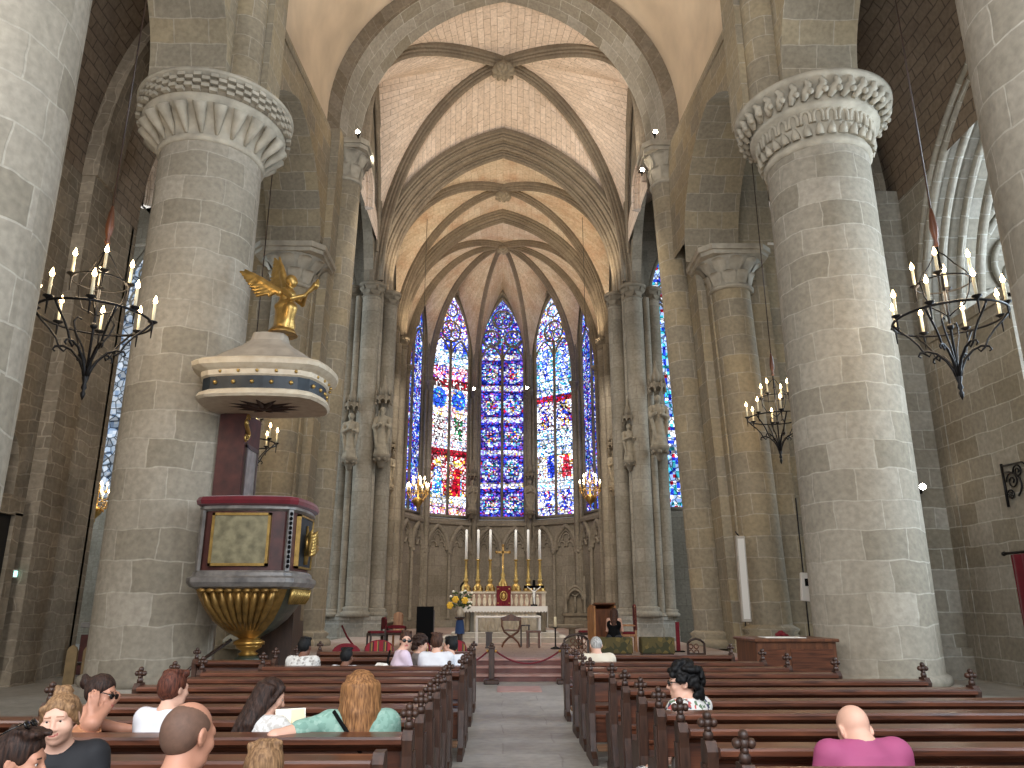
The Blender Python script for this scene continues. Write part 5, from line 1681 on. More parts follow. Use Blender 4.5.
# gilded angel
def feather_wing(f, root, tip, width, n=9):
    a, b = Vector(root), Vector(tip)
    d = (b - a); L = d.length; d.normalize()
    side = Vector((0, 0, -1)); side = (side - d * side.dot(d)).normalized()
    for k in range(n):
        t = 0.12 + 0.88 * k / (n - 1)
        p = a + d * L * t * 0.75
        q = p + d * L * 0.3 + side * width * (1 - 0.75 * t) 
        f.cap(p, q, 0.05, 0.028, k=0.02)
    f.cap(a, a + d * L * 0.55, 0.075, 0.06, k=0.04); f.cap(a + d * L * 0.5, b, 0.06, 0.02, k=0.03)
    for k in range(5):
        t = 0.1 + 0.14 * k
        f.cap(a + d * L * t, a + d * L * t + side * width * 0.5 + d * 0.06, 0.045, 0.03, k=0.02)
AZ = SB + 1.66
f = Field()
f.cap((0.05, 0, 0.12), (0.0, 0, 0.5), 0.2, 0.17, k=0.06)            # draped skirt
f.cap((0.12, -0.05, 0.1), (0.2, -0.1, 0.45), 0.1, 0.13, k=0.05); f.cap((-0.12, 0.05, 0.06), (-0.02, 0, 0.45), 0.12, 0.12, k=0.05)
for k in range(7):
    a = 2 * pi * k / 7
    f.cap((0.16 * cos(a) + 0.04, 0.16 * sin(a), 0.06), (0.13 * cos(a), 0.13 * sin(a), 0.56), 0.045, 0.03, k=0.02)
f.cap((0.0, 0, 0.5), (0.06, 0, 0.78), 0.14, 0.15, k=0.05)           # torso
f.cap((0.06, 0, 0.86), (0.1, 0, 0.96), 0.055, 0.05, k=0.03)
f.ell((0.13, 0, 1.05), (0.105, 0.09, 0.12), k=0.02); f.ell((0.09, 0, 1.1), (0.12, 0.105, 0.11), k=0.02)
f.cap((0.23, 0, 1.04), (0.245, 0, 1.02), 0.02, 0.015, k=0.015)
f.cap((0.06, -0.17, 0.82), (0.28, -0.22, 0.6), 0.06, 0.05, k=0.03); f.cap((0.28, -0.22, 0.6), (0.5, -0.16, 0.66), 0.05, 0.04, k=0.02)
f.cap((0.06, 0.17, 0.82), (0.3, 0.16, 0.62), 0.06, 0.05, k=0.03); f.cap((0.3, 0.16, 0.62), (0.5, -0.08, 0.72), 0.05, 0.04, k=0.02)
f.cap((-0.1, -0.1, 0.52), (0.2, -0.12, 0.58), 0.06, 0.06, k=0.04)
an = thing('gilded_angel', 'gilded angel statue with raised wings on top of the sounding board', 'statue', (TX + 0.25, TY - 0.05, AZ), RAD(-15)); an.scale = (1.1, 1.1, 1.1)
bo = field_obj('figure', f, M['gold'], an, 0.018)
f = Field(); feather_wing(f, (-0.06, -0.1, 0.8), (-0.78, -0.28, 1.3), 0.34); field_obj('wing', f, M['gold'], an, 0.018)
f = Field(); feather_wing(f, (-0.02, 0.1, 0.84), (-0.34, 0.2, 1.74), 0.5, 11); field_obj('wing', f, M['gold'], an, 0.018)
f = Field(); f.cap((0.42, -0.14, 0.6), (0.66, -0.1, 0.84), 0.02, 0.05, k=0.01); f.ell((0.7, -0.09, 0.88), (0.07, 0.07, 0.07), k=0.02); f.ell((0.73, -0.08, 0.95), (0.04, 0.04, 0.07), k=0.02); field_obj('torch', f, M['gold'], an, 0.014)
m = MB(); m.lathe([(0.3, -0.06), (0.26, 0.02), (0.2, 0.08)], (0, 0, 0), 14); m.build('base', M['golddark'], an, world=False)

# ------------------------------------------------------------------ statues of the choir piers
def saint(variant):
    f = Field(); rnd = random.Random(variant)
    f.cap((0, 0, 0.1), (0, 0, 0.95), 0.24, 0.17, k=0.06)
    for k in range(9):
        a = 2 * pi * k / 9 + rnd.random() * 0.3
        f.cap((0.24 * cos(a), 0.2 * sin(a), 0.05), (0.13 * cos(a), 0.11 * sin(a), 1.0), 0.05, 0.03, k=0.025)
    f.cap((0, 0, 0.95), (0, 0, 1.32), 0.18, 0.17, k=0.06)
    f.cap((-0.2, 0, 1.36), (0.2, 0, 1.36), 0.09, 0.09, k=0.06)
    f.cap((0, -0.02, 1.42), (0, -0.04, 1.52), 0.065, 0.06, k=0.03)
    f.ell((0, -0.05, 1.64), (0.095, 0.115, 0.14), k=0.02); f.cap((0, -0.15, 1.64), (0, -0.175, 1.61), 0.02, 0.022, k=0.02)
    f.ell((0, 0.0, 1.68), (0.12, 0.12, 0.13), k=0.03)
    if variant % 2: f.ell((0, -0.1, 1.5), (0.07, 0.06, 0.1), k=0.03)
    hx = 0.08 if variant != 2 else -0.05
    f.cap((-0.25, 0, 1.32), (-0.28, -0.12, 1.02), 0.085, 0.075, k=0.04); f.cap((-0.28, -0.12, 1.02), (hx - 0.1, -0.26, 1.12), 0.075, 0.06, k=0.03)
    f.cap((0.25, 0, 1.32), (0.28, -0.12, 1.02), 0.085, 0.075, k=0.04); f.cap((0.28, -0.12, 1.02), (hx + 0.1, -0.26, 1.08), 0.075, 0.06, k=0.03)
    f.cap((0.26, -0.1, 1.0), (0.22, -0.12, 0.45), 0.07, 0.04, k=0.04); f.cap((-0.26, -0.1, 1.0), (-0.16, -0.16, 0.3), 0.07, 0.05, k=0.04)
    if variant == 0: f.box((0.02, -0.27, 1.18), (0.07, 0.02, 0.1), 0.01, k=0.02)
    if variant == 1: f.cap((-0.12, -0.29, 0.3), (-0.1, -0.28, 1.6), 0.02, 0.02, k=0.015)
    if variant == 2: f.ell((0.1, -0.24, 1.2), (0.08, 0.08, 0.14), k=0.03); f.ell((0.1, -0.26, 1.36), 0.06, k=0.02)
    return f
SM = {}
def pier_statue(px, ytop, ybot, Y, variant, label, mat):
    a = at(px, ybot, Y); b = at(px, ytop, Y)
    h = b[2] - a[2]; sc = h / 1.8
    r = thing('saint_statue', label, 'statue', a, 0, 'carved saints on the choir piers'); r.scale = (sc, sc, sc)
    if variant not in SM:
        SM[variant] = field_obj('figure', saint(variant), mat, r, 0.028)
    else:
        o = SM[variant].copy(); o.data = SM[variant].data; COL.objects.link(o); o.parent = r
    m = MB(); m.lathe([(0.06, -0.42), (0.12, -0.36), (0.14, -0.25), (0.22, -0.18), (0.3, -0.06), (0.33, 0.03), (0.3, 0.06)], (0, 0.05, 0), 12)
    for k in range(7): m.ball((0.24 * cos(k * 0.9), 0.05 + 0.24 * sin(k * 0.9), -0.14), 0.075, 6)
    m.build('console', M['carvedark'], r, world=False)
    m = MB(); m.prism([(0.3 * cos(t), 0.05 + 0.3 * sin(t)) for t in [k * pi / 4 + pi / 8 for k in range(8)]], 2.05, 2.18)
    for k in range(8):
        t = k * pi / 4 + pi / 8
        m.obox((0.29 * cos(t), 0.05 + 0.29 * sin(t), 2.05), (0.06, 0.06, 0.34), rotz(t)); m.lathe([(0.05, 2.2), (0.002, 2.5)], (0.27 * cos(t), 0.05 + 0.27 * sin(t), 0), 6)
        m.tube([(0.29 * cos(t + pi / 4 * q), 0.05 + 0.29 * sin(t + pi / 4 * q), 1.95 + 0.12 * sin(pi * q)) for q in (0, 0.25, 0.5, 0.75, 1)], 0.025, 5)
    m.lathe([(0.2, 2.18), (0.14, 2.5), (0.06, 2.75), (0.05, 2.95), (0.01, 3.05)], (0, 0.05, 0), 8)
    m.build('canopy', M['carvedark'], r, world=False)
    return r
pier_statue(349, 413, 459, 32.05, 0, 'stone saint under a canopy on the outer shaft of the left choir pier', M['statue'])
pier_statue(381, 407, 456, 32.75, 1, 'stone saint under a canopy on the inner shaft of the left choir pier', M['statue'])
pier_statue(388, 452, 487, 38.0, 2, 'lamplit stone figure low on the shaft behind the left choir pier', M['statue'])
pier_statue(660, 395, 448, 32.05, 2, 'stone saint under a canopy on the outer shaft of the right choir pier', M['statue'])
pier_statue(630, 424, 462, 32.75, 0, 'stone saint under a canopy on the inner shaft of the right choir pier', M['statue'])
pier_statue(615, 450, 487, 38.0, 1, 'lamplit stone figure low on the shaft behind the right choir pier', M['statue'])
pier_statue(472, 480, 511, 48.2, 1, 'small stone saint on the apse shaft left of the central window', M['statue'])
pier_statue(530, 480, 511, 48.2, 0, 'small stone saint on the apse shaft right of the central window', M['statue'])
# ------------------------------------------------------------------ altar and choir furniture
FZ = 0.452
def X(px, y, Y): return at(px, y, Y)[0]
def Zp(y, Y): return at(503, y, Y)[2]
YA = 28.3
zt = Zp(606.5, YA)                         # mensa top
xl, xr = X(464, 608, YA), X(546.5, 608, YA)
al = thing('high_altar', 'pale marble high altar with carved panels behind the white legged table', 'altar', ((xl + xr) / 2, YA, FZ))
m = MB()
for k in range(2): m.box(xl - 0.75 + 0.35 * k, xr + 0.75 - 0.35 * k, YA - 0.9 + 0.35 * k, YA + 2.2, FZ + 0.16 * k, FZ + 0.16 * k + 0.16)
m.build('altar_step', M['slate'], al)
m = MB(); m.obox(((xl + xr) / 2, YA + 0.42, zt - 0.06), (xr - xl, 0.95, 0.12), None, bev=0.015); m.build('mensa', M['cream'], al)
m = MB(); m.box(xl + 0.35, xr - 0.35, YA + 0.15, YA + 0.8, FZ + 0.32, zt - 0.12)
for k in range(7):
    cx = xl + 0.55 + (xr - xl - 1.1) * k / 6
    m.lathe([(0.05, FZ + 0.34), (0.035, FZ + 0.4), (0.035, zt - 0.3), (0.06, zt - 0.2)], (cx, YA + 0.12, 0), 8)
    if k < 6:
        cc = cx + (xr - xl - 1.1) / 12
        m.ball((cc, YA + 0.15, FZ + 0.62), (0.08, 0.05, 0.2), 6); m.ball((cc, YA + 0.12, FZ + 0.88), (0.05, 0.045, 0.06), 6)
m.build('relief_front', M['cream'], al)
for s, x in ((-1, xl + 0.12), (1, xr - 0.12)):
    m = MB(); m.box(x - 0.09, x + 0.09, YA + 0.03, YA + 0.7, FZ + 0.32, zt - 0.12); m.lathe([(0.11, FZ + 0.33), (0.08, FZ + 0.42), (0.08, zt - 0.3), (0.12, zt - 0.13)], (x, YA + 0.05, 0), 10); m.build('support', M['carvedark'], al)
zr = Zp(591.5, YA + 0.75)
rl, rr = X(460.5, 595, YA + 0.75), X(545.5, 595, YA + 0.75)
m = MB(); m.box(rl, rr, YA + 0.75, YA + 1.5, FZ + 0.3, zr - 0.06); m.box(rl - 0.04, rr + 0.04, YA + 0.72, YA + 1.52, zr - 0.06, zr)
m.build('retable', M['cream'], al)
m = MB(); m.box(rl + 0.14, rr - 0.14, YA + 0.735, YA + 0.76, zr - 0.54, zr - 0.07); m.build('relief_ground', plain('pinkish_relief_ground', (150, 122, 104), 0.7, var=0.2, scale=9), al)  # pinkish marble, darkened in colour as shade behind the reliefs
m = MB()
rnd = random.Random(3)
for k in range(14):                          # relief figures
    if k in (6, 7): continue
    x = rl + 0.3 + (rr - rl - 0.6) * k / 13
    if k == 8:
        m.build('relief_carving', M['cream'], al); m = MB()
    m.ball((x, YA + 0.72, zr - 0.35), (0.075, 0.06, 0.17), 6); m.ball((x + rnd.uniform(-.02, .02), YA + 0.7, zr - 0.155), (0.045, 0.05, 0.055), 6)
m.build('relief_carving', M['cream'], al)
ac = thing('altar_cloth', 'white lace edged cloth lying over the high altar', 'altar cloth', ((xl + xr) / 2, YA, zt))
m = MB(); m.box(xl - 0.02, xr + 0.02, YA - 0.06, YA + 0.7, zt + 0.002, zt + 0.012); m.build('cloth', M['linen'], ac)
m = MB()
n = 27
top = [(xl - 0.02 + (xr - xl + 0.04) * i / (n * 4), YA - 0.065, zt + 0.01) for i in range(n * 4 + 1)]
bot = [(p[0], YA - 0.075, zt - 0.15 - 0.055 * abs(sin(pi * i / 4))) for i, p in enumerate(top)]
m.grid([top, bot], None, 0, False)
m.build('lace_edge', M['linen'], ac)
for s, x in ((-1, xl - 0.03), (1, xr + 0.03)):
    m = MB(); m.box(min(x, x + s * 0.012), max(x, x + s * 0.012), YA - 0.06, YA + 0.5, zt - 0.75, zt + 0.012); m.build('side_drop', M['linen'], ac)
# red veil on the tabernacle
x0, x1 = X(496.5, 595, YA + 0.6), X(510.8, 595, YA + 0.6); z1, z0 = Zp(586, YA + 0.6), Zp(606, YA + 0.6)
tv = thing('tabernacle_veil', 'deep red veil with a gold emblem hung before the tabernacle', 'veil', ((x0 + x1) / 2, YA + 0.6, z0))
m = MB(); P = [(x0 + (x1 - x0) * i / 24, YA + 0.6 + 0.015 * sin(i * 1.6)) for i in range(25)]
m.grid([[(p[0], p[1], z0) for p in P], [(p[0], p[1], z1) for p in P]], None, 0, True); m.box(x0, x1, YA + 0.62, YA + 0.8, z0, z1); m.build('veil', M['crimson'], tv)
m = MB(); cx, cz = (x0 + x1) / 2, (z0 + z1) / 2
m.tube([(cx + 0.12 * cos(a), YA + 0.57, cz + 0.15 * sin(a)) for a in [2 * pi * k / 20 for k in range(20)]], 0.022, 5, closed=True); m.ball((cx, YA + 0.57, cz), (0.08, 0.03, 0.1), 8)
for k in range(4): m.ball((cx + (0.2 if k % 2 else -0.2), YA + 0.58, cz + (0.25 if k > 1 else -0.25)), 0.03, 5)
m.build('gold_emblem', M['gold'], tv)
# candlesticks
xs = [466.1, 478.0, 490.2, 515.9, 528.3, 539.9]
YC = YA + 1.05
zb, zs_, ztop = zr, Zp(559.5, YC), Zp(530, YC)
nm = ['leftmost', 'second', 'third', 'fourth', 'fifth', 'rightmost']
c0 = None
for i, px in enumerate(xs):
    lab = 'tall gilt candlestick with long white candle, %s of six on the high altar' % nm[i] if i in (0, 5) else 'tall gilt candlestick with long white candle, %s of six from the flower vase' % nm[i]
    x = X(px, 570, YC)
    if c0 is None:
        c0 = thing('altar_candlestick', lab, 'candlestick', (x, YC, zb), 0, 'candlesticks on the high altar')
        H = zs_ - zb
        m = MB(); m.lathe([(0.19, 0.0), (0.2, 0.03), (0.15, 0.06), (0.17, 0.14), (0.12, 0.24), (0.06, 0.3), (0.09, 0.36), (0.1, 0.42), (0.05, 0.48), (0.075, 0.54), (0.055, 0.6), (0.045, H - 0.16), (0.06, H - 0.12), (0.035, H - 0.08), (0.09, H - 0.02), (0.09, H)], (0, 0, 0), 18); m.build('stick', M['gold'], c0, world=False)
        m = MB()
        for k in range(3): m.ball((0.17 * cos(2 * pi * k / 3 - pi / 2), 0.17 * sin(2 * pi * k / 3 - pi / 2), 0.1), (0.05, 0.05, 0.07), 6)
        m.build('foot_boss', M['golddark'], c0, world=False)
        m = MB(); m.lathe([(0.05, H), (0.045, ztop - zb), (0.01, ztop - zb + 0.02)], (0, 0, 0), 12); m.build('candle', M['linen'], c0, world=False)
    else: dup(c0, (x, YC, zb), None, lab)
x = X(503, 560, YC)
cr = thing('altar_cross', 'gilt altar cross standing between the six candlesticks above the red veil', 'cross', (x, YC, zb))
H = Zp(549, YC) - zb
m = MB(); m.lathe([(0.22, 0), (0.2, 0.06), (0.14, 0.16), (0.18, 0.26), (0.1, 0.4), (0.06, 0.5), (0.09, 0.58), (0.04, 0.7), (0.035, 0.95)], (0, 0, 0), 16); m.build('foot', M['gold'], cr, world=False)
m = MB(); m.box(-0.035, 0.035, -0.02, 0.02, 0.9, H + 0.12); m.box(-0.24, 0.24, -0.02, 0.02, H - 0.16, H - 0.08); 
for (a, b) in ((-0.24, H - 0.12), (0.24, H - 0.12), (0, H + 0.12)): m.ball((a, 0, b), (0.06, 0.03, 0.06), 6)
m.build('cross', M['golddark'], cr, world=False)
# crucifix
YX = YA - 0.2 + 0.5
x = X(534, 600, YX); z0 = zt + 0.013; z1 = Zp(580, YX)
cx = thing('crucifix', 'black crucifix with a pale figure standing at the right of the high altar', 'crucifix', (x, YX, z0))
H = z1 - z0
m = MB(); m.box(-0.05, 0.05, -0.03, 0.03, 0.0, H); m.box(-0.36, 0.36, -0.03, 0.03, H * 0.68, H * 0.68 + 0.1); m.obox((0, 0, 0.03), (0.24, 0.2, 0.06), None, bev=0.01); m.build('cross', M['black'], cx, world=False)
f = Field(); zc = H * 0.6
f.cap((0, -0.06, zc - 0.05), (0, -0.07, zc - 0.22), 0.045, 0.04, k=0.02); f.cap((0, -0.06, zc - 0.22), (0.01, -0.06, zc - 0.46), 0.035, 0.022, k=0.02); f.ell((0.01, -0.075, zc + 0.05), (0.032, 0.036, 0.042), k=0.015)
for s in (-1, 1): f.cap((s * 0.03, -0.06, zc - 0.04), (s * 0.24, -0.05, zc + 0.12), 0.02, 0.015, k=0.02)
field_obj('pale_figure', f, M['linen'], cx, 0.012)

# white legged table in front
YT = 25.6
xl, xr = X(475.5, 620, YT), X(541, 620, YT); zt2 = Zp(616, YT)
tb = thing('altar_table', 'slim white legged altar table in front of the high altar', 'table', ((xl + xr) / 2, YT, FZ))
m = MB(); m.obox(((xl + xr) / 2, YT + 0.4, zt2 - 0.03), (xr - xl, 0.85, 0.055), None, bev=0.012); m.build('table_top', M['white'], tb)
for x in (xl + 0.035, xr - 0.035):
    for y in (YT + 0.03, YT + 0.77):
        m = MB(); m.box(x - 0.03, x + 0.03, y - 0.03, y + 0.03, FZ, zt2 - 0.05); m.build('leg', M['white'], tb)
# folding chair
YF = 24.3
x = X(511, 640, YF)
fc = thing('folding_chair', 'dark wooden folding x-frame chair with a crested back before the white altar table', 'chair', (x, YF, FZ))
W = 0.27
for y in (-0.2, 0.2):
    for s in (-1, 1):
        m = MB(); m.tube([(s * W * 1.0, y, 0.02), (s * W * 0.8, y, 0.14), (s * W * 0.3, y, 0.28), (-s * W * 0.1, y, 0.33), (-s * W * 0.75, y, 0.45), (-s * W * 1.02, y, 0.62), (-s * W * 1.04, y, 0.8)], 0.026, 6); m.build('leg', M['oak'], fc, world=False)
m = MB(); m.obox((0, 0, 0.5), (0.46, 0.4, 0.03), None, bev=0.008); m.build('seat', M['oak'], fc, world=False)
m = MB(); m.prism([(-0.3, 0.76), (0.3, 0.76), (0.32, 0.86), (0.16, 0.9), (0.0, 0.97), (-0.16, 0.9), (-0.32, 0.86)], -0.02, 0.02, Matrix(((1, 0, 0, 0), (0, 0, 1, 0.2), (0, 1, 0, 0), (0, 0, 0, 1)))); m.build('backrest', M['oak'], fc, world=False)
# small table / stool
YS = 24.2
x0, x1 = X(526.5, 640, YS), X(540, 640, YS); z1 = Zp(630.5, YS)
st = thing('side_table', 'small red brown wooden side table beside the folding chair', 'table', ((x0 + x1) / 2, YS, FZ))
m = MB(); m.box(x0 - 0.02, x1 + 0.02, YS - 0.2, YS + 0.2, z1 - 0.06, z1); m.build('table_top', M['oak'], st)
for xx in (x0 + 0.03, x1 - 0.03):
    for yy in (-0.16, 0.16):
        m = MB(); m.box(xx - 0.03, xx + 0.03, YS + yy - 0.03, YS + yy + 0.03, FZ, z1 - 0.06); m.build('leg', M['oak'], st)
x = X(489, 640, 24.0); z1 = Zp(632, 24.0)
sd = thing('wooden_stand', 'narrow greenish brown wooden stand behind the rope post', 'stand', (x, 24.0, FZ))
m = MB(); m.box(-0.09, 0.09, -0.09, 0.09, 0, z1 - FZ - 0.04); m.build('shaft', M['darkwood'], sd, world=False)
m = MB(); m.obox((0, 0, z1 - FZ - 0.02), (0.22, 0.2, 0.04)); m.build('cap', M['darkwood'], sd, world=False)
m = MB(); m.obox((0, 0, 0.02), (0.22, 0.22, 0.04)); m.build('foot', M['darkwood'], sd, world=False)
x = X(524, 640, 24.6)
sd = thing('wooden_stool', 'low dark wooden stool tucked behind the small side table', 'stool', (X(525, 640, 24.9), 24.9, FZ))
m = MB(); m.obox((0, 0, 0.62), (0.3, 0.3, 0.04)); m.build('seat', M['darkwood'], sd, world=False)
for sx in (-1, 1):
    for sy in (-1, 1):
        m = MB(); m.box(sx * 0.12 - 0.02, sx * 0.12 + 0.02, sy * 0.12 - 0.02, sy * 0.12 + 0.02, 0, 0.6); m.build('leg', M['darkwood'], sd, world=False)
# candle stand
x = X(555.5, 640, 23.5); z1 = Zp(617, 23.5)
cs = thing('candle_stand', 'thin iron floor stand with a short thick candle right of the altar table', 'candle stand', (x, 23.5, FZ))
H = z1 - FZ
m = MB(); m.lathe([(0.16, 0), (0.14, 0.03), (0.03, 0.07), (0.022, 0.12), (0.022, H - 0.33), (0.07, H - 0.3), (0.07, H - 0.28)], (0, 0, 0), 12); m.build('stand', M['iron'], cs, world=False)
m = MB(); m.lathe([(0.04, H - 0.28), (0.04, H), (0.01, H + 0.01)], (0, 0, 0), 10); m.build('candle', M['candle'], cs, world=False)
# flowers
YV = 26.6
x = X(460, 620, YV)
ft = thing('flower_pedestal', 'stand draped in blue holding the flower vase, left of the altar', 'pedestal', (x, YV, FZ))
zt3 = Zp(617, YV)
m = MB(); m.lathe([(0.2, 0), (0.18, 0.05), (0.1, 0.1), (0.1, zt3 - FZ - 0.08), (0.18, zt3 - FZ - 0.03), (0.18, zt3 - FZ)], (0, 0, 0), 14); m.build('column', M['darkwood'], ft, world=False)
m = MB(); m.lathe([(0.16, 0.32), (0.15, 0.5), (0.125, zt3 - FZ - 0.15), (0.11, zt3 - FZ - 0.1)], (0, 0, 0), 14, rfun=lambda a, z: 1 + 0.08 * sin(6 * a), cap=False); m.build('drape', M['blue'], ft, world=False)
fv = thing('flower_vase', 'bouquet of yellow and white flowers in a vase on the blue draped stand', 'flowers', (x, YV, zt3))
m = MB(); m.lathe([(0.07, 0), (0.09, 0.02), (0.11, 0.16), (0.06, 0.28), (0.08, 0.33)], (0, 0, 0), 12); m.build('vase', M['cream'], fv, world=False)
rnd = random.Random(11)
m = MB(); m2 = MB(); m3 = MB()
for k in range(34):
    a = rnd.random() * 6.28; r = 0.08 + 0.3 * rnd.random(); z = 0.35 + rnd.random() * 0.5
    p = (r * cos(a), r * sin(a) * 0.7, z)
    m.tube([(0, 0, 0.28), (p[0] * 0.4, p[1] * 0.4, 0.28 + (z - 0.28) * 0.6), p], 0.008, 4)
    m.obox((p[0] * 0.9, p[1] * 0.9, z - 0.06), (0.12, 0.03, 0.05), rotz(a) @ roty(rnd.uniform(-0.8, 0.3)))
    if k % 3 == 0: m3.ball(p, (0.05, 0.05, 0.04), 6)
m.build('stems_and_leaves', M['leaf'], fv, world=False); m3.build('white_blooms', M['flowerw'], fv, world=False)
for (px, py) in ((455.5, 599.5), (465, 600.5), (450, 605.5)):
    q = at(px, py, YV - 0.15)
    b = MB(); b.ball((q[0] - x, q[1] - YV, q[2] - zt3), (0.095, 0.08, 0.085), 8)
    for k in range(6): b.ball((q[0] - x + 0.07 * cos(k), q[1] - YV - 0.03, q[2] - zt3 + 0.07 * sin(k)), 0.05, 5)
    b.build('yellow_rose', M['flower'], fv, world=False)

# black panel
YB = 22.8
x0, x1 = X(416.5, 620, YB), X(433.5, 620, YB); z1 = Zp(606.5, YB)
bp = thing('black_screen', 'tall flat black screen standing in the choir behind the seated group', 'screen', ((x0 + x1) / 2, YB, FZ))
m = MB(); m.obox(((x0 + x1) / 2, YB, (z1 + FZ + 0.15) / 2), (x1 - x0, 0.07, z1 - FZ - 0.15), None, bev=0.01); m.build('panel', M['black'], bp)
m = MB(); m.box((x0 + x1) / 2 - 0.2, (x0 + x1) / 2 + 0.2, YB - 0.18, YB + 0.18, FZ, FZ + 0.04); m.box(x1, x1 + 0.03, YB - 0.02, YB + 0.02, FZ, z1 - 0.1); m.build('stand', M['darkwood'], bp)

# choir chairs
def chair(name, label, cat, loc, rz, seat_m, frame_m, back_h=0.95, back_m=None, w=0.5, arch=0.06, arms=False, group=None, padded=True):
    r = thing(name, label, cat, loc, rz, group)
    d = 0.46; hw = w / 2
    m = MB(); m.obox((0, 0, 0.42), (w, d, 0.06), None, bev=0.01); m.build('seat_frame', frame_m, r, world=False)
    m = MB(); m.obox((0, 0, 0.475), (w * 0.92, d * 0.92, 0.07), None, bev=0.025); m.build('seat', seat_m, r, world=False)
    for sx in (-1, 1):
        m = MB(); m.box(sx * (hw - 0.025) - 0.025, sx * (hw - 0.025) + 0.025, d / 2 - 0.05, d / 2, 0, 0.42); m.build('leg', frame_m, r, world=False)
        m = MB(); m.box(sx * (hw - 0.025) - 0.025, sx * (hw - 0.025) + 0.025, -d / 2, -d / 2 + 0.05, 0, back_h); m.build('leg', frame_m, r, world=False)
        if arms:
            m = MB(); m.obox((sx * hw, 0.02, 0.68), (0.05, 0.42, 0.04), None, bev=0.01); m.box(sx * hw - 0.02, sx * hw + 0.02, 0.17, 0.21, 0.42, 0.68); m.build('arm', frame_m, r, world=False)
    pts = [(hw, 0.56), (hw, back_h - 0.02)] + [(hw * cos(pi * k / 10), back_h - 0.02 + arch * sin(pi * k / 10)) for k in range(1, 10)] + [(-hw, back_h - 0.02), (-hw, 0.56)]
    m = MB(); m.prism(pts, -0.03, 0.03, Matrix(((1, 0, 0, 0), (0, 0, 1, -d / 2 + 0.02), (0, 1, 0, 0), (0, 0, 0, 1)))); m.build('backrest', back_m or seat_m, r, world=False)
    return r
c = at(376, 640, 23.2); chair('red_chair', 'red upholstered chair with dark legs beside the left choir pier', 'chair', (c[0], 23.2, FZ), RAD(110), M['crimson'], M['darkwood'], 0.85, w=0.55)
c = at(398, 640, 23.6); chair('red_chair', 'red seated chair with dark turned legs, nearer the black screen', 'chair', (c[0] - 0.12, 23.6, FZ), RAD(170), M['crimson'], M['darkwood'], 0.62, w=0.6)
c = at(397, 626, 24.6); chair('high_backed_chair', 'chair with a tall rounded light wood back, left of the black screen', 'chair', (c[0], 24.8, FZ), RAD(185), M['lightwood'], M['lightwood'], Zp(612, 24.8) - FZ - 0.08, w=0.3, arch=0.1)
c = at(625, 640, 22.6)
r = chair('red_armchair', 'wooden armchair with a red cushioned back beside the wooden lectern', 'chair', (X(628, 640, 22.4), 22.4, FZ), RAD(85), M['crimson'], M['lightwood'], 1.2, w=0.62, arms=True, back_m=M['crimson'])
c = chair('red_chair', 'slim dark framed chair with a red seat at the left of the wooden lectern', 'chair', (X(587, 640, 23.6), 23.6, FZ), RAD(100), M['crimson'], M['darkwood'], 1.05, w=0.42, back_m=M['darkwood'])
# prie-dieux: arched upholstered backs facing the nave
def kneeling_desk(px0, px1, ytop, Y, mat, label, h0=0.1):
    x0, x1 = X(px0, 650, Y), X(px1, 650, Y); z1 = Zp(ytop, Y); w = x1 - x0
    base = FZ if Y > 19.9 else 0.0
    r = thing('kneeling_chair', label, 'chair', ((x0 + x1) / 2, Y, base), 0, 'upholstered chairs along the choir steps')
    H = z1 - base; hw = w / 2
    pts = [(hw, 0.12), (hw, H - 0.16)] + [(hw * cos(pi * k / 12), H - 0.16 + 0.16 * sin(pi * k / 12)) for k in range(1, 12)] + [(-hw, H - 0.16), (-hw, 0.12)]
    m = MB(); m.prism(pts, -0.035, 0.035, Matrix(((1, 0, 0, 0), (0, 0, 1, 0), (0, 1, 0, 0), (0, 0, 0, 1)))); m.build('backrest', mat, r, world=False)
    m = MB(); m.tube([(p[0], -0.02, p[1]) for p in pts], 0.018, 5); m.build('piping', M['crimson'], r, world=False)
    m = MB(); m.obox((0, 0.27, 0.42), (w * 0.95, 0.46, 0.09), None, bev=0.02); m.build('seat', mat, r, world=False)
    for sx in (-1, 1):
        for yy in (0.02, 0.45):
            m = MB(); m.box(sx * (hw - 0.03) - 0.025, sx * (hw - 0.03) + 0.025, yy - 0.025, yy + 0.025, 0, 0.4); m.build('leg', M['darkwood'], r, world=False)
    return r
kneeling_desk(333, 360, 644, 15.2, M['crimson'], 'plain dark red arched chair back left of the striped one')
kneeling_desk(365.5, 393, 640.5, 15.7, M['stripe'], 'striped red and gold arched chair back near the left choir pier')
kneeling_desk(413, 430, 641, 15.7, M['stripe'], 'striped red chair back half hidden behind the seated group')
kneeling_desk(450, 466, 641, 15.7, M['stripe'], 'striped red chair back between the white shirts and the rope post')
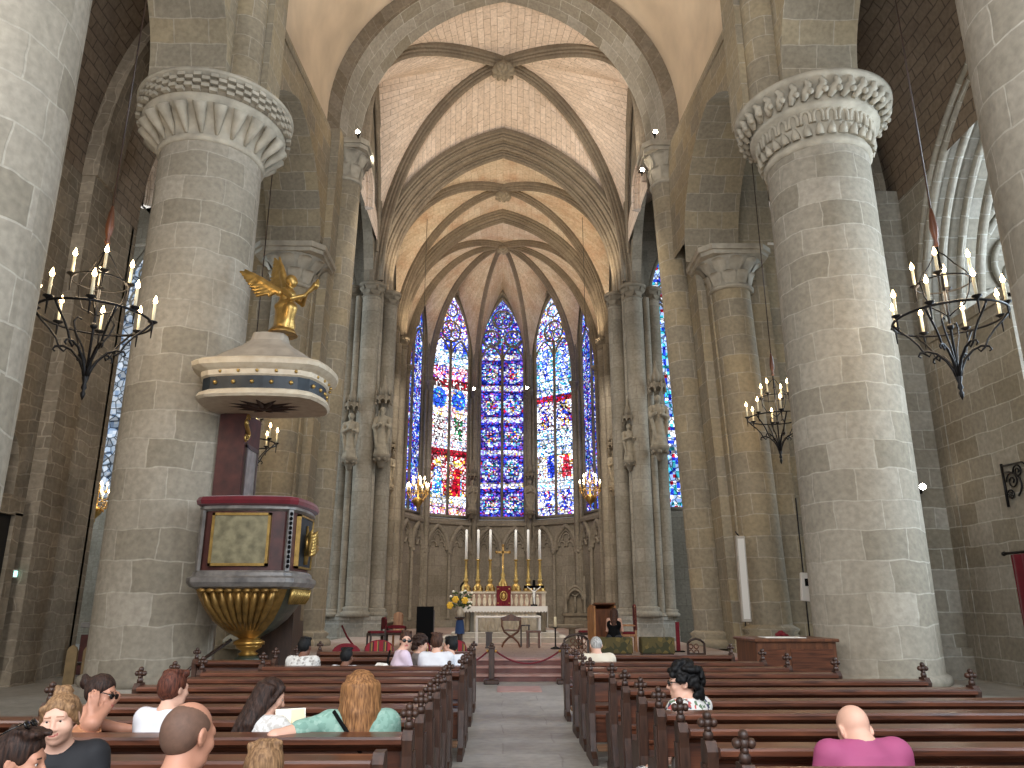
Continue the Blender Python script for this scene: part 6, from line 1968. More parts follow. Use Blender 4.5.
# lectern
YL = 22.2
x0, x1 = X(590.5, 630, YL), X(614, 630, YL); z1 = Zp(604.5, YL)
le = thing('wooden_lectern', 'large warm brown wooden lectern with slanting top beside the long haired woman', 'lectern', ((x0 + x1) / 2, YL, FZ), RAD(12))
w = (x1 - x0) * 0.92; H = z1 - FZ; hw = w / 2
m = MB(); m.obox((0, 0, H * 0.46), (w * 0.94, 0.5, H * 0.9), None, bev=0.02, taper=1.0); m.build('body', M['oak'], le, world=False)
for s in (-1, 1):
    m = MB(); m.prism([(-0.27, 0.0), (0.3, 0.0), (0.3, H * 0.92), (0.0, H), (-0.27, H * 0.97)], s * hw - 0.025, s * hw + 0.025, Matrix(((0, 0, 1, 0), (1, 0, 0, 0), (0, 1, 0, 0), (0, 0, 0, 1)))); m.build('side_panel', M['lightwood'], le, world=False)
m = MB(); m.obox((0, 0, H * 0.97), (w * 1.02, 0.62, 0.05), rotx(RAD(-12)), bev=0.01); m.build('slanting_top', M['oak'], le, world=False)
# fabric covered boxes
for (a, b, yt, yb, lab) in ((599.5, 633, 637.5, 652, 'box bench in green and gold brocade where the long haired woman sits'), (642, 675, 637.5, 652, 'box bench in green and gold brocade before the right choir pier')):
    Y = 20.3
    x0, x1 = X(a, 645, Y), X(b, 645, Y); z1 = Zp(yt, Y)
    r = thing('covered_bench', lab, 'bench', ((x0 + x1) / 2, Y + 0.25, FZ))
    m = MB(); m.obox(((x0 + x1) / 2, Y + 0.25, (FZ + 0.05 + z1) / 2), (x1 - x0, 0.5, z1 - FZ - 0.05), None, bev=0.025); m.build('fabric_cover', M['brocade'], r)
    m = MB(); m.box(x0 + 0.03, x1 - 0.03, Y + 0.03, Y + 0.47, FZ, FZ + 0.06); m.build('base', M['darkwood'], r)
# openwork reading desk
def openwork(px0, px1, yt, Y, label):
    x0, x1 = X(px0, 645, Y), X(px1, 645, Y); z1 = Zp(yt, Y); base = FZ
    r = thing('carved_screen', label, 'screen', ((x0 + x1) / 2, Y, base))
    m = MB(); hw = (x1 - x0) / 2; H = z1 - base
    for k in range(int(hw * 2 / 0.14)):
        for j in range(int(H / 0.14)):
            cx, cz = -hw + 0.07 + 0.14 * k, 0.07 + 0.14 * j
            if cz > H * 0.7 and abs(cx) > hw * 0.75: continue
            m.tube([(cx + 0.055 * cos(t), 0, cz + 0.055 * sin(t)) for t in [2 * pi * q / 10 for q in range(10)]], 0.014, 5, closed=True)
    m.build('fretwork', M['oak'], r, world=False)
    m = MB(); m.box(-hw - 0.03, -hw + 0.02, -0.03, 0.03, 0, H * 0.8); m.box(hw - 0.02, hw + 0.03, -0.03, 0.03, 0, H * 0.8); m.box(-hw, hw, -0.025, 0.025, 0, 0.05); m.tube([(-hw, 0, H * 0.8), (-hw * 0.6, 0, H * 0.98), (0, 0, H + 0.03), (hw * 0.6, 0, H * 0.98), (hw, 0, H * 0.8)], 0.03, 6); m.build('frame', M['darkwood'], r, world=False)
openwork(564.5, 588, 635.5, 20.4, 'fretted carved wooden screen behind the grey haired man')
openwork(688, 704, 640, 20.6, 'fretted carved wooden screen beside the right crossing pier')
# credence table
YR = 25.5
x0, x1 = X(548.5, 630, YR), X(583, 630, YR); z1 = Zp(624.5, YR)
r = thing('credence_table', 'dark grey stone topped side table on a central foot right of the altar', 'table', ((x0 + x1) / 2, YR, FZ))
m = MB(); m.obox(((x0 + x1) / 2, YR, z1 - 0.05), (x1 - x0, 0.6, 0.1), None, bev=0.02); m.build('table_top', M['carvedark'], r)
m = MB(); m.lathe([(0.3, FZ), (0.28, FZ + 0.08), (0.12, FZ + 0.2), (0.1, FZ + 0.5), (0.22, z1 - 0.12), (0.3, z1 - 0.1)], ((x0 + x1) / 2 + 0.2, YR, 0), 14); m.build('foot', M['carvedark'], r)
# carved stone niche seat on the apse wall
YN = 45.6
x0, x1 = X(566, 610, YN), X(585, 610, YN)
r = thing('stone_niche', 'small carved gothic stone niche with pinnacles against the apse wall, right of the altar', 'niche', ((x0 + x1) / 2, YN, FZ))
zb, zs_ = Zp(613, YN), Zp(600, YN); z9 = Zp(586, YN); w = (x1 - x0) / 2; cx = (x0 + x1) / 2
m = MB(); m.box(x0 - 0.1, x1 + 0.1, YN - 0.1, YN + 0.5, FZ, zb - 0.15); m.box(x0 - 0.2, x1 + 0.2, YN - 0.2, YN + 0.5, zb - 0.15, zb); m.build('shelf', M['carvedark'], r)
m = MB(); m.box(x0 + 0.1, x1 - 0.1, YN + 0.2, YN + 0.4, zb, zs_ + 0.5); m.build('recess', M['carvedark'], r)
m = MB()
for x in (x0, x1):
    m.lathe([(0.13, zb), (0.09, zb + 0.1), (0.09, zs_), (0.14, zs_ + 0.1), (0.1, zs_ + 0.2), (0.08, z9 + 0.2), (0.01, z9 + 0.6)], (x, YN, 0), 8)
for q in (1.0, 0.82): m.tube([(cx + p[0], YN, p[1]) for p in arch_full(w * q, zs_, z9 - 0.25 * (1 - q) * 4, 10)], 0.08, 6)
m.tube([(cx + 0.2 * cos(t), YN + 0.1, zs_ + 0.42 + 0.2 * sin(t)) for t in [2 * pi * q / 10 for q in range(10)]], 0.05, 5, closed=True); m.lathe([(0.06, zb), (0.05, zs_ + 0.2)], (cx, YN + 0.1, 0), 8)
m.build('arch_and_pinnacles', M['choir'], r)
# round headed cupboard niche left of the altar, its shade painted flat dark
YQ = 46.6
x0, x1 = X(450, 590, YQ), X(458.5, 590, YQ); z0, z1 = Zp(600, YQ), Zp(582, YQ)
_k = V_[1]
dn = EAST_SCALE @ facet_matrix(1)
cx = (x0 + x1) / 2
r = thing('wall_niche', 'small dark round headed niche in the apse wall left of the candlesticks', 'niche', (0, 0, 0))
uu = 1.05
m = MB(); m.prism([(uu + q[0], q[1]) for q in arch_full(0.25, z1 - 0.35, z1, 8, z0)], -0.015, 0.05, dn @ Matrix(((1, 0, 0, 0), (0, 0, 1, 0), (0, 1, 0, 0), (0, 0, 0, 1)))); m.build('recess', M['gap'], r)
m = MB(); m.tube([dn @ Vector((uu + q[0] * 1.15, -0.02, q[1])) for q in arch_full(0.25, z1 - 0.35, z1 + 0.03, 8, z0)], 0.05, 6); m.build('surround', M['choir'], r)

# rope barrier
YP = 18.1
x = X(491.5, 670, YP); z1 = Zp(644.5, YP)
post = thing('rope_post', 'dark wooden barrier post on a square foot in the middle of the aisle', 'post', (x, YP, 0), 0, 'rope barrier posts')
H = z1
m = MB(); m.obox((0, 0, 0.05), (0.34, 0.34, 0.1), None, bev=0.02); m.build('foot', M['pewend'], post, world=False)
m = MB(); m.obox((0, 0, (H - 0.08 + 0.1) / 2), (0.13, 0.13, H - 0.18), None, bev=0.012); m.build('shaft', M['pewend'], post, world=False)
m = MB(); m.obox((0, 0, H - 0.06), (0.16, 0.16, 0.05), None, bev=0.012); m.ball((0, 0, H - 0.01), 0.05, 8); m.build('cap', M['pewend'], post, world=False)
x2, x3 = X(564, 668, YP), X(437, 668, YP)
dup(post, (x2, YP, 0), None, 'dark wooden barrier post behind the front right pew end')
dup(post, (x3, YP, 0), None, 'dark wooden barrier post hidden behind the white shirted men')
def rope(a, b, z, sag, label):
    r = thing('barrier_rope', label, 'rope', ((a + b) / 2, YP, 0), 0, 'red barrier ropes')
    n = 16
    m = MB(); m.tube([(a + (b - a) * t / n, YP, z - sag * (1 - (2 * t / n - 1) ** 2)) for t in range(n + 1)], 0.02, 8); m.build('rope', M['redvelvet'], r)
    m = MB(); 
    for q in (a, b): m.ball((q, YP, z), 0.035, 6)
    m.build('hooks', M['brass'], r)
rope(x + 0.09, x2 - 0.09, H - 0.14, 0.26, 'red velvet rope sagging to the right of the aisle post')
rope(x3 + 0.09, x - 0.09, H - 0.14, 0.26, 'red velvet rope rising to the left of the aisle post')
# red straps by the piers
m = MB(); a, b = at(342, 626, 23.0), at(353, 645, 22.0); m.tube([a, ((a[0] + b[0]) / 2, 22.5, (a[2] + b[2]) / 2 - 0.05), b], 0.04, 6, flat=0.5)
tag(m.build('red_barrier_strap', M['crimson']), 'slanting red barrier strap by the left choir pier plinth', 'strap')
a = at(677, 622, 22.0); 
r = thing('red_strap_stand', 'thin red strip standing upright by the right choir pier', 'stand', (a[0], 22.0, FZ))
m = MB(); m.box(-0.05, 0.05, -0.02, 0.02, 0.03, a[2] - FZ); m.build('strip', M['crimson'], r, world=False)
m = MB(); m.box(-0.15, 0.15, -0.12, 0.12, 0, 0.03); m.build('foot', M['black'], r, world=False)

# ------------------------------------------------------------------ side furniture
# wooden counter by the right column
x0, x1 = 4.9, 6.45
r = thing('wooden_counter', 'brown panelled wooden counter standing left of the leaf carved column', 'counter', ((x0 + x1) / 2, 16.0, 0))
m = MB(); m.box(x0, x1, 15.6, 16.9, 0.05, 0.98); m.build('body', M['oak'], r)
m = MB(); m.obox(((x0 + x1) / 2, 16.25, 1.01), (x1 - x0 + 0.1, 1.45, 0.06), None, bev=0.015); m.build('counter_top', M['oak'], r)
for (a, b) in ((x0 + 0.08, x0 + 0.55), (x0 + 0.66, x1 - 0.08)):
    m = MB(); m.box(a, b, 15.575, 15.61, 0.15, 0.85); m.build('panel', M['pew'], r)
m = MB(); m.box(x0 - 0.02, x1 + 0.02, 15.56, 16.92, 0, 0.1); m.build('plinth', M['pew'], r)
m = MB(); m.box(x0 + 0.3, x0 + 1.1, 15.9, 16.4, 1.041, 1.052)
tag(m.build('paper_sheets', M['linen']), 'pale papers lying on the wooden counter', 'paper')
c = at(815, 640, 17.5)
r = thing('red_flower_pot', 'small red potted flower behind the wooden counter', 'plant', (6.1, 17.6, 0))
m = MB(); m.lathe([(0.1, 0.0), (0.12, 0.02), (0.05, 0.1), (0.05, 0.72), (0.12, 0.78), (0.13, 0.92)], (0, 0, 0), 12); m.build('stand', M['darkwood'], r, world=False)
m = MB()
for k in range(14): m.ball((0.11 * cos(k * 2.4) * (k / 14), 0.11 * sin(k * 2.4) * (k / 14), 1.02 + 0.08 * (1 - k / 14)), (0.06, 0.06, 0.04), 6)
m.build('petals', M['crimson'], r, world=False)
# column loudspeaker strip on the crossing pier
a, b = at(742, 536, 22.6), at(742, 622, 22.6)
r = thing('column_loudspeaker', 'tall slim pale grey column loudspeaker on the right crossing pier', 'loudspeaker', (X(743, 580, 22.6), 22.6, b[2]))
H = a[2] - b[2]
m = MB(); m.obox((0, 0, H / 2), (0.26, 0.18, H), None, bev=0.02); m.build('housing', M['slate'], r, world=False)
m = MB(); m.box(-0.09, 0.09, -0.1, -0.085, 0.08, H - 0.08); m.build('grille', M['white'], r, world=False)
m = MB(); m.tube([(0, 0.05, H), (-0.02, 0.3, H + 0.15)], 0.02, 6); m.tube([(0, 0.05, 0.1), (0.05, 0.3, -0.1)], 0.02, 6); m.build('bracket', M['iron'], r, world=False)
c = at(773, 538, 23.6)
r = thing('junction_box', 'small grey box fixed on the pier beside the respond column', 'box', c)
m = MB(); m.obox((0, 0, 0), (0.3, 0.2, 0.32), None, bev=0.02); m.build('housing', M['greymarble'], r, world=False)
m = MB(); m.box(-0.12, 0.12, -0.11, -0.1, -0.13, 0.13); m.build('lid', M['carvedark'], r, world=False)
c = at(806, 587, 19.5)
r = thing('notice_box', 'narrow white notice box with a dark slot beside the leaf carved column', 'box', (c[0], 19.5, 0))
m = MB(); m.obox((0, 0, c[2]), (0.26, 0.12, 0.68), roty(RAD(4)), bev=0.015); m.build('housing', M['white'], r, world=False)
m = MB(); m.box(-0.04, 0.04, -0.068, -0.055, c[2] + 0.02, c[2] + 0.2); m.box(-0.025, 0.025, -0.075, -0.06, c[2] + 0.08, c[2] + 0.14); m.build('slot', M['black'], r, world=False)
m = MB(); m.lathe([(0.16, 0), (0.16, 0.03), (0.02, 0.05), (0.02, c[2] + 2.2)], (0, 0.09, 0), 8); m.build('pole', M['iron'], r, world=False)
# stacked boards behind the right column
r = thing('stacked_shelf', 'low rack of dark boards in the right aisle behind the column base', 'rack', (9.6, 19.5, 0))
for k in range(5):
    m = MB(); m.obox((0.02 * (k % 2), 0, 0.3 + 0.17 * k), (0.9, 0.5, 0.06), rotz(0.05 * (k % 3))); m.build('board', M['darkwood'] if k % 2 else M['oak'], r, world=False)
m = MB(); 
for sx in (-0.42, 0.42): m.box(sx - 0.03, sx + 0.03, -0.22, 0.22, 0, 1.1)
m.build('uprights', M['darkwood'], r, world=False)
# red curtain and iron bracket at the right edge
c = at(1012, 551, 16.0)
r = thing('red_curtain', 'dark red curtain hanging from a short rod at the right edge under the chapel arch', 'curtain', (RX - 0.25, 16.3, c[2]), RAD(-90))
m = MB(); m.tube([(-0.55, 0, 0), (1.6, 0, 0)], 0.03, 8); m.ball((-0.57, 0, 0), 0.05, 8); m.build('rod', M['iron'], r, world=False)
P = [(-0.35 + 0.06 * i, 0.09 * sin(i * 1.4)) for i in range(32)]
m = MB(); m.grid([[(p[0], p[1], -0.04) for p in P], [(p[0] + 0.02, p[1] * 1.3, -1.4) for p in P], [(p[0] + 0.04, p[1] * 1.5, -c[2] + 0.05) for p in P]], None, 0, True); m.build('cloth', M['redvelvet'], r, world=False)
c = at(1010, 478, 16.2)
r = thing('iron_bracket', 'scrolled wrought iron wall bracket on the pale wall at the right edge', 'bracket', (RX - 0.04, 16.75, c[2] - 0.1), RAD(90))
m = MB(); m.tube([(0, 0, -0.45), (0, 0, 0.5)], 0.03, 6)
m.tube([(-0.02 - 0.02 * k * 0, 0, 0) if k < 0 else (-0.06 - 0.5 * sin(k * 0.3), 0, 0.3 - 0.32 * (1 - cos(k * 0.3))) for k in range(9)], 0.022, 6)
for (cx_, cz_, r0) in ((-0.28, 0.08, 0.2), (-0.5, 0.26, 0.15), (-0.16, -0.2, 0.12)):
    m.tube([(cx_ + r0 * (1 - k / 26) * cos(k * 0.5), 0, cz_ + r0 * (1 - k / 26) * sin(k * 0.5)) for k in range(22)], 0.02, 6)
m.tube([(0, 0, 0.45), (-0.7, 0, 0.42), (-0.8, 0, 0.34)], 0.022, 6)
m.build('scrolls', M['iron'], r, world=False)
# left aisle bits
c = at(67, 574, 17.0)
r = thing('exit_sign', 'tiny lit green and white emergency sign on the rubble wall', 'sign', at(67, 574, 17.55))
r.location.x = LX + 0.06
m = MB(); m.obox((0, 0, 0), (0.06, 0.34, 0.18), None, bev=0.01); m.build('housing', M['white'], r, world=False)
m = MB(); m.box(0.03, 0.036, -0.14, 0.14, -0.06, 0.06); m.build('lit_face', glow('sign_glow', (150, 230, 220), 4), r, world=False)
c = at(43, 596, 17.4)
r = thing('wall_switch', 'small dark switch box on the rubble wall below the lit sign', 'switch', (LX + 0.03, 17.9, c[2] - 0.1))
m = MB(); m.obox((0, 0, 0), (0.06, 0.16, 0.1), None, bev=0.01); m.build('housing', M['black'], r, world=False)
m = MB(); m.box(0.03, 0.04, -0.02, 0.02, -0.03, 0.03); m.build('rocker', M['iron'], r, world=False)
def old_stall(px, lab):
    c = at(px, 660, 17.6)
    r = thing('wooden_chair', lab, 'chair', (c[0], 17.6, 0), 0, 'worn wooden chairs in the left aisle')
    H = at(px, 646, 17.6)[2]
    pts = [(0.11, 0.0), (0.11, H - 0.1), (0.07, H - 0.02), (0, H + 0.02), (-0.07, H - 0.02), (-0.11, H - 0.1), (-0.11, 0.0)]
    m = MB(); m.prism(pts, -0.03, 0.03, Matrix(((1, 0, 0, 0), (0, 0, 1, 0), (0, 1, 0, 0), (0, 0, 0, 1)))); m.build('backrest', M['slate2'], r, world=False)
    m = MB(); m.obox((0, 0.22, 0.45), (0.3, 0.42, 0.05), None, bev=0.01); m.build('seat', M['darkwood'], r, world=False)
    for sx in (-1, 1):
        m = MB(); m.box(sx * 0.12 - 0.02, sx * 0.12 + 0.02, 0.38, 0.42, 0, 0.43); m.build('leg', M['darkwood'], r, world=False)
M['slate2'] = plain('bleached_wood', (128, 108, 76), 0.7, var=0.25, scale=5)
old_stall(71.5, 'bleached wooden chair back with a rounded top in the left aisle, the left one')
old_stall(88.0, 'bleached wooden chair back with a rounded top in the left aisle, next to the column')
c = at(91, 640, 20.0)
r = thing('notice_board', 'dark red upright notice board in the left aisle beside the column', 'panel', (c[0], 20.0, 0))
m = MB(); m.obox((0, 0, at(91, 641, 20.0)[2] / 2 + 0.1), (0.5, 0.06, at(91, 628, 20.0)[2] - 0.2), None, bev=0.01); m.build('board', M['porphyry'], r, world=False)
m = MB(); m.obox((0, 0, at(91, 625, 20.0)[2]), (0.55, 0.1, 0.12), None, bev=0.01); m.build('top_rail', M['greymarble'], r, world=False)
m = MB(); m.box(-0.2, 0.2, -0.15, 0.15, 0, 0.04); m.box(-0.03, 0.03, -0.02, 0.02, 0, 0.4); m.build('foot', M['greymarble'], r, world=False)
# ------------------------------------------------------------------ people
def mk(name, c, rough=0.75, **k):
    if name not in M: M[name] = plain(name, c, rough, **k)
    return M[name]
def hairmat(name, c1, c2):
    if name in M: return M[name]
    m, nt, b, out = newmat(name)
    N = nt.nodes.new; L = nt.links.new
    tc = N('ShaderNodeTexCoord'); mp = N('ShaderNodeMapping'); mp.inputs['Scale'].default_value = (60, 60, 9)
    L(tc.outputs['Object'], mp.inputs[0])
    no = N('ShaderNodeTexNoise'); no.inputs['Scale'].default_value = 1.6; no.inputs['Detail'].default_value = 3
    L(mp.outputs[0], no.inputs['Vector'])
    cr = N('ShaderNodeValToRGB'); cr.color_ramp.elements[0].position = 0.35; cr.color_ramp.elements[1].position = 0.68
    cr.color_ramp.elements[0].color = lin(c1); cr.color_ramp.elements[1].color = lin(c2)
    L(no.outputs['Fac'], cr.inputs[0]); L(cr.outputs[0], b.inputs['Base Color'])
    b.inputs['Roughness'].default_value = 0.6; b.inputs['Specular IOR Level'].default_value = 0.25
    bp = N('ShaderNodeBump'); bp.inputs['Strength'].default_value = 0.5; bp.inputs['Distance'].default_value = 0.01
    L(no.outputs['Fac'], bp.inputs['Height']); L(bp.outputs[0], b.inputs['Normal'])
    M[name] = m
    return m

def head_field(fem=False, child=False):
    f = Field()
    f.ell((0, -0.014, 0.036), (0.073, 0.092, 0.084), k=0.02)
    f.ell((0, 0.022, -0.03), (0.06, 0.068, 0.08), k=0.03)
    f.cap((-0.03, 0.035, -0.075), (0.03, 0.035, -0.075), 0.03, k=0.03)
    f.ell((0, 0.062, -0.093), (0.024, 0.022, 0.02), k=0.025)
    f.cap((-0.036, 0.07, 0.026), (0.036, 0.07, 0.026), 0.015, k=0.02)
    f.ell((-0.038, 0.062, -0.022), (0.024, 0.022, 0.022), k=0.025); f.ell((0.038, 0.062, -0.022), (0.024, 0.022, 0.022), k=0.025)
    f.ell((-0.031, 0.096, 0.008), (0.018, 0.018, 0.012), k=0.012, sub=True); f.ell((0.031, 0.096, 0.008), (0.018, 0.018, 0.012), k=0.012, sub=True)
    for s in (-1, 1):
        f.cap((s * 0.02, 0.083, 0.0165), (s * 0.042, 0.079, 0.0165), 0.0062, k=0.006); f.cap((s * 0.022, 0.083, -0.002), (s * 0.041, 0.079, -0.002), 0.0048, k=0.006)
    if child:
        f.ops[2] = ('c', np.array((-0.026, 0.04, -0.066)), np.array((0.026, 0.04, -0.066)), 0.03, 0.03, 0.03, False)
        for s in (-1, 1): f.ell((s * 0.042, 0.058, -0.032), (0.028, 0.026, 0.026), k=0.03)
    nl = 0.105 if (fem or child) else 0.112
    f.cap((0, 0.086, 0.008 if child else 0.014), (0, nl - (0.004 if child else 0), -0.026), 0.009, 0.011 if child else 0.013, k=0.012); f.cap((-0.013, 0.094, -0.03), (0.013, 0.094, -0.03), 0.009, k=0.008)
    f.cap((-0.02, 0.084, -0.054), (0.02, 0.084, -0.054), 0.009, k=0.01); f.cap((-0.016, 0.083, -0.066), (0.016, 0.083, -0.066), 0.0095, k=0.008)
    for s in (-1, 1):
        f.ell((s * 0.077, -0.008, 0.0), (0.010, 0.022, 0.032), R=rotz(s * 0.35), k=0.012)
        f.ell((s * 0.086, -0.002, 0.004), (0.006, 0.012, 0.018), R=rotz(s * 0.35), k=0.006, sub=True)
    return f

def hair_field(style, seed=0):
    f = Field(); rnd = random.Random(seed)
    f.ell((0, -0.02, 0.045), (0.085, 0.1, 0.09), k=0.02)
    if style == 'short':
        f.ell((0, -0.045, 0.0), (0.08, 0.07, 0.075), k=0.03)
        for k in range(14): f.cap((rnd.uniform(-.06, .06), rnd.uniform(-.08, .05), 0.11), (rnd.uniform(-.07, .07), rnd.uniform(-.09, .075), 0.125), 0.02, 0.012, k=0.015)
    elif style == 'crop':
        f.ops.clear(); f.ell((0, -0.02, 0.034), (0.0765, 0.0945, 0.082), k=0.02); f.ell((0, -0.05, 0.0), (0.07, 0.055, 0.07), k=0.03)
        f.ell((0, 0.0, 0.135), (0.055, 0.075, 0.05), k=0.01, sub=True)
    elif style == 'curly':
        for k in range(90):
            a, b = rnd.uniform(-pi, pi), rnd.uniform(-0.5, 1.5)
            p = (0.1 * cos(a) * cos(b), -0.025 + 0.115 * sin(a) * cos(b), 0.045 + 0.105 * sin(b))
            if p[1] > 0.06 and p[2] < 0.05: continue
            f.ell(p, rnd.uniform(0.016, 0.026), k=0.012)
        for k in range(24):
            a = rnd.uniform(pi + 0.2, 2 * pi - 0.2); f.ell((0.09 * cos(a), -0.03 + 0.09 * sin(a), rnd.uniform(-0.08, 0.0)), rnd.uniform(0.018, 0.028), k=0.014)
    elif style == 'long' or style == 'wavy':
        wv = 0.012 if style == 'wavy' else 0.004
        for k in range(26):
            a = pi + pi * k / 25
            x, y = 0.079 * cos(a), -0.025 + 0.082 * sin(a)
            L = rnd.uniform(0.26, 0.36)
            pts = [(x, y, 0.05), (x * 1.1, y * 1.08 - 0.005, -0.08), (x * 1.15 + rnd.uniform(-wv, wv) * 2, y * 1.15 - 0.015 + rnd.uniform(-wv, wv), -0.08 - L * 0.5), (x * 0.95 + rnd.uniform(-wv, wv) * 3, y * 1.1 - 0.02 + rnd.uniform(-wv, wv) * 2, -0.08 - L)]
            for p, q, r0, r1 in zip(pts, pts[1:], (0.024, 0.024, 0.021), (0.024, 0.021, 0.01)): f.cap(p, q, r0, r1, k=0.012)
        for s in (-1, 1):
            f.cap((s * 0.06, 0.05, 0.085), (s * 0.088, 0.015, -0.02), 0.018, 0.016, k=0.02); f.cap((s * 0.088, 0.015, -0.02), (s * 0.085, -0.02, -0.12), 0.018, 0.016, k=0.02)
    elif style == 'bun':
        f.ell((0, -0.05, 0.0), (0.078, 0.06, 0.07), k=0.03)
        f.ell((0, -0.13, 0.05), (0.045, 0.045, 0.045), k=0.02)
        for k in range(8): f.ell((rnd.uniform(-.03, .03), -0.135 + rnd.uniform(-.03, .02), 0.05 + rnd.uniform(-.035, .035)), 0.02, k=0.01)
    elif style == 'topbun':
        f.ell((0, -0.05, 0.01), (0.08, 0.06, 0.075), k=0.03)
        f.ops[0] = ('e', np.array((0, -0.018, 0.04)), np.array((0.082, 0.1, 0.086)), None, 0, 0.02, False)
        f.ell((0.0, -0.05, 0.13), (0.035, 0.035, 0.025), k=0.02)
        for k in range(12): f.ell((rnd.uniform(-.04, .04), -0.05 + rnd.uniform(-.035, .035), 0.135 + rnd.uniform(-.015, .02)), 0.012, k=0.008)
        for s in (-1, 1): f.cap((s * 0.07, 0.04, 0.06), (s * 0.086, 0.0, -0.03), 0.014, 0.008, k=0.02)
    if style not in ('crop',):
        f.ell((0, 0.1, -0.01), (0.066, 0.075, 0.075), k=0.02, sub=True)
    return f

def ik(S, W, a, b, pole):
    S, W = Vector(S), Vector(W); d = W - S; L = min(d.length, a + b - 0.005); n = d.normalized()
    W = S + n * L
    x = (a * a - b * b + L * L) / (2 * L); h = sqrt(max(0, a * a - x * x))
    p = Vector(pole); p = p - n * p.dot(n)
    p = p.normalized() if p.length > 1e-6 else Vector((0, 0, -1))
    return S + n * x + p * h, W

def hand_ops(f, W, d, n, side, curl=0.5, grip=0.0):
    """palm, four bent fingers and a thumb; d forward, n the way the palm looks"""
    d = Vector(d).normalized(); n = Vector(n); n = (n - d * n.dot(d)).normalized(); s = d.cross(n) * side
    W = Vector(W)
    f.cap(W - d * 0.01, W + d * 0.03, 0.026, 0.028, k=0.012)
    for t in (-0.026, -0.009, 0.009, 0.026): f.cap(W + d * 0.025 + s * t * 0.7, W + d * 0.085 + s * t, 0.0155, 0.0125, k=0.01)
    for t, L in ((0.029, 0.068), (0.010, 0.078), (-0.010, 0.073), (-0.029, 0.056)):
        p = W + d * 0.087 + s * t; a = curl * 0.5
        for fr, r0, r1 in ((0.45, 0.0098, 0.0092), (0.31, 0.0092, 0.0086), (0.24, 0.0086, 0.0075)):
            v = d * cos(a) + n * sin(a)
            q = p + v * L * fr
            f.cap(p, q, r0, r1, k=0.004); p = q; a += curl
    p = W + d * 0.03 + s * 0.03
    v = (d * 0.55 + s * 0.75 + n * 0.35).normalized(); q = p + v * 0.04
    f.cap(W + d * 0.02 + s * 0.015, p, 0.017, 0.014, k=0.01); f.cap(p, q, 0.0125, 0.0105, k=0.006)
    v2 = (d * 0.85 + s * 0.25 + n * (0.35 + curl * 0.3)).normalized(); f.cap(q, q + v2 * 0.032, 0.0105, 0.0085, k=0.004)

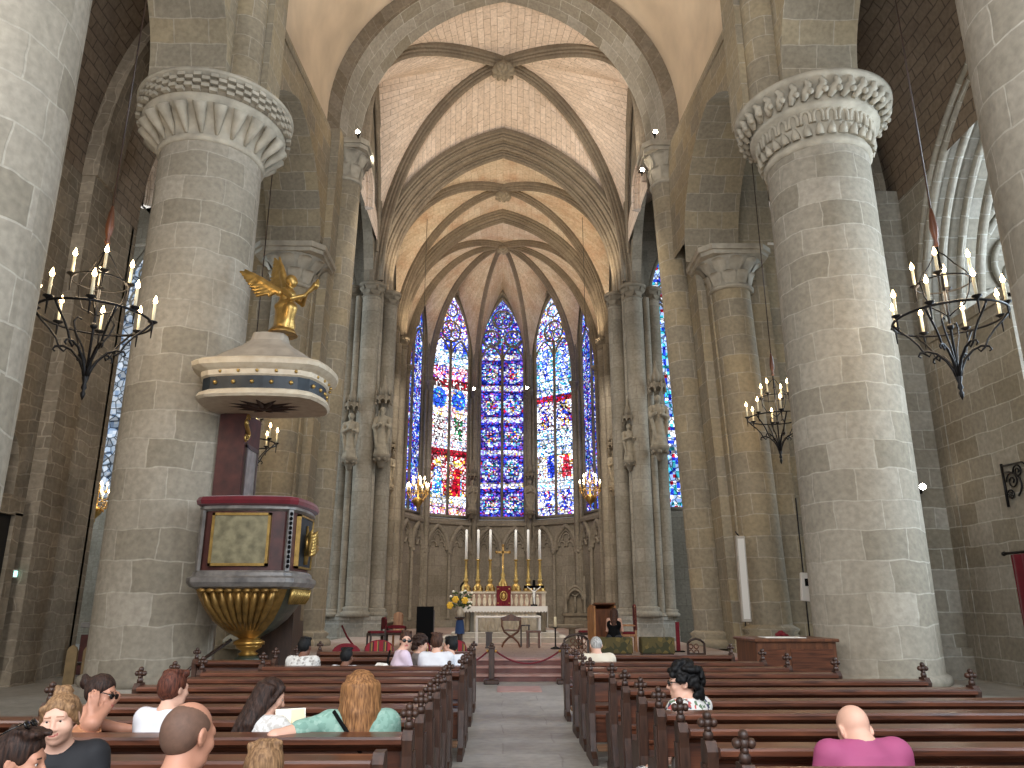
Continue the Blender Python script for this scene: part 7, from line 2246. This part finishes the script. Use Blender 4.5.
LAP = {'L': (-0.08, 0.30, 0.63), 'R': (0.08, 0.30, 0.63)}
def person(px, py, Y, rz, label, skin, hair=None, hmat=None, shirt=None, sleeve='short', pants='denim', drop=0.0, brow=None, lean=0.08, roll=0.0, twist=0.0, hyaw=0.0, hpitch=0.0, hroll=0.0,
           fem=False, child=False, arms=None, poles=None, hands=None, vox=0.012, base=0.0, seat=0.47, size=None, shades=None, straps=False, lash=True):
    c = at(px, py, Y)
    # lengths drawn for a sitting adult whose head centre is 1.215 m above the floor
    s = size or max(0.6, min(1.12, (c[2] - base) / 1.215))
    up = Matrix.Rotation(-lean, 4, 'X') @ Matrix.Rotation(roll, 4, 'Y')
    P = Vector((0, 0, 0.57))
    def tor(p): return P + up @ Vector(p)
    Tw = Matrix.Rotation(twist, 4, 'Z')
    def sh(p): return P + up @ (Tw @ Vector(p))
    sw = 0.165 if fem else 0.185
    Nk = tor((0, -0.01, 0.50))
    Hb = tor((0, 0.0, 0.552 - drop))
    Hm = Matrix.Translation(Hb + (up.to_3x3() @ Vector((0, 0.035, 0.085)))) @ up @ Matrix.Rotation(twist + hyaw, 4, 'Z') @ Matrix.Rotation(hpitch, 4, 'X') @ Matrix.Rotation(hroll, 4, 'Y')
    if child: Hm = Hm @ Matrix.Scale(1.0, 4)
    hc = Hm @ Vector((0, 0, 0))
    S = {'L': sh((-sw, 0, 0.455)), 'R': sh((sw, 0, 0.455))}
    # root placed so that the head is where it should be
    R2 = Matrix.Rotation(rz, 3, 'Z')
    off = R2 @ Vector((hc.x * s, hc.y * s, 0))
    root = thing('person', label, 'person', (c[0] - off.x, Y - off.y, base + (c[2] - base) - hc.z * s), rz)
    root.scale = (s, s, s)
    arms = arms or {}; poles = poles or {}; hands = hands or {}
    A = {}
    for k, sg in (('L', -1), ('R', 1)):
        tgt = arms.get(k, LAP[k]); pole = poles.get(k, (sg * 0.7, -0.5, -0.6))
        E, Wp = ik(S[k], tgt, 0.29, 0.255, pole)
        A[k] = (S[k], E, Wp)
    body = Field()
    def torso(f, g):
        f.cap((-0.085, 0.0, 0.565), (0.085, 0.0, 0.565), 0.115 + g, k=0.05)
        f.cap(tor((0, 0, 0.02)), tor((0, 0, 0.2)), (0.115 if fem else 0.13) + g, (0.112 if fem else 0.135) + g, k=0.06)
        f.cap(tor((-0.03, 0, 0.12)), tor((0.03, 0, 0.12)), (0.11 if fem else 0.125) + g, k=0.05)
        f.cap(sh((-0.075, 0.005, 0.32)), sh((0.075, 0.005, 0.32)), (0.105 if fem else 0.12) + g, k=0.06)
        if fem:
            for q in (-1, 1): f.ell(sh((q * 0.075, 0.1, 0.29)), 0.062 + g, k=0.05)
        f.cap(sh((-sw + 0.035, -0.005, 0.45)), sh((sw - 0.035, -0.005, 0.45)), 0.058 + g, k=0.06)
        f.cap(tor((0, -0.015, 0.44)), tor((0, -0.012, 0.49)), 0.085 + g * 0.5, 0.058, k=0.05)
    def legs(f, g):
        f.cap((-0.085, -0.02, 0.565), (0.085, -0.02, 0.565), 0.112 + g, k=0.05)
        for q in (-1, 1):
            f.cap((q * 0.085, 0.02, 0.55), (q * 0.11, 0.37, 0.54), 0.084 + g, 0.06 + g, k=0.04)
            f.cap((q * 0.11, 0.37, 0.54), (q * 0.11, 0.24, 0.09), 0.056 + g, 0.04 + g, k=0.03)
    torso(body, 0.0); legs(body, 0.0)
    for q in (-1, 1): body.cap((q * 0.11, 0.24, 0.07), (q * 0.115, 0.39, 0.035), 0.042, 0.034, k=0.03)
    body.cap(Nk, Hm @ Vector((0, -0.02, -0.05)), 0.056 if not fem else 0.048, 0.05 if not fem else 0.045, k=0.03)
    for k in 'LR':
        a, e, wv = A[k]
        body.cap(a, e, 0.05 if not fem else 0.044, 0.041 if not fem else 0.036, k=0.03); body.cap(e, wv, 0.04 if not fem else 0.035, 0.027, k=0.02)
        d, n, cl = hands.get(k, ((0.2 if k == 'L' else -0.2, 0.8, -0.4), (0, -0.2, -1), 0.5))
        hand_ops(body, wv, d, n, 1 if k == 'L' else -1, cl)
    body.join(head_field(fem, child).moved(Hm))
    Hi = np.array(Hm.inverted())
    def midx(Q):
        q = Q @ Hi[:3, :3].T + Hi[:3, 3]
        o = np.zeros(len(q), int)
        ax_ = np.abs(q[:, 0])
        near = (np.abs(q[:, 2]) < 0.12) & (q[:, 1] < 0.125)
        if child: o[near & (ax_ < 0.027) & (q[:, 1] > 0.06) & (np.abs(q[:, 2] + 0.058 - 13 * ax_ ** 2) < 0.0045)] = 1
        else: o[near & (ax_ < 0.022) & (q[:, 1] > 0.078) & (q[:, 2] > -0.068 + ax_ * 0.35) & (q[:, 2] < -0.05 + ax_ * 0.2)] = 1
        o[near & (ax_ > 0.012) & (ax_ < 0.046) & (q[:, 1] > 0.055) & (q[:, 2] > 0.0255) & (q[:, 2] < 0.032)] = 2
        return o
    bo = field_obj('body', body, [skin, M['lip'] if skin is not M['skindark'] else mk('lip_dark', (96, 54, 48)), brow or M['brow']], root, vox, midx=midx)
    for q in (-1, 1):
        m = MB(); m.ball((q * 0.031, 0.0735, 0.0075), 0.0122, 8); m.ball((q * 0.031, 0.0822, 0.0075), (0.0068, 0.0045, 0.0068), 6, mi=1)
        m.v = [tuple(Hm @ Vector(p)) for p in m.v]
        m.build('eye', [M['eye'], M['iris']], root, world=False)
    if shirt is not None:
        f = Field(); torso(f, 0.016)
        for k in 'LR':
            a, e, wv = A[k]; a, e, wv = Vector(a), Vector(e), Vector(wv)
            if sleeve == 'short': f.cap(a, a.lerp(e, 0.55), 0.066 if not fem else 0.058, 0.06 if not fem else 0.053, k=0.03)
            elif sleeve == 'long': f.cap(a, e, 0.063, 0.054, k=0.03); f.cap(e, e.lerp(wv, 0.88), 0.054, 0.042, k=0.025)
            elif sleeve == 'cap': f.cap(a, a.lerp(e, 0.2), 0.062, 0.058, k=0.03)
        # neckline
        if sleeve in ('none', 'straps'):
            f.cap(sh((-0.3, 0.0, 0.49)), sh((0.3, 0.0, 0.49)), 0.095, k=0.01, sub=True)
            f.ell(sh((0, -0.12, 0.42)), (0.12, 0.09, 0.12), k=0.02, sub=True)
        else:
            f.cap(tor((0, 0.01, 0.50)), tor((0, 0.01, 0.62)), 0.066, 0.075, k=0.012, sub=True)
        if sleeve == 'straps':
            for q in (-1, 1): f.cap(sh((q * 0.1, -0.1, 0.36)), sh((q * 0.11, 0.0, 0.52)), 0.014, k=0.01)
        nz = (lambda X_, Y_, Z_: 0.004 * np.sin(23 * Z_ + 17 * X_) * np.sin(19 * X_ + 11 * Y_))
        field_obj('shirt', f, shirt, root, vox * 1.05, noise=nz)
        if sleeve not in ('none', 'straps'):
            pass
    pm = pants if not isinstance(pants, str) else mk(pants, {'denim': (60, 70, 92), 'khaki': (150, 132, 104), 'dark': (34, 34, 38), 'whitepants': (222, 218, 210)}[pants])
    f = Field(); legs(f, 0.015); field_obj('trousers', f, pm, root, max(vox * 1.3, 0.014))
    for q in (-1, 1):
        f = Field(); f.cap((q * 0.11, 0.23, 0.06), (q * 0.115, 0.40, 0.045), 0.052, 0.044, k=0.02); f.box((q * 0.113, 0.32, 0.015), (0.04, 0.12, 0.008), 0.01, k=0.01)
        field_obj('shoe', f, M['black'] if pants != 'whitepants' else M['white'], root, 0.016)
    if hair:
        nz = (lambda X_, Y_, Z_: 0.003 * np.sin(90 * X_ + 25 * Z_) * np.sin(80 * Y_ + 20 * Z_))
        field_obj('hair', hair_field(hair, int(px)).moved(Hm), hmat, root, min(vox, 0.011), noise=nz if hair != 'crop' else None)
    if shades:
        m = MB(); z0, tilt = (0.008, 0.0)
        mt = Hm if shades == 'on' else Hm @ Matrix.Translation((0, -0.085, 0.088)) @ Matrix.Rotation(RAD(38), 4, 'X')
        for q in (-1, 1):
            m.ball((q * 0.034, 0.1, 0.004), (0.028, 0.008, 0.021), 8)
            m.tube([(q * 0.06, 0.098, 0.012), (q * 0.082, 0.06, 0.014), (q * 0.084, -0.02, 0.01)], 0.0035, 5)
        m.tube([(-0.012, 0.104, 0.01), (0.012, 0.104, 0.01)], 0.004, 5)
        m.v = [tuple(mt @ Vector(p)) for p in m.v]
        m.build('sunglasses', shades_mat, root, world=False)
    root['_hm'] = [v for r_ in Hm for v in r_]
    return root, A, Hm, s
shades_mat = M['lens']

H_brown = hairmat('hair_brown', (42, 26, 20), (84, 54, 38)); H_dark = hairmat('hair_dark', (26, 16, 13), (62, 42, 33)); H_black = hairmat('hair_black', (6, 6, 7), (20, 18, 18))
H_blond = hairmat('hair_copper_blond', (92, 60, 36), (160, 114, 72)); H_child = hairmat('hair_light_brown', (98, 72, 50), (152, 118, 84)); H_grey = hairmat('hair_grey', (120, 118, 114), (188, 184, 178))
H_stub = plain('stubble', (98, 72, 58), 0.7, var=0.15, scale=40); H_red = hairmat('hair_chestnut', (58, 30, 22), (104, 58, 42))
white_t = mk('white_cotton', (206, 206, 210)); teal = patterned('teal_knit', [(0, (126, 160, 146)), (0.5, (112, 148, 134)), (0.8, (140, 170, 156))], 60)
floral = patterned('floral_print', [(0, (206, 202, 196)), (0.6, (206, 202, 196)), (0.72, (60, 62, 84)), (0.82, (180, 90, 84)), (0.9, (90, 110, 84))], 42)
wprint = patterned('white_grey_print', [(0, (204, 202, 196)), (0.55, (192, 188, 182)), (0.8, (150, 146, 140))], 34)
pink = mk('pink_cotton', (152, 68, 106), var=0.06, scale=6); blackt = mk('black_cotton', (20, 21, 26)); lilac = mk('lilac_cotton', (206, 186, 200)); greyt = mk('grey_cotton', (120, 112, 110)); cream = striped('cream_polo', [(0, (204, 192, 172)), (0.62, (204, 192, 172)), (0.63, (216, 180, 138)), (0.86, (216, 180, 138)), (0.87, (204, 192, 172))], 0.42, axis=2)
rust = mk('rust_strap_top', (168, 112, 76)); lace = patterned('white_lace', [(0, (208, 206, 202)), (0.7, (188, 184, 178))], 50)

# front left: father and girl, shaved man, small child
person(20, 762, 3.25, RAD(-75), 'person in profile with sunglasses pushed up on dark hair, next to the girl', M['skintan'], 'short', H_dark, mk('olive_cotton', (70, 74, 66)), shades='up', hyaw=RAD(-8), hpitch=RAD(-6), vox=0.007)
g, A, Hm, s = person(60, 719, 3.66, RAD(196), 'smiling girl in a black t-shirt with a messy top bun, facing the viewer', M['skin'], 'topbun', H_child, blackt, child=True, hyaw=RAD(-6), hpitch=RAD(-2), vox=0.006, size=0.86, hroll=RAD(4), brow=mk('fair_brow', (150, 108, 82)))
m = MB()
for k, (a, b) in enumerate(((-0.07, 0.0), (-0.045, 0.02), (-0.02, 0.0), (0.005, 0.018), (0.03, 0.002), (0.055, 0.016))): m.obox((a, 0.145, 0.845 + b * 0.4), (0.018, 0.004, 0.05), roty(0.5 * (-1) ** k))
m.build('shirt_print', M['white'], g, world=False)
person(189, 737, 3.4, RAD(-14), 'person with a shaved balding head in black shirt, back to the viewer', M['skintan'], 'crop', H_stub, blackt, hyaw=RAD(-14), hpitch=RAD(-6), vox=0.007, size=1.08)
person(265, 772, 3.5, RAD(0), 'small child showing only light brown hair below the nearest left pew', M['skin'], 'short', H_child, white_t, child=True, vox=0.009, size=0.9)

# second group, behind the first rails
w3, A3, Hm3, s3 = person(101, 694, 5.36, RAD(-42), 'woman in sunglasses and strap top resting her head on her hand', M['skintan'], 'bun', H_dark, rust, 'straps', fem=True, lean=0.2, twist=RAD(-8), hyaw=RAD(-42), hpitch=RAD(-4), shades='on',
    arms={'R': (0.13, 0.06, 1.075), 'L': (0.0, 0.64, 0.90)}, poles={'R': (0.15, 1.0, -0.8), 'L': (-0.6, 0.0, -0.7)}, hands={'R': ((-0.15, 0.1, 0.95), (-0.9, 0.1, 0.1), 0.3), 'L': ((0.3, 0.9, -0.1), (0, 0, -1), 0.35)}, vox=0.008)
person(174, 690, 5.4, RAD(-14), 'person in plain white t-shirt with chestnut hair, beside the woman in sunglasses', M['skin'], 'short', H_red, white_t, hyaw=RAD(-18), vox=0.009)
w6, A6, Hm6, s6 = person(271, 697, 5.42, RAD(-30), 'woman with long dark wavy hair in a white lace top reading a small book', M['skin'], 'wavy', H_dark, lace, 'cap', fem=True, lean=0.12, hyaw=RAD(-38), hpitch=RAD(-16), vox=0.008,
    arms={'R': (0.16, 0.36, 0.90), 'L': (-0.02, 0.36, 0.90)}, poles={'R': (0.8, -0.4, -0.5), 'L': (-0.8, -0.3, -0.6)}, hands={'R': ((-0.25, 0.8, 0.45), (-0.8, 0, 0.3), 0.6), 'L': ((0.3, 0.8, 0.4), (0.8, 0, 0.3), 0.6)})
q = at(291, 722, 5.34)
bk = thing('book', 'small cream book held open by the long haired woman in white lace', 'book', q, RAD(25))
for sx in (-1, 1):
    m = MB(); m.obox((sx * 0.045, 0, 0.0), (0.09, 0.012, 0.15), rotz(sx * RAD(14)) @ rotx(RAD(-20))); m.build('page_block', M['candle'], bk, world=False)
m = MB(); m.obox((0, 0.012, 0.0), (0.19, 0.005, 0.16), rotx(RAD(-20))); m.build('cover', M['flowerw'], bk, world=False)
w7, A7, Hm7, s7 = person(360, 695, 5.25, RAD(8), 'woman with long copper blond hair in a teal top, arm on the pew', M['skin'], 'long', H_blond, teal, 'short', fem=True, hyaw=RAD(8), lean=0.0, vox=0.008, size=1.16, drop=0.05,
    arms={'L': (-0.42, 0.10, 0.90)}, poles={'L': (-0.6, -1.0, 0.1)}, hands={'L': ((0.2, 0.9, -0.2), (0, 0, -1), 0.4)})
m = MB(); m.tube([(-0.13, -0.07, 1.09), (-0.04, -0.135, 0.98), (0.06, -0.152, 0.84), (0.15, -0.13, 0.72)], 0.012, 6, flat=0.5); m.build('bag_strap', M['black'], w7, world=False)

# middle left
person(305, 647, 10.75, RAD(-8), 'person with cropped black hair in a white printed shirt below the pulpit', M['skindark'], 'short', H_black, wprint, vox=0.012, hyaw=RAD(-10))
person(347, 657, 10.7, RAD(-20), 'small dark haired child in white before the plain red chair back', M['skindark'], 'short', H_black, white_t, child=True, vox=0.013, size=0.88)
p11, A11, H11, s11 = person(406, 641, 10.9, RAD(-60), 'person in a lilac t-shirt and sunglasses looking back towards the viewer', M['skin'], 'short', H_brown, lilac, hyaw=RAD(-95), vox=0.01, shades='on', twist=RAD(-12))
m = MB(); m.tube([(-0.1, -0.1, 1.08), (0.0, -0.17, 0.95), (0.1, -0.17, 0.8), (0.15, -0.12, 0.7)], 0.014, 6); m.build('bag_strap', M['black'], p11, world=False)
m = MB(); m.obox((-0.02, -0.24, 0.78), (0.28, 0.12, 0.3), rotz(0.1), bev=0.04); m.build('shoulder_bag', M['linen'], p11, world=False)
person(421, 645, 11.45, RAD(-78), 'person with dark curly hair in a grey top beside the lilac shirt', M['skin'], 'curly', H_dark, greyt, fem=True, vox=0.012, hpitch=RAD(-5))
person(437, 643, 10.95, RAD(-4), 'person in white shirt with short brown hair before the black screen', M['skin'], 'short', H_brown, white_t, vox=0.011)
person(450, 646, 11.1, RAD(14), 'person in white shirt with smooth black hair, face turned left', M['skin'], 'short', H_black, white_t, hyaw=RAD(58), vox=0.011, size=0.93)

# right side
person(596, 646, 11.55, RAD(4), 'grey haired person in a cream polo shirt with a tan band', M['skin'], 'crop', H_grey, cream, lean=0.16, hpitch=RAD(-18), vox=0.011, size=1.06, drop=0.02)
person(614, 613, 20.6, RAD(-18), 'woman with very long brown hair and a black backless top sitting on the brocade bench', M['skin'], 'long', H_brown, M['black'], 'straps', fem=True, hyaw=RAD(10), vox=0.012, base=FZ + 0.15, pants='dark', size=0.95)
w17, A17, H17, s17 = person(683, 684, 6.38, RAD(42), 'woman with short curly black hair and glasses in a floral dress, looking left', M['skin'], 'curly', H_black, floral, 'cap', fem=True, hyaw=RAD(40), lean=0.05, hpitch=RAD(3), vox=0.008, pants=floral, shades='on', size=1.1, drop=0.03)
person(855, 732, 4.3, RAD(8), 'bald person in a bright pink polo shirt bowing forward', M['skin'], None, None, pink, 'short', lean=0.16, hpitch=RAD(-30), vox=0.0075, size=1.04, drop=0.085)
# ------------------------------------------------------------------ camera, light, view
cd = bpy.data.cameras.new('camera'); cam = link('camera', cd)
cd.sensor_width = 36.0; cd.lens = 36.0 * FPX / 1024.0
cam.location = CAM; cam.rotation_euler = (pi / 2 + PITCH, 0, -YAW)
SC.camera = cam

def lamp(name, kind, loc, energy, color=(1, 1, 1), target=None, size=0.3, size_y=None, angle=None, blend=0.6):
    d = bpy.data.lights.new(name, kind); d.energy = energy; d.color = color
    if kind == 'AREA':
        d.shape = 'RECTANGLE'; d.size = size; d.size_y = size_y or size
    elif kind == 'SPOT':
        d.spot_size = angle or RAD(80); d.spot_blend = blend; d.shadow_soft_size = size
    else: d.shadow_soft_size = size
    o = link(name, d); o.location = loc
    if target is not None:
        o.rotation_euler = (Vector(target) - Vector(loc)).to_track_quat('-Z', 'Y').to_euler()
    return o
WARM = (1.0, 0.80, 0.56); NEUT = (1.0, 0.9, 0.78); COOL = (0.72, 0.86, 1.0)
# daylight entering by the great west window behind the viewer
lamp('west_daylight', 'AREA', (0, -3.5, 9), 2600, (0.95, 0.97, 1.0), (0, 20, 5), 10, 12)
# projectors on the capitals, thrown up at the vaults; added altar and aisle fill follow
for s in (-1, 1):
    lamp('projector_light', 'SPOT', (s * 5.0, 25.9, 18.0), 900, NEUT, (-s * 1.0, 28.5, 24), 0.15, angle=RAD(130))
    lamp('projector_light', 'SPOT', (s * 5.0, 32.4, 15.6), 750, WARM, (-s * 1.5, 35.0, 22), 0.15, angle=RAD(130))
    lamp('projector_light', 'SPOT', (s * 5.0, 38.3, 15.0), 700, WARM, (-s * 1.0, 41.0, 22), 0.15, angle=RAD(130))
    lamp('projector_light', 'SPOT', (s * 1.7, 45.3, 14.7), 420, NEUT, (0, 42.0, 22), 0.1, angle=RAD(120))
    lamp('projector_light', 'SPOT', (s * 5.3, 23.2, 17.9), 620, NEUT, (-s * 2, 16, 25), 0.2, angle=RAD(130))
    lamp('choir_light', 'SPOT', (s * 4.6, 33.6, 15.0), 2300, NEUT, (-s * 0.5, 46, 3), 0.2, angle=RAD(75))
    lamp('altar_fill_light', 'SPOT', (s * 4.3, 25.2, 18.0), 2200, NEUT, (0, 28.8, 1.2), 0.2, angle=RAD(34))  # extra spots added to brighten the altar
    lamp('choir_light', 'SPOT', (s * 4.0, 25.0, 18.4), 2600, NEUT, (s * 2.0, 32, 4), 0.2, angle=RAD(80))
    lamp('transept_daylight', 'AREA', (s * 20.6, 29, 11), 3000, COOL, (s * 8, 33, 9), 6, 12)
    lamp('aisle_window_light', 'AREA', (s * 9.6, 0.5, 8), 900 if s < 0 else 800, (1.0, 0.95, 0.9) if s < 0 else COOL, (s * 10.5, 17, 6), 2.2, 8)  # unseen fill panel added in each aisle to brighten wall and column
lamp('chapel_daylight', 'AREA', (RX + 6.6, 13.0, 8), 2600, COOL, (RX, 15.0, 7), 5, 8)

for i, p in enumerate(CH):
    lamp('chandelier_light', 'POINT', (p[0], p[1], p[2] + 0.55), 150 if i < 2 else 80, (1.0, 0.78, 0.52), None, 0.5)
for i, p in enumerate(GC):
    lamp('chandelier_light', 'POINT', (p[0], p[1], p[2] + 0.35), 60, (1.0, 0.82, 0.58), None, 0.4)

w = bpy.data.worlds.new('world'); SC.world = w; w.use_nodes = True
w.node_tree.nodes['Background'].inputs[0].default_value = (0.80, 0.88, 1.0, 1)
w.node_tree.nodes['Background'].inputs[1].default_value = 0.5

vs = SC.view_settings
vs.view_transform = 'Standard'; vs.look = 'None'; vs.exposure = 0.0; vs.gamma = 1.0; vs.use_curve_mapping = False
SC.cycles.use_denoising = True
SC.cycles.max_bounces = 8; SC.cycles.diffuse_bounces = 5; SC.cycles.glossy_bounces = 3
SC.cycles.sample_clamp_indirect = 6.0
bpy.context.view_layer.update()
